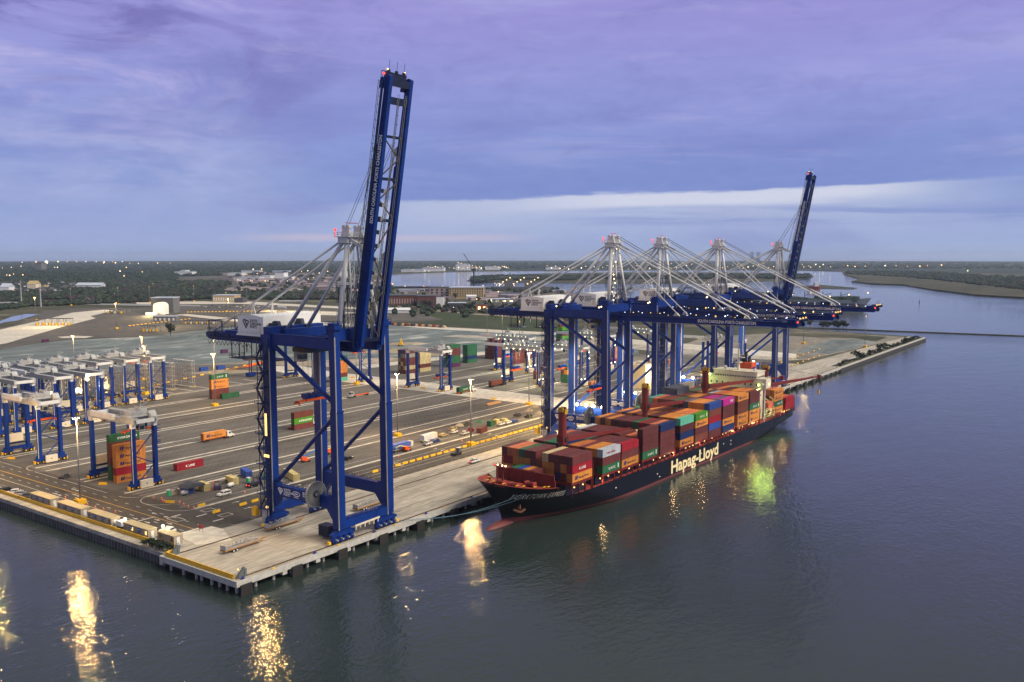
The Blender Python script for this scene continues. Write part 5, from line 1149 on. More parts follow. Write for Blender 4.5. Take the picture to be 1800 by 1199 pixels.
car('car','grey',29.8,146,.35,'dark grey car on the entry road beside the left yard cranes',4.9); car('van','white',12.6,50.8,.35,'white van with a roof rack of windows parked by the last site office',5.8,2.1,2.2)
car('pickup','white',143,33.3,0,'white pickup with lit red lamps on the wharf beside the ship bow',5.4,2,1.8,tail=True)
car('car','black',7.0,144,.3,'black car at the left photo edge beside the yellow barrier'); car('car','white',7.2,138.4,pi-.5,'white car parked second in the short row left of the offices'); car('car','silver',7.2,134.6,pi-.5,'silver car parked third in the short row left of the offices'); car('pickup','grey',7.4,128.9,pi-.5,'dark pickup parked next to the first site office',5.4,2,1.8)
V2=[((752,782),'pickup','white',.1,'white pickup beside the white box trailer in the contractor yard'),((766,777),'car','blue',.1,'blue car behind the white pickup in the contractor yard'),((796,757),'pickup','cream',.1,'tan pickup loaded with timber by the mast'),((797,762),'pickup','white',.1,'white pickup right behind the timber load'),((817,764),'pickup','white',.1,'white pickup just left of the barrier-row mast'),((827,759),'pickup','red',.1,'red pickup beside the rusty box'),((880,748),'pickup','white',.1,'left one of the two white pickups side by side near the yellow barriers'),((893,745),'pickup','white',.1,'right one of the two white pickups side by side'),((905,743),'car','blue',.1,'dark blue car at the right end of the two white pickups'),((910,731),'pickup','grey',.1,'grey pickup standing farther back beside the sand piles'),((929,734),'pickup','black',.1,'black pickup beside the worker in yellow near the second quay crane'),((780,767),'car','cream',0,'small tan low car left of the mast in the contractor yard'),((613,808),'car','black',.2,'dark car under the front leg diagonal of the nearest crane'),((920,585),'car','white',0,'white car on the pale track beyond the maroon stack')]
for (px,py),k,c,rz,lab in V2: g=G(px,py); car(k,c,g.x,g.y,rz,lab,5.3 if k=='pickup' else 4.7,2,1.8 if k=='pickup' else 1.5)
q=random.Random(9)
for i in range(26):
    g=G(1182+ (i%13)*6.2,683-(i%13)*2.6+(i//13)*8); cc=q.choice(['white','silver','black','white','grey','blue','red']); car('car',cc,g.x,g.y,1.2,f"{cc} car, {nth(i%13+1)} from the left in the {'rear' if i<13 else 'front'} row of the staff car park",4.6)
for i in range(24):
    g=G(355+i*6.2,538+(i%3)*1.6); cc=q.choice(['white','silver','black','grey','blue']); car('car',cc,g.x,g.y,q.uniform(-1,1),f"{cc} car, {nth(i+1)} from the left outside the distant terminal office",4.6)
# trucks
def truck(x,y,rz,cab,lab,boxcol=None,logo=None,Lc=12.19,bl=''):
    t=thing('container_truck',lab,'truck',(x,y,.04),rz,'trucks in the yard'); cm=CARC[cab]
    m=MB(); m.box(-Lc,3.4,-.5,.5,.75,1.15); m.box(-Lc,-Lc+.4,-1.2,1.2,.9,1.3); m.box(-.6,-.2,-1.2,1.2,.9,1.3); part('chassis',m,ORG if cab!='black' else DARK,t)
    m=MB(); m.extr([(.6,.7),(.6,3.2),(1.2,3.6),(2.7,3.2),(3.0,2.0),(4.4,1.7),(4.6,.7)],'y',-1.2,1.2); part('cab',m,cm,t)
    m=MB(); m.box(2.65,3.05,-1.0,1.0,2.05,3.0); m.box(1.5,2.6,-1.22,1.22,2.1,2.95); part('windscreen',m,GLASS,t)
    for xx in (-Lc+1.2,-Lc+2.5,-.2,1.0,3.6):
        for s in (-1,1): m=MB(); m.cyl((xx,s*1.22,.52),(xx,s*.8,.52),.52,n=12); part('wheel',m,DARK,t)
    if boxcol:
        c,s=math.cos(rz),math.sin(rz); ox,oy=-Lc-.1,-1.22; box_at(x+ox*c-oy*s,y+ox*s+oy*c,1.36,boxcol,bl,Lc,rz,logo,True,'containers on trucks')
    return t
truck(112.6,159.4,-.28*0,'white','white truck hauling the orange box across the yard lanes','orange','hapag',12.19,'orange container riding on the white truck in the yard lanes')
truck(156,151,0,'white','white truck parked behind the three-high pile')
truck(292,154.6,0,'white','white truck hauling the green box on the cross road','green','uasc',12.19,'green container on the truck at the cross road')
truck(326,155.4,0,'black','dark truck hauling the rust red box beside the lit yard crane','brown',None,12.19,'rust red container on the truck left of the lit yard crane')
truck(234,199,pi,'silver','empty flatbed truck seen beside the right front leg of the nearest crane')
truck(414,84,0,'black','truck with a maroon box in the farther lanes','maroon',None,12.19,'maroon container on the truck right of the second crane')
g=G(802,800); m=MB(); t=thing('yard_tractor','small dark terminal tractor with white roof passing the yellow barriers','tractor',(g.x,g.y,.05),0); m=MB(); m.box(-2.6,2.4,-1.1,1.1,.5,1.1); part('chassis',m,DARK,t); m=MB(); m.box(.6,2.2,-1.0,.4,1.1,3.0); part('cab',m,M('cab_grey',(.1,.1,.11)),t); m=MB(); m.box(.4,2.4,-1.1,.5,3.0,3.15); part('cab_roof',m,WHITE,t)
for xx in (-1.9,1.6):
    for s in (-1,1): m=MB(); m.cyl((xx,s*1.1,.5),(xx,s*.75,.5),.5,n=10); part('wheel',m,DARK,t)
# gangway trailers on the wharf
def gtrail(x,y,rz,lab):
    t=thing('flatbed_trailer',lab,'trailer',(x,y,0),rz,'trailers loaded with steel walkways')
    m=MB(); m.box(-6.6,6.6,-1.25,1.25,.9,1.15); m.box(6.6,9.2,-.2,.2,.85,1.1); m.box(6.4,6.7,-1.2,1.2,.6,1.1); part('bed',m,M('trailer_timber',srgb(150,110,60),.8,0,.25,.8,streak=2),t)
    m=MB()
    for s in (-.9,.9): m.rail([(-6.3,s,1.2),(6.0,s,1.2)],1.0,1.3,.1); m.box(-6.3,6,s-.06,s+.06,1.2,1.5)
    m.box(-6.4,-6.2,-1.2,1.2,1.2,2.5); m.rail([(-2,-.3,1.6),(3.5,.2,1.6)],1.3,1.6,.14)
    for k in range(8): m.beam((-6+k*1.5,-.9,1.3),(-5+k*1.5,.9,1.3),.12)
    part('steel_walkway',m,GREY,t)
    for xx in (-3.6,-2.4):
        for s in (-1,1): m=MB(); m.cyl((xx,s*1.3,.5),(xx,s*1.0,.5),.5,n=12); m.use(1).cyl((xx,s*1.31,.5),(xx,s*.99,.5),.26,n=8); part('wheel',m,[DARK,WHITE],t)
for px,py,lab in ((424,964,'trailer loaded with steel walkways nearest the wharf corner'),((497),926,'trailer loaded with steel walkways in front of the nearest crane landside leg'),(648,892,'trailer loaded with steel walkways under the nearest crane portal')):
    g=G(px,py); gtrail(g.x,g.y,.03,lab)
# wharf furniture
stp=thing('rail_stop','dark steel wedge stop at the waterside end of the crane rail','rail stop',(3,2.1,0),group='crane rail end stops')
m=MB(); m.extr([(-1.9,0),(1.2,0),(1.2,2.6),(.8,2.6),(-1.5,.3)],'y',-.35,-.05); m.extr([(-1.9,0),(1.2,0),(1.2,2.6),(.8,2.6),(-1.5,.3)],'y',.05,.35); m.box(.8,1.5,-.5,.5,0,2.2); part('wedge',m,M('stop_grey',(.10,.12,.13),.5),stp)
dup(stp,(3,32.6,0),0,'dark steel wedge stop at the landside end of the crane rail')
fd=thing('wharf_fender','x','fender',(2,0,0),group='fenders along the wharf face')
m=MB(); m.box(-1.6,2.0,-1.9,-1.45,-5.6,-.6)
for k in range(5): m.box(-1.7,2.1,-1.96,-1.9,-5.4+k*1,-5.2+k*1)
part('panel',m,DARK,fd); m=MB(); m.cyl((.2,-1.45,-2.4),(.2,-.3,-2.4),1.0,n=12); part('cone',m,M('fender_rubber',(.03,.03,.035),.7),fd)
m=MB()
for x in (-1.4,1.8): m.beam((x,-1.6,-.8),(x+1.2,-.3,-1.2),.12); m.beam((x,-1.6,-3.6),(x+1.0,-.3,-1.4),.1)
part('chain',m,GREY,fd)
fx=[1.6+k*17.2 for k in range(30)]
for i,x in enumerate(fx):
    lab=f"black panel fender, {nth(i+1)} from the near corner of the wharf"; t=fd if i==0 else dup(fd,(x,0,0),0,lab); t.location=(x,0,0); t['label']=lab
bo=thing('mooring_bollard','x','bollard',(0,0,0),group='blue mooring bollards on the wharf edge')
m=MB(); m.cyl((0,0,.18),(0,0,.6),.28,n=10); m.cyl((0,0,.55),(0,0,.8),.42,.3,n=10); m.box(-.5,.5,-.4,.4,.16,.26); part('post',m,M('bollard_blue',srgb(24,46,130),.5),bo)
for i in range(22):
    x=3.2+i*24.2 if i else 2.4; lab=f"small blue bollard, {nth(i+1)} from the near corner, on the wharf edge"; t=bo if i==0 else dup(bo,(x,.5,0),0,lab); t.location=(x,.5,0); t['label']=lab
for i in range(9):
    m=MB(); m.extr([(-.5,.19),(.5,.19),(.35,.45),(-.35,.45)],'y',-.25,.25); tag(ob('ladder_marker',m.mesh('ladder_marker',YEL),None,(12+i*24.2,-.05,0)),f"small yellow edge marker, {nth(i+1)} from the near corner of the wharf",'marker','yellow markers on the wharf edge')
m=MB(); m.cyl((0,0,.1),(0,0,2.6),.06,n=6); m.use(1).ball((0,0,2.7),.22); t=tag(ob('corner_light',m.mesh('corner_light',[DARK,LAMP]),None,(1.6,1.4,0)),'short post with a lit bulb at the wharf corner','lamp')
# yellow edge barriers
def wbar(a,b,lab):
    a=Vector(a); b=Vector(b); d=(b-a).normalized(); n=Vector((-d.y,d.x,0)); m=MB()
    m.beam(a+Vector((0,0,.35)),b+Vector((0,0,.35)),.5,.7); m.beam(a+Vector((0,0,.95)),b+Vector((0,0,.95)),.34,.5)
    k=0
    while k<(b-a).length: p=a+d*k; m.beam(p,p+Vector((0,0,1.25)),.16,.55); k+=2.4
    tag(ob('edge_barrier',m.mesh('edge_barrier',M('barrier_yellow',srgb(208,164,44),.6,0,.15,.4))),lab,'barrier','yellow edge barriers')
wbar((1.0,2.6,0),(1.0,33.2,0),'yellow barrier along the short end of the concrete wharf'); wbar((1.0,33.6,0),(5.2,34.6,0),'short yellow barrier jogging inland at the wharf end'); wbar((5.2,35.2,0),(4.6,240,0),'long yellow barrier along the bulkhead walk behind the site offices')
m=MB(); m.extr([(0,0),(3.2,0),(3.0,.9),(.2,.9)],'x',-.3,.3); tag(ob('concrete_block',m.mesh('concrete_block',GREY),None,(8.2,38.4,0)),'dark concrete block beside the jog in the yellow barrier','concrete block')
# jersey barriers
jm=MB(); jm.extr([(-.3,0),(.3,0),(.26,.25),(.1,.9),(-.1,.9),(-.26,.25)],'x',-1.55,1.55); jm=jm.mesh('jersey_barrier',YEL)
def jb(x,y,rz,lab,g='yellow barrier segments'): tag(ob('jersey_barrier',jm,None,(x,y,.03),rz),lab,'barrier',g)
for i in range(46): jb(107+i*4.35,55.1,0,f"yellow barrier segment, {nth(i+1)} from the left in the row beside the truck lanes")
for i,(px,py,lab) in enumerate([(20,807,'behind the leftmost front crane wheels'),(181,852,'in front of the orange stack'),(299,884,'beside the orange cones at the road corner'),(354,890,'at the start of the kerb'),(380,901,'between the first lane stop lines'),(427,888,'first in front of the nearest crane'),(448,882,'just left of the nearest crane leg'),(470,877,'behind the nearest crane leg')]):
    g=G(px,py); jb(g.x,g.y,.1 if i>2 else -1.0,'yellow barrier segment '+lab)
for i in range(14): g=G(322+i*10.6,706-i*2.9+ (0)); g=G(250+i*15,683-i*3.3); jb(g.x,g.y,0,f"yellow barrier, {nth(i+1)} from the left in the row behind the racks")
for i in range(7): g=G(558+i*62,655+i*9.4); jb(g.x,g.y,-1.2,f"yellow barrier, {nth(i+1)} from the left on the cross road")
for i in range(22): g=G(1345+ (i%11)*9.5,648-(i%11)*3.4+(i//11)*12); jb(g.x,g.y,0,f"yellow barrier, {nth(i%11+1)} from the left in the {'far' if i<11 else 'near'} row right of the last crane")
for i in range(40): 
    g=G(330+i*6.2,549-(i*.08)) if i<24 else G(228+(i-24)*7,573-(i-24)*.8); jb(g.x,g.y,0,f"tiny yellow barrier, {nth(i%24+1)} from the left in the {'upper' if i<24 else 'lower'} row by the gate")
# traffic cones / barrels
cn=MB(); cn.cyl((0,0,.05),(0,0,1.0),.24,.1,n=8); cn.box(-.3,.3,-.3,.3,0,.06); cn.use(1).cyl((0,0,.5),(0,0,.68),.19,.16,n=8); cn=cn.mesh('traffic_cone',[ORG,LETW])
for i,(px,py) in enumerate([(270,876),(284,878),(286,881),(289,883),(316,884),(323,888),(331,892),(341,894),(430,867),(376,848),(115,876),(154,888),(168,893),(182,896),(203,901),(812,776),(758,784),(700,803),(855,759),(630,836)]):
    g=G(px,py); tag(ob('traffic_cone',cn,None,(g.x,g.y,.02)),f"orange traffic cone, {nth(i+1)} in order from the road corner rightward",'cone','orange traffic cones')
# site offices
def office(x,y,ly,lab,small=False,lit=False):
    t=thing('site_office',lab,'portable office',(x,y,.02),0,'portable site offices'); w=3.0
    m=MB(); m.box(0,w,0,ly,.5,3.1); m.box(.2,w-.2,.3,ly-.3,.1,.5); part('wall',m,M('office_wall',srgb(150,142,128),.7,0,.1,.5),t)
    m=MB(); m.extr([(-.15,3.1),(w+.15,3.1),(w+.15,3.18),(w/2,3.34),(-.15,3.18)],'y',-.15,ly+.15); part('roof',m,M('office_roof',srgb(176,162,128),.7,0,.16,.4),t)
    n=2 if small else 4
    for k in range(n):
        yy=1.2+k*(ly-2.4)/max(1,n-1)
        m=MB(); m.box(-.05,0,yy-.45,yy+.45,1.4,2.5); part('window',m,LAMP if lit and k%2==0 else GLASS,t)
    if not small:
        for k in range(2):
            yy=ly*(.34+.36*k); m=MB(); m.box(-.07,-.02,yy-.9,yy+.9,1.9,2.8); s=part('blue_sign',m,M('sign_blue',srgb(24,50,130),.5),t); m=MB(); m.box(-.09,-.07,yy-.7,yy+.7,2.3,2.42); ob('sign_line',m.mesh('sign_line',LETW),s)
    m=MB(); m.box(.9,1.9,-.06,0,.5,2.6); part('door',m,WHITE,t); m=MB(); m.box(.7,2.2,-1.3,0,.45,.52); m.rail([(.7,0,.5),(.7,-1.3,.5)],1,1,.07); m.box(.9,2,-1.8,-1.3,.1,.3); part('step',m,GREY,t); return t
office(5.6,108.5,14.2,'first site office from the left, tan box with two blue signs'); office(5.6,88.8,15.2,'second site office from the left, with a brown-yellow roof'); office(5.7,70.6,14.4,'third site office from the left, before the white lamp cart'); office(6.0,50.6,13.6,'fourth site office, with lit windows',lit=True); office(7.0,38.8,8.2,'small site office at the right end of the row',small=True)
t=thing('generator_trailer','white generator cart with a lamp between the third and fourth site offices','generator',(6.6,66.6,0)); m=MB(); m.box(0,2.4,0,2.8,1.0,2.6); part('housing',m,WHITE,t); m=MB(); m.box(.1,2.3,.1,2.7,.4,1.0); m.cyl((-.1,1.4,.5),(2.5,1.4,.5),.4,n=10); part('base',m,DARK,t); m=MB(); m.ball((1.2,-.4,3.4),.45); part('lamp',m,LAMPW,t); lamp('cart_light',(8,67,4),500,(1,.8,.5),.3)
m=MB(); m.ball((0,0,0),.5); tag(ob('roof_lamp',m.mesh('roof_lamp',LAMPW),None,(9.6,48.4,3.9)),'glowing lamp above the small site office','lamp'); lamp('office_light',(11,48,5),900,(1,.8,.45),.3)
m=MB(); m.box(-.05,.05,-1.0,1.0,1.2,2.4); m.cyl((0,-.9,0),(0,-.9,1.3),.05,n=6); m.cyl((0,.9,0),(0,.9,1.3),.05,n=6); tag(ob('road_sign',m.mesh('road_sign',M('sign_red',srgb(150,30,30),.5)),None,(20.2,44.6,0)),'small red board on two posts by the van','sign')
for i,(px,py) in enumerate(((285,872+0),(420,0))[0:0]): pass
# contractor compound
def toilet(x,y,lab):
    t=thing('portable_toilet',lab,'portable toilet',(x,y,.03),0,'green portable toilets'); m=MB(); m.box(-.6,.6,-.6,.6,0,2.1); part('cabin',m,M('toilet_green',srgb(50,160,110),.6),t); m=MB(); m.extr([(-.62,2.1),(.62,2.1),(.45,2.4),(-.45,2.4)],'y',-.62,.62); part('roof',m,WHITE,t); m=MB(); m.box(-.4,.4,-.64,-.6,.1,1.9); part('door',m,M('toilet_door',srgb(70,180,130),.6),t)
for px,py,lab in ((297,872,'green portable toilet left of the blue huts'),(437,850,'green portable toilet in front of the large blue box'),(687,797,'green portable toilet beside the blue dumper right of the crane leg')): g=G(px,py); toilet(g.x,g.y,lab)
bx=lambda px,py,c,lab,Lc=6.06,rz=1.57,**k:(lambda g:box_at(g.x,g.y,.03,c,lab,Lc,rz,None,True,'store boxes in the contractor yard',2.59))(G(px,py))
bx(341,867,'blue','blue store box at the left end of the contractor yard',rz=1.45); bx(370,862,'beige','tan store box beside the tarpaulin shelter',rz=1.45); bx(420,851,'beige','tan store box near the fork lift in the contractor yard',rz=1.4); bx(444,840,'blue','large blue store box behind the portable toilet',Lc=8,rz=1.2); bx(527,845,'beige','long tan store box behind the nearest crane leg',Lc=12.19,rz=1.2)
bx(845,763,'brown','rusty store box beside the barrier-row mast',rz=.1); bx(863,750,'green','small green store box right of the rusty one',rz=.1,Lc=3); bx(873,747,'beige','small tan store box right of the green one',rz=.1,Lc=3); bx(887,746,'beige','small tan store box farther right',rz=.1,Lc=3)
g=G(350,866); t=thing('tarpaulin_shelter','dark grey tarpaulin roof spanning between the two store boxes','shelter',(44.6,84.6,0)); m=MB(); m.extr([(-2.5,2.5),(5.4,2.5),(4.6,3.4),(1.5,3.9),(-1.6,3.4)],'y',0,5.6); part('roof',m,M('tarp_grey',srgb(66,72,84),.7),t); m=MB()
for x in (-2,4.8):
    for y in (.3,5.3): m=MB(); m.cyl((x,y,0),(x,y,2.6),.08,n=6); part('post',m,GREY,t)
def lift(px,py,rz,lab,boom,raised):
    g=G(px,py); t=thing('boom_lift',lab,'boom lift',(g.x,g.y,.03),rz,'boom lifts'); m=MB(); m.box(-1.6,1.6,-1,1,.5,1.2); m.box(-1.8,.2,-.9,.9,1.2,2.3); part('body',m,ORG,t)
    for x in (-1.2,1.2):
        for s in (-1,1): m=MB(); m.cyl((x,s*1.2,.5),(x,s*.85,.5),.5,n=10); part('wheel',m,DARK,t)
    m=MB(); m.beam((-1,0,2.2),(boom*.6,0,2.2+raised),.4,.45); m.beam((boom*.6,0,2.2+raised),(boom,0,1.6+raised),.3,.35); part('boom',m,M('boom_paint_'+('b' if raised>2 else 'c'),srgb(60,110,180) if raised>2 else srgb(210,190,110),.5),t)
    m=MB(); m.rail([(boom,-.6,1.2+raised),(boom+1,-.6,1.2+raised),(boom+1,.6,1.2+raised),(boom,.6,1.2+raised),(boom,-.6,1.2+raised)],1,1,.07); m.box(boom,boom+1,-.6,.6,1.15+raised,1.2+raised); part('basket',m,GREY,t)
lift(537,812,-.3,'orange boom lift with a blue arm behind the nearest crane',9,2.4); lift(715,793,0,'orange boom lift beside the blue dumper',-7,1.0); lift(578,798,.2,'yellow topped boom lift behind the nearest crane leg',7,.6)
g=G(700,793); t=thing('blue_dumper','long blue covered dumper with cream underframe right of the nearest crane','dumper',(g.x,g.y,.03),.05); m=MB(); m.extr([(-7,1.4),(7,1.4),(7.2,3.2),(6,3.6),(-7,3.6)],'y',-1.5,1.5); part('cover',m,M('dumper_blue',srgb(60,92,170),.5),t); m=MB(); m.box(-7,7.6,-1.2,1.2,.9,1.4); m.box(7,9,-1.2,1.2,1,3.2); part('underframe',m,CREAM,t)
for x in (-5.5,-4,4,6.5):
    for s in (-1,1): m=MB(); m.cyl((x,s*1.3,.55),(x,s*.9,.55),.55,n=10); part('wheel',m,DARK,t)
g=G(756,776); t=thing('box_trailer','white box trailer with a cream rear panel in the contractor yard','trailer',(g.x,g.y+1,.03),.1); m=MB(); m.box(-5,3,-1.25,1.25,.9,3.6); part('body',m,WHITE,t); m=MB(); m.box(3,5.4,-1.25,1.25,.9,3.5); part('rear_panel',m,CREAM,t)
for x in (-3.6,3):
    for s in (-1,1): m=MB(); m.cyl((x,s*1.25,.5),(x,s*.9,.5),.5,n=10); part('wheel',m,DARK,t)
def forklift(px,py,lab):
    g=G(px,py); t=thing('forklift',lab,'forklift',(g.x,g.y,.03),2.6,'fork lifts'); m=MB(); m.box(-1.6,1,-.8,.8,.4,1.5); part('body',m,M('forklift_violet',srgb(60,48,90),.5),t); m=MB()
    for x in (-.9,.7):
        for y in (-.7,.7): m.beam((x,y,1.5),(x,y,2.9),.1)
    m.box(-1,.8,-.8,.8,2.9,3.0); part('cage',m,DARK,t); m=MB()
    for y in (-.5,.5): m.beam((1.3,y,.2),(1.3,y,3.2),.14); m.beam((1.3,y,.2),(2.8,y,.2),.12)
    part('mast',m,ORG,t)
    for x in (-1.1,.7):
        for s in (-1,1): m=MB(); m.cyl((x,s*.95,.42),(x,s*.65,.42),.42,n=10); part('wheel',m,DARK,t)
forklift(381,861,'fork lift working between the two tan store boxes'); forklift(449,883-30,'fork lift beside the large blue store box')
for i,(px,py,lab) in enumerate([(325,870,'white tank lying before the blue hut'),(405,857,'white tank lying by the tan box in the compound')]):
    g=G(px,py); m=MB(); m.cyl((-1.4,0,1.1),(1.4,0,1.1),.75,n=14); m.use(1).box(-1,-.8,-.5,.5,0,.6).box(.8,1,-.5,.5,0,.6); tag(ob('storage_tank',m.mesh('storage_tank',[WHITE,DARK],True),None,(g.x,g.y,0),.3),lab,'tank')
# loose material piles
for i,(px,py,c,lab) in enumerate([(310,866,0,'heap of tan debris left of the blue huts'),(400,848,1,'dark green brush heap beside the tan box'),(470,836,2,'green tarpaulin heap behind the crane stair tower'),(808,748,0,'heap of pale timber left of the mast'),(822,747,1,'dark soil heap behind the mast'),(870,738,1,'long dark tarpaulin heap beyond the white pickups'),(930,722,0,'timber heap beside the second crane'),(948,727,0,'second timber heap beside the crane leg'),(940,715,0,'far tan rubble pile beside the second crane'),(843,742,2,'blue sheeting on the ground beside the mast'),(590,800,1,'dark debris heap behind the crane leg')]):
    g=G(px,py); o2=ob('material_heap',heap(g.x,g.y,3.2 if c!=1 else 3.6,2,1.5,.4,'m').mesh('heap',[SAND,M('soil_dark',(.045,.045,.035),.9),M('tarp_green',srgb(60,100,80),.8)][c],True)); tag(o2,lab,'heap'); o2.location.z=.22
g=G(868,710); t=thing('timber_stack','flat stack of long timber beams lying on the open asphalt','timber',(g.x,g.y,.03),.05); m=MB()
for k in range(6): m.box(-7+.4*(k%2),6.5-.3*k,-1+k*.36,-.75+k*.36,0,.5+.2*(k%3))
part('beam',m,M('timber',srgb(176,134,90),.8,0,.2,.8,streak=2),t)
# people
SK=M('skin',srgb(150,105,80),.6); VEST=M('hi_vis',srgb(190,225,50),.7); TROU=M('work_trousers',srgb(40,46,62),.8); HAT=M('helmet',(.7,.7,.7),.4)
def person(px,py,rz,lab):
    g=G(px,py); t=tag(ob('person',None,None,(g.x,g.y,.03),rz),lab,'person'); me=bpy.data.meshes.new('body')
    V=[(0,0,.95),(0,0,1.2),(0,0,1.42),(0,0,1.52),(0,0,1.66),(0,.11,.9),(.03,.12,.5),(-.02,.12,.08),(.12,.12,.04),(0,-.11,.9),(.06,-.12,.5),(.1,-.12,.08),(.24,-.12,.04),(0,.2,1.4),(.04,.27,1.12),(.16,.26,.92),(0,-.2,1.4),(.06,-.27,1.14),(.2,-.24,.98)]
    E_=[(0,1),(1,2),(2,3),(3,4),(0,5),(5,6),(6,7),(7,8),(0,9),(9,10),(10,11),(11,12),(2,13),(13,14),(14,15),(2,16),(16,17),(17,18)]
    me.from_pydata(V,E_,[]); o=bpy.data.objects.new('body',me); COL.objects.link(o); o.modifiers.new('s','SKIN'); 
    rad=[.15,.14,.15,.06,.11,.1,.075,.05,.05,.1,.075,.05,.05,.065,.05,.035,.065,.05,.035]
    for i,r in enumerate(rad): me.skin_vertices[0].data[i].radius=(r,r*1.05)
    me.skin_vertices[0].data[0].use_root=True; o.modifiers.new('u','SUBSURF').levels=1
    bpy.context.view_layer.update(); nm=bpy.data.meshes.new_from_object(o.evaluated_get(bpy.context.evaluated_depsgraph_get())); bpy.data.objects.remove(o)
    nm.materials.clear()
    for k in (VEST,TROU,SK): nm.materials.append(k)
    for p in nm.polygons: z=p.center.z; p.material_index=1 if z<.95 else (2 if z>1.5 or (z<1.02 and abs(p.center.y)>.2) else 0)
    nm.polygons.foreach_set('use_smooth',[True]*len(nm.polygons)); ob('body',nm,t)
    m=MB(); m.ball((.0,0,1.72),.145,10,6,.8); m.box(.02,.2,-.09,.09,1.69,1.71); ob('helmet',m.mesh('helmet',HAT,True),t)
person(743,780,.5,'person in a yellow-green high visibility vest standing by the white box trailer'); person(931,736,2,'person in a yellow vest beside the black pickup'); person(287+0,934,.2,'person in a yellow-green vest beside the white van door')
# admin building on the right
t=thing('terminal_building','cream panelled office block with tall slit windows behind the third quay crane','building',(369,73,0)); m=MB(); m.box(0,12,-2,12,0,15); m.box(12,30,-1,9,1.5,12.5); m.box(13,29,0,8,0,1.5); PW_=M('panel_cream',srgb(205,190,150),.65,0,.06,.3)
for k in range(7): m.box(-.06,0,-2+k*2,-1.9+k*2,0,15)
part('wall',m,PW_,t); m=MB(); m.box(-.3,12.3,-2.3,12.3,15,15.4); m.box(12.3,30.3,-1.3,9.3,12.5,12.9); m.box(3,8,2,7,15.4,17); part('roof',m,CREAM,t)
for k in range(6): m=MB(); m.box(13.6+k*2.7,14.5+k*2.7,-1.05,-1,3.4,10); part('window',m,GLASS,t)
for x,y in ((372,65),(392,68),(402,70),(345,60)): lamp('yard_light',(x,y,9),9000,(1,.82,.5),.6)
for i,(px,py,lab) in enumerate([(1103,703,'front left of the cream office block'),(1160,690,'right of the cream office block'),(1203,664,'above the staff car park'),(1213,670,'over the parked cars beside the fourth crane'),(1240,655,'left of the ship bridge')]):
    g=G(px,py,6); m=MB(); m.cyl((0,0,-6),(0,0,0),.12,n=6); m.use(1).ball((0,0,0),.7,8,5); tag(ob('street_lamp',m.mesh('street_lamp',[GREY,LAMPW]),None,g),'glaring street lamp '+lab,'street lamp','glaring lamps by the office')
    lamp('street_light',g-Vector((1.5,1.5,0)),1800,(1,.85,.6),.5)
# ================================================================ BACKGROUND
def face_cam(pl,pr,yb,yt,zb=0):
    a=G(pl,yb,zb); b=G(pr,yb,zb); d=b-a; D=((a+b)/2-CAM).length
    return a,math.atan2(d.y,d.x),d.length,(yb-yt)*D/FOC
def bldg(pl,pr,yb,yt,depth,label,wall,roof,name='warehouse',wins=0,winmat=None,pitch=0,grp=None,lean=0.0,cat='building',rows_=1):
    a,rz,w,h=face_cam(pl,pr,yb,yt); t=thing(name,label,cat,a,rz+lean,grp); m=MB()
    m.box(0,w,0,depth,-.3,h); part('wall',m,wall,t); m=MB(); o=w*.012+.2
    if pitch: m.extr([(-o,h),(depth+o,h),(depth/2,h+pitch)],'x',-o,w+o)
    else: m.box(-o,w+o,-o,depth+o,h,h+max(.4,h*.05))
    part('roof',m,roof,t)
    for r in range(rows_):
        for k in range(wins):
            ww=w/(wins+.0); m=MB(); z0=h*(.18+.8*r/rows_); z1=z0+h*(.5/rows_); m.box(k*ww+ww*.28,k*ww+ww*.72,-.12,0,z0,z1); part('window',m,winmat or GLASS,t)
    return t
WLT=M('wall_light',srgb(205,208,215),.6,0,.08); WGR=M('wall_grey',srgb(98,100,104),.7,0,.1,.1); WBR=M('wall_brick',srgb(96,58,56),.8,0,.2,.1); WTN=M('wall_tan',srgb(168,150,112),.7,0,.12,.1); WPK=M('wall_pinkgrey',srgb(150,135,140),.7,0,.1,.1); RLT=M('roof_light',srgb(170,180,200),.5,0,.1,.1); RDK=M('roof_dark',srgb(70,72,82),.7,0,.1,.1); WOR=M('wall_orange',srgb(190,84,52),.7,0,.15,.1); LITY=M('lit_window_and_glowing_roof',(1,.8,.35),emit=3)
b=bldg(266,305,550,526,26,'tall dark grey shed behind the glowing white arched tent, left of centre',WGR,RLT,'shed')
a,rz,w,h=face_cam(270.5,290.5,552,532.5); t=thing('arched_tent','glowing white arched tent standing before the dark grey shed','tent',a+Vector((-6,-8,0)),rz); m=MB(); P=[]
for k in range(13): an=math.pi*k/12; P.append((w/2-w/2*math.cos(an) ,(h*.72+h*.28*math.sin(an)) if 0<k<12 else 0.0))
P=[(0,0),(0,h*.7)]+[(w/2-w/2*math.cos(math.pi*k/10),h*.7+h*.3*math.sin(math.pi*k/10)) for k in range(1,10)]+[(w,h*.7),(w,0)]
m.extr(P,'y',0,16); part('shell',m,M('tent_white',(.8,.78,.7),.6,0,.04),t); lamp('tent_light',a+Vector((-30,-36,9)),60000,(1,.76,.36),2)
bldg(256,274,554,550,6,'low white container office in front of the glowing tent',WLT,RLT,'low_office')
b=bldg(270,309,565,557,14,'low grey block with white doors on the gate area left of centre',WGR,RLT,'low_block',wins=5,winmat=WLT)
b=bldg(374,412,530.5,520,40,'long tan terminal office with pale fins, left of the machinery house',WTN,RLT,'terminal_office',wins=9,winmat=WLT); b=bldg(412,427,532,525,30,'dark wing on the right of the tan terminal office',RDK,RDK,'office_wing')
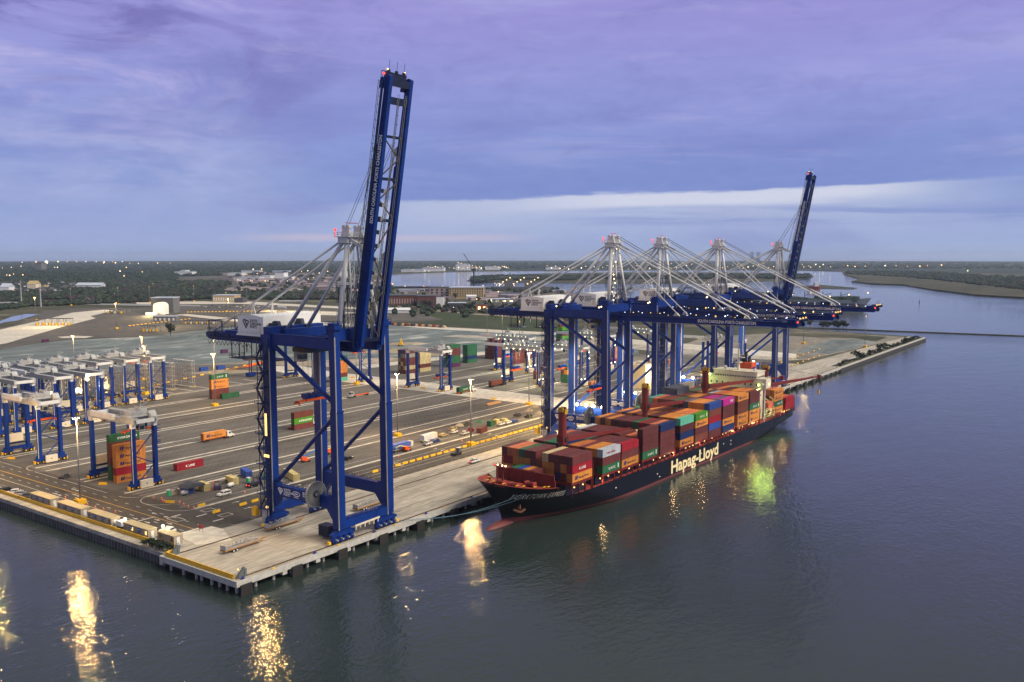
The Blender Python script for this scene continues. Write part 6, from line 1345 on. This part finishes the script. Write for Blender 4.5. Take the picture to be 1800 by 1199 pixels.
def canopy(pl,pr,yb,yt,depth,lab,n=5,booths=0,lit=False):
    a,rz,w,h=face_cam(pl,pr,yb,yt); t=thing('gate_canopy',lab,'canopy',a,rz,'gate canopies'); m=MB(); m.box(0,w,0,depth,h-.8,h); part('roof',m,RDK if not lit else RLT,t)
    for k in range(n):
        x=w*k/(n-1)
        for y in (1,depth-1.6): m=MB(); m.box(x-.3,x+.3,y,y+.6,0,h-.8); part('post',m,GREY,t)
    for k in range(booths):
        m=MB(); x=w*(k+.5)/booths; m.box(x-.9,x+.9,0,4,0,min(h*.5,3)); part('booth',m,YEL if k%2==0 else CREAM,t)
    return t
canopy(62,124,572,561,8,'long truck gate canopy with a row of booths on the white plaza at the left',6,11)
canopy(184,218,551,544,20,'wide dark canopy at the far end of the white plaza',5,3); canopy(249,278,583,573,9,'small canopy with yellow booths at the edge of the gate asphalt',4,5); canopy(321,380,569,563,10,'long low canopy right of the grey block',7,6)
canopy(490,531,534,529,12,'lit gate canopy seen under the stays of the nearest crane',8,0,True); canopy(487,501,551,540,10,'brightly lit yellow booth canopy behind the machinery house roof',4,4,True)
# arches over road
for pl,pr,yb,yt,lab in ((148,160,535,525,'small white arch over the access road left of the shed'),(336,344,524,517,'round white arch beside the mast behind the shed')):
    a,rz,w,h=face_cam(pl,pr,yb,yt); m=MB(); p=None
    for k in range(11):
        v=(w/2-w/2*math.cos(math.pi*k/10),0,h*math.sin(math.pi*k/10)**.6)
        if p: m.beam(p,v,.9)
        p=v
    tag(ob('road_arch',m.mesh('road_arch',GREY),None,a,rz),lab,'arch')
for px,yb,yt,lab in ((38,537,498,'tall left power pylon pole beyond the plaza'),(72,540,505,'second tall pole beyond the plaza')):
    g=G(px,yb); h=(yb-yt)*(g-CAM).length/FOC; m=MB(); m.cyl((0,0,0),(0,0,h),1.4,.6,n=8); tag(ob('transmission_pole',m.mesh('transmission_pole',GREY),None,g),lab,'pole')
# town blocks on the left
T=[(0,16,516,506,'white gabled hall cut by the left photo edge',WLT,RLT,8),(48,63,512,501,'cream gabled house among the trees at the far left',CREAM,WTN,8),(66,78,510,502,'tan house right of the cream gabled one',WTN,RDK,0),(134,178,509,502,'long white tent roof hall with lights on top, left distance',WLT,RLT,6),(62,73,476,464,'isolated tower block near the horizon at the left',WGR,RDK,0),(307,337,483,478,'low white hall in the distant trees, left of centre',WLT,RLT,0),(317,326,480,475.5,'white upper block of the distant hall',WLT,RLT,0),(400,425,484,480,'long pale distant warehouse before the horizon',WLT,RLT,0),(424,456,480,476,'white works building in the distant industry',WLT,RLT,0),(416,456,494,488,'white factory front with lit doors',WLT,RLT,0),(457,475,491,485,'white hall beside the factory front',WLT,RLT,0),(483,499,492,480,'grey-white block of the distant plant',WLT,WGR,0),(499,512,492,487,'low annex of the distant plant',WLT,RLT,0),(478,508,479,476,'long pale roof behind the plant',RLT,RLT,0),(592,606,488,478,'white distant block with bright lights behind the crane stays',WLT,RLT,0),(585,615,504,500,'pale shed behind the white crane legs',RLT,RLT,0),(560,640,520,517,'long pale roof behind the crane legs',RLT,RLT,0)]
for pl,pr,yb,yt,lab,wm,rm,pt in T: bldg(pl,pr,yb,yt,24 if yb>495 else 60,lab,wm,rm,'distant_building',pitch=pt)
bldg(677,733,537,520,50,'dark red brick building with pale fins right of the raised boom',WBR,RDK,'brick_building',wins=12,winmat=WPK); bldg(733,767,538,521,40,'brick and glass block between the finned building and the white stair tower',WBR,RDK,'brick_block',wins=5,winmat=RDK); bldg(767,780,542,522,14,'white narrow stair tower of the brick building',WLT,RDK,'stair_tower_block')
bldg(790,850,525,506,50,'large tan building with a grid of small windows by the river',WTN,RLT,'window_block',wins=14,rows_=4); bldg(755,790,524,506,50,'dark purple-grey building left of the tan grid block',WPK,RDK,'grey_block',wins=4,rows_=3)
bldg(787,818,543,533,26,'low dark brick building right of the white stair tower',RDK,RLT,'low_building',wins=6); bldg(820,837,526,521,14,'white half-round tent by the tan grid block',WLT,WLT,'tent_hall',pitch=3); bldg(838,856,546,536,12,'lit orange-red building near the second crane back end',WOR,RDK,'orange_building',wins=2,winmat=LITY); bldg(676,719,550,545,20,'long white tented store on the field right of the raised boom',WLT,WLT,'white_store',pitch=3); bldg(703,717,543,539,8,'small pale shed above the white tented store',RLT,RLT,'pale_shed'); bldg(709,720,534,530,8,'lit entrance building before the brick block',WLT,LITY,'entrance')  # the entrance roof itself glows, its material painting the building as lit
bldg(690,768,507,504,30,'long dark pier shed along the near river bank',RDK,RDK,'pier_shed'); bldg(700,745,512,509,30,'long white roof behind the brick building',RLT,RLT,'long_roof'); bldg(856,905,531,526,30,'long pale low building with orange lamps behind the second crane',RLT,RLT,'long_low_building',wins=4,winmat=LITY); bldg(880,930,520,515,25,'grey low warehouse before the moored grey ship',RLT,RDK,'low_warehouse')
# factory across the river
for pl,pr,yb,yt,lab in ((742,780,477,471,'pale factory buildings with bright lights across the river, left part'),(801,825,475,465,'tall central block of the factory across the river'),(853,878,474.5,469,'right hall of the factory across the river'),(705,745,478,474,'long low white storehouse on the far bank'),(960,985,474,470,'white tank row across the river behind the second crane stays')): bldg(pl,pr,yb,yt,120,lab,WLT,RLT,'factory_hall')
a=G(801,468,6); b_=G(852,475,0); m=MB(); A1=G(805,476); B1=G(848,476); m.beam(A1+Vector((0,0,45)),B1+Vector((0,0,4)),6,5)
for k in range(8): v=(A1+Vector((0,0,45))).lerp(B1+Vector((0,0,4)),k/8); m.beam((v.x,v.y,0),v,3)
tag(ob('conveyor',m.mesh('conveyor',WLT)),'sloping lit conveyor coming down from the factory tower across the river','conveyor')
# small houses in groups
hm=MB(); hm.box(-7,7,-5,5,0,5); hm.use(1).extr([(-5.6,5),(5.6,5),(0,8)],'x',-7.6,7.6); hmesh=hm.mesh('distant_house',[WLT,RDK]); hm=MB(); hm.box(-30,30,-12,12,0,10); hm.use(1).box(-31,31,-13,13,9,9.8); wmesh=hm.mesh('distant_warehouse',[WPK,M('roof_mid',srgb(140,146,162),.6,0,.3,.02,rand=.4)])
q=random.Random(21)
for i in range(40): g=G(i*3.6,q.uniform(500,516)); g.z+=3; ob_=ob('distant_house',hmesh,None,g,q.uniform(0,3)); tag(ob_,f'small house, {nth(i+1)} from the left, among the trees of the distant suburb','house','houses of the distant suburb')
for i in range(80):
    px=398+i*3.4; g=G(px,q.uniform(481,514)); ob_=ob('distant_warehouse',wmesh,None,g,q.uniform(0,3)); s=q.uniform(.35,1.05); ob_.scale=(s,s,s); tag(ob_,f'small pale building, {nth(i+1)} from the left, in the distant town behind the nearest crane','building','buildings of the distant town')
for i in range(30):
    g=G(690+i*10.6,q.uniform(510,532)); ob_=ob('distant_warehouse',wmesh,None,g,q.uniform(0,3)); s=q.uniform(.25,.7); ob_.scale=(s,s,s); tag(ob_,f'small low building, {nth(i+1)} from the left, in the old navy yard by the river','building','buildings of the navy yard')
# ---- far lamps
FL=[(39,461),(63,460.5),(102,460),(118,460),(135,460),(151,460),(169,460),(183,460.5),(198,460),(215,460),(228,463),(4,471),(20,470),(37,468),(40,483),(17,484),(12,483.5),(24,482),(96,470),(101,470),(182,462.5),(203,462),(222,470),(211,476.5),(218,485),(250,478),(277,462.5),(299,462.5),(243,463),(445,473.5),(460,473),(434,482),(452,481),(418,492),(422,493),(427,494),(440,492.5),(443,494),(466,494),(471,494),(479,489),(515,491),(524,490.5),(533,490.5),(542,490.5),(551,488),(505,494),(530,477),(522,480),(541,476),(563,468),(573,468),(561,480),(576,477),(597,478),(517,499),(655,478),(684,476),(754,476.5),(726,474),(712,503),(745,503),(778,503),(813,504),(849,502),(690,499),(838,526),(863,527),(886,528),(855,527),(876,513),(797,540),(881,546),(734,514),(728,520)]
FL+=[(752+i*4.4,468.5+((i*7)%3)) for i in range(7)]+[(790+i*8,470.5+i%2) for i in range(10)]+[(805+i*6.3,461.5+i*1.3) for i in range(7)]+[(870+i*3.3,468+((i*5)%4)) for i in range(8)]
FL+=[(962+i*7.5,467+((i*11)%7)) for i in range(30)]+[(1180+i*9,463.5+((i*7)%9)) for i in range(24)]+[(1410,465),(1422,467.5),(1434,465),(1447,465),(1460,469),(1490,467),(1503,468.5),(1521,468),(1556,467),(1575,467),(1595,468),(1617,468),(1630,467),(1655,466),(1701,476),(1413,469.5),(1425,469.5),(1441,469)]
FL+=[(870+i*2.6,498+((i*3)%5)) for i in range(14)]+[(1226+i*5,500+((i*3)%6)) for i in range(12)]
fl=MB(); fl.ball((0,0,0),1.0,8,5); flm=[fl.mesh('lamp_head',LAMPFAR),fl.mesh('lamp_head',M('lamp_far_white',(1,.9,.62),emit=1.8)),fl.mesh('lamp_head',M('lamp_far_orange',(1,.5,.2),emit=2))]
pm=MB(); pm.cyl((0,0,-1),(0,0,0),.08,n=5); pm=pm.mesh('pole',GREY)
FL.sort(); CNT={}
for i,(px,py) in enumerate(FL):
    reg='left' if px<450 else ('middle' if px<950 else 'right'); far_=py<475; CNT[(reg,far_)]=CNT.get((reg,far_),0)+1
    z=10 if py>474 else 18; g=G(px,py,z); D=(g-CAM).length; r=D/FOC*(.55+.6*q.random()**2); big=py<463
    t=ob('distant_lamp',flm[0 if q.random()<.5 else (1 if q.random()<.6 else 2)],None,g); t.scale=(r,r,r)
    if py>500: p=ob('pole',pm,t); p.scale=(1,1,z/r)
    tag(t,f"point of lamp light, {nth(CNT[(reg,far_)])} from the left in the {'far horizon row' if far_ else 'middle distance'}, {reg} third",'lamp',f"distant lamps {reg}{' far' if py<475 else ''}")
g=G(81.5,461,22); t=ob('distant_lamp',flm[1],None,g); r=(g-CAM).length/FOC*2.4; t.scale=(r,r,r); tag(t,'brightest lamp glare on the horizon at the left','lamp')
# ---- trees
q=random.Random(77); LEAF=[M('leaf_'+str(i),c,.9,0,.4,.05) for i,c in enumerate([(.013,.028,.024),(.020,.038,.026),(.036,.050,.030),(.036,.024,.034)])]
def blob(m,c,r,h,rs):
    i=len(m.v); nu,nv=7,4; c=Vector(c)
    for a in range(nv+1):
        th=math.pi*a/nv
        for b in range(nu): ph=2*math.pi*b/nu+a*.4; k=rs.uniform(.72,1.2); m.v.append((c.x+r*k*math.sin(th)*math.cos(ph),c.y+r*k*math.sin(th)*math.sin(ph),c.z+h*.5*k*math.cos(th)))
    for a in range(nv):
        for b in range(nu): m.f.append((i+a*nu+b,i+(a+1)*nu+b,i+(a+1)*nu+(b+1)%nu,i+a*nu+(b+1)%nu)); m.m.append(m.k)
def woods(name,polyf,n,lab,rmin=5):
    m=MB()
    for i in range(n):
        px,py=polyf(); g=G(px,py); D=(g-CAM).length
        if D>15400: continue
        s=(rmin+D*.0016)*q.uniform(.6,1.3); m.use(q.choice((0,0,1,1,2,0,3)if py>497 else (0,0,0,1))); blob(m,(g.x,g.y,3.2),s,min(7+s*.3,11)*q.uniform(.7,1.3),q)
    o=ob(name,m.mesh(name,LEAF)); o['kind']='stuff'; o['label']=lab; return o
def R1():
    while 1:
        px,py=q.uniform(-60,690),460+71*q.random()**.9
        if px>395 and 480<py<516 and q.random()<.88: continue
        if 310<px<430 and 485<py<496: continue
        if py>527 and 60<px<690: continue
        if px>655 and py<503: continue
        return px,py
woods('woodland',R1,6500,'dark woods filling the distance on the left')
woods('far_bank_woods',lambda:(q.uniform(690,1800),q.uniform(460.5,472.5)),1700,'low dark woods along the horizon beyond the river')
woods('island_woods',lambda:(lambda x:(x,interp(x,[(820,492),(835,489),(870,486),(960,487),(1100,485),(1425,484)])+q.uniform(-1,6)*(1 if x<960 else .9)))(832+590*q.random()**1.5),900,'tree belt on the low river island',6)
woods('marsh_woods',lambda:(lambda x:(x,interp(x,[(1480,480),(1560,481),(1640,485),(1800,498)])+q.uniform(-8,10)*(x-1440)/300))(q.uniform(1490,1830)),900,'dark woods on the marsh at the right',5)
woods('navy_yard_trees',lambda:(q.uniform(690,1230),q.uniform(508,560) if q.random()<.6 else q.uniform(540,552)),260,'scattered trees of the old navy yard',3)
woods('scrub_edge',lambda:(lambda x:(x,interp(x,[(0,544),(60,538),(240,531),(420,522),(600,522),(690,530)])+q.uniform(-3,1.5)))(q.uniform(-30,690)),500,'dark scrub along the back of the gate area',3)
def tree_mesh(h,r,seed,n=420,mat=1):
    rs=random.Random(seed); m=MB(); cl=[(rs.gauss(0,r*.42),rs.gauss(0,r*.42),h*rs.uniform(.42,.92),rs.uniform(.28,.5)*r) for _ in range(9)]
    for i in range(n):
        c=rs.choice(cl); v=Vector((rs.gauss(0,1),rs.gauss(0,1),rs.gauss(0,.8))); v=v/max(.1,v.length)*c[3]*rs.uniform(.5,1.05); p=Vector(c[:3])+v; s=r*rs.uniform(.07,.15)
        a=Vector((rs.uniform(-1,1),rs.uniform(-1,1),rs.uniform(-1,1))).normalized(); b=a.cross(Vector((rs.uniform(-1,1),rs.uniform(-1,1),rs.uniform(-1,1)))).normalized()
        m.use(rs.choice((0,1,1,2))).face([p-a*s-b*s*.6,p+a*s-b*s*.6,p+a*s+b*s*.6,p-a*s+b*s*.6])
    k=MB(); k.cyl((0,0,0),(0,0,h*.7),h*.03,h*.012,n=7)
    for c in cl[:5]: k.cyl((0,0,h*.35),(c[0]*.8,c[1]*.8,c[2]),h*.012,h*.005,n=5,cap=False)
    return m.mesh('crown',LEAF[:3]),k.mesh('trunk',M('bark',(.06,.05,.04),.9,0,.3,2))
TM=[tree_mesh(11,5,1),tree_mesh(8,4,2),tree_mesh(9,5.5,3)]
def tree(px,py,s,lab,grp='separate trees',z=0,k=None):
    g=G(px,py,z); k=q.randrange(3) if k is None else k; t=thing('tree',lab,'tree',g,q.uniform(0,6),grp); a=ob('crown',TM[k][0],t); b=ob('trunk',TM[k][1],t); a.scale=b.scale=(s,s,s)
for i,px in enumerate((1424,1445,1452,1458,1466,1471,1476,1482,1488)): tree(px,576+ (px-1424)*.03,.9,f"dark tree, {nth(i+1)} from the left, on the breakwater beyond the quay",'trees on the breakwater',-2.6)
for i,(px,py) in enumerate([(300,590),(262,530),(210,528),(188,524),(140,522),(345,528),(370,524),(470,522),(446,520),(455,517),(240,527),(420,514)]): tree(px,py,1.2,f"dark round tree, {nth(i+1)} of the loose ones behind the gate area",'loose trees behind the gate')
for i,(px,py) in enumerate([(742,537),(748,538),(755,538),(760,537),(690,536),(694,535),(784,543),(790,542),(820,546),(828,545),(834,546),(826,547),(812,524),(800,525)]): tree(px,py,.9 if i<4 else 1.0,f"dark tree, {nth(i+1)} of those standing by the brick buildings",'trees by the brick buildings')
sh=[tree_mesh(2.6,2.0,11,260),tree_mesh(3.4,2.4,12,260)]
def shrub(x,y,z,s,lab,grp):
    t=thing('shrub',lab,'shrub',(x,y,z),q.uniform(0,6),grp); k=q.randrange(2); a=ob('foliage',sh[k][0],t); b=ob('stem',sh[k][1],t); a.scale=b.scale=(s,s,s)
for i in range(30): x=566+i*9.6+q.uniform(-3,3); shrub(x,3.2+q.uniform(-1,1),-.1,q.uniform(.6,1.5) if i%9!=5 else 2.2,f"shrub, {nth(i+1)} from the left, along the far quay edge",'shrubs on the far quay edge')
for i in range(6): shrub(2.9,45-i*1.7,.05,.8,f"green bush, {nth(i+1)} from the left, growing on the bulkhead beside the yellow barrier",'bushes on the bulkhead')
# ---- distant vessels
def hullv(name,lab,px0,px1,py,H,B,mat,bow_right=True):
    a=G(px0,py,WZ); b=G(px1,py,WZ); d=b-a; Ls=d.length; t=thing(name,lab,'ship',a,math.atan2(d.y,d.x)); m=MB(); n=24; R=[]
    for k in range(n+1):
        u=k/n; w=B/2*min(1,(1-u)/.22)**.6 if u>.78 else B/2*(min(1,.75+u*2)); R.append([(u*Ls*(.965),w*.5 if u<1 else 0,-3),(u*Ls*.975,w*.85,0),(u*Ls+(0 if u<.8 else (u-.8)*.12*Ls),w,H+(max(0,u-.85)*H*1.2))])
    for sd in (-1,1):
        for r1,r2 in zip(R,R[1:]):
            for i in range(2): m.face([(r1[i][0],sd*r1[i][1],r1[i][2]),(r2[i][0],sd*r2[i][1],r2[i][2]),(r2[i+1][0],sd*r2[i+1][1],r2[i+1][2]),(r1[i+1][0],sd*r1[i+1][1],r1[i+1][2])])
    for r1,r2 in zip(R,R[1:]): m.face([(r1[2][0],-r1[2][1],r1[2][2]),(r2[2][0],-r2[2][1],r2[2][2]),(r2[2][0],r2[2][1],r2[2][2]),(r1[2][0],r1[2][1],r1[2][2])])
    m.face([(R[0][i][0],s*R[0][i][1],R[0][i][2]) for s,i in ((-1,0),(-1,1),(-1,2),(1,2),(1,1),(1,0))]); part('hull',m,mat,t); return t,Ls
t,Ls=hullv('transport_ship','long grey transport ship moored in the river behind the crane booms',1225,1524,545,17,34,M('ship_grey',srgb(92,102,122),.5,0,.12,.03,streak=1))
m=MB(); rs=random.Random(2)
for k in range(22): x=Ls*(.08+.85*k/22); m.box(x,x+rs.uniform(8,22),-12,10,17,17+rs.uniform(2,6)); 
for k in range(8): x=Ls*(.1+.85*k/8); m.beam((x,0,18),(x,0,30),1.0); m.beam((x,0,24),(x+14,0,28),.8)
part('deck_gear',m,M('deck_gear_green',srgb(52,70,66),.7),t); m=MB()
for k in range(9): m.ball((Ls*(.1+.11*k),-15,23+(k%3)*3),1.3,6,4)
part('ship_lamp',m,LAMPFAR,t)
m=MB(); m.box(Ls*.1,Ls*.2,-15,15,17,36); m.box(Ls*.12,Ls*.17,-8,8,36,42); part('superstructure',m,WGR,t)
t,Ls=hullv('red_vessel','small red and white vessel beyond the long grey ship',1420,1442,508,7,18,M('ship_red',srgb(120,36,50),.5)); m=MB(); m.box(Ls*.5,Ls*.8,-7,7,7,18); m.beam((Ls*.6,0,18),(Ls*.6,0,36),1.5); part('superstructure',m,WLT,t)
t,Ls=hullv('naval_ship','grey naval ship with lit decks moored by the navy yard',866,968,513,12,24,WGR); m=MB(); m.box(Ls*.2,Ls*.35,-9,9,12,32); m.box(Ls*.55,Ls*.7,-9,9,12,30); m.box(Ls*.75,Ls*.9,-9,9,12,24); m.beam((Ls*.3,0,30),(Ls*.3,0,48),2); m.beam((Ls*.62,0,30),(Ls*.62,0,46),2); m.box(Ls*.1,Ls*.8,-8,8,36,37.5); part('superstructure',m,WGR,t); m=MB()
for k in range(12): m.ball((Ls*(.12+.06*k),-10,20+((k*5)%4)*5),1.6,6,4)
part('ship_lamp',m,LAMPFAR,t)
g=G(833,506); m=MB(); m.beam((0,0,0),(0,0,50),2.6); d=G(815,506)-g; m.beam((0,0,49),(d.x,d.y,92),1.5); m.box(-5,5,-3,3,46,52); tag(ob('dock_crane',m.mesh('dock_crane',M('crane_dark_green',srgb(34,48,50),.6)),None,g),'dark slewing dock crane standing on the near river bank','crane')
for i,px in enumerate((1320,1331)):
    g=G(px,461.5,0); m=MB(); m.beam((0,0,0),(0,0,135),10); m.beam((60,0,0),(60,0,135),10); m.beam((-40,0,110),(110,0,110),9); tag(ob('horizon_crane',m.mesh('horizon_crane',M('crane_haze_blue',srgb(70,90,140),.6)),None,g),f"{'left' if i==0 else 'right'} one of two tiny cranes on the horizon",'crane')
g=G(1616,508,WZ); m=MB(); m.cyl((0,0,-2),(0,0,3.4),1.0,.5,n=8); m.ball((0,0,3.8),.8); tag(ob('channel_marker',m.mesh('channel_marker',DARK),None,G(1616,532,WZ)),'small dark channel marker in the river at the right','buoy')
for i in range(9):
    px,py=[(750,498),(752,488),(741,494),(760,503),(1090,560),(700,600),(745,575),(1010,560),(760,572)][i]
t=None
# excavator and machines on the lot
g=G(704,608); t=thing('excavator','yellow excavator with raised arm on the stone lot behind the tall blocks','excavator',g,.5); m=MB(); m.box(-2,2,-1.6,1.6,.8,2.8); m.box(-.4,1.4,-1.5,0,2.8,4); part('body',m,YEL,t); m=MB(); m.box(-2.4,2.4,-1.8,-1,0,.9); m.box(-2.4,2.4,1,1.8,0,.9); part('track',m,DARK,t); m=MB(); m.beam((1.6,.4,2.4),(5,.4,6.4),.7); m.beam((5,.4,6.4),(7.8,.4,3.2),.5); m.box(7.2,8.4,-.3,1.1,2,3.4); part('arm',m,YEL,t)
g=G(440,668); 
for i,(px,py) in enumerate(((441,662),)):
    g=G(px,py); t=thing('pile_rig','dark pile rig with spreading head at the rear yard edge by the first crane','rig',g); m=MB(); m.box(-3,3,-2,2,.5,3); part('base',m,BLUE,t); m=MB(); m.beam((0,-1,2),(0,-1,13),.7); m.beam((0,1.5,2),(0,1.5,13),.5); m.extr([(-5,12),(5,12),(2,15),(-2,15)],'y',-2.5,2.5); part('tower',m,M('rig_brown',srgb(60,44,44),.7),t)
for i in range(10):
    g=G(402+i*6.2+(0 if i<3 else 6),652-i*1.6); m=MB(); 
    for k in range(3): m.cyl((-2.8,k*1.0-1,.6),(2.8,k*1.0-1+q.uniform(-.3,.3),.6+.2*(k%2)),.5,n=8)
    tag(ob('pipe_bundle',m.mesh('pipe_bundle',ORG if i>3 else M('rust',(.2,.1,.05))),None,g,q.uniform(-.3,.3)),f"bundle of orange pipes, {nth(i+1)} from the left, along the rear yard edge",'pipes','pipe bundles at the yard edge')
for i in range(16):
    px=690+i*6.0+q.uniform(-1,1); g=G(px,571+(i*.32)); m=MB(); m.hexa([(-3,-2,0),(3,-2.3,0),(2.6,2,0),(-3,2,0),(-2,-1.5,2.4),(2,-1.4,2.0),(1.8,1.3,3),(-2.2,1.2,2)]); tag(ob('construction_machine',m.mesh('construction_machine',[M('mix_'+str(i%4),[srgb(120,40,44),srgb(150,120,80),srgb(60,50,80),srgb(170,150,120)][i%4],.8)]),None,g,q.uniform(0,3)),f"scrap and machinery pile, {nth(i+1)} from the left, in the row behind the stone lot",'machinery','machinery piles behind the lot')
# ---- haze
hz=MB(); hz.box(-3000,17500,-13000,17500,-8,150); m=bpy.data.materials.new('haze'); m.use_nodes=True; t=m.node_tree; t.nodes.clear(); v=t.nodes.new('ShaderNodeVolumePrincipled'); v.inputs['Color'].default_value=(.62,.76,1,1); v.inputs['Density'].default_value=HAZE; v.inputs['Anisotropy'].default_value=.2; oo=t.nodes.new('ShaderNodeOutputMaterial'); t.links.new(v.outputs[0],oo.inputs['Volume'])
if HAZE>0: struct('haze',hz,m,'stuff')
print('objects',len(bpy.data.objects),'containers',NC)
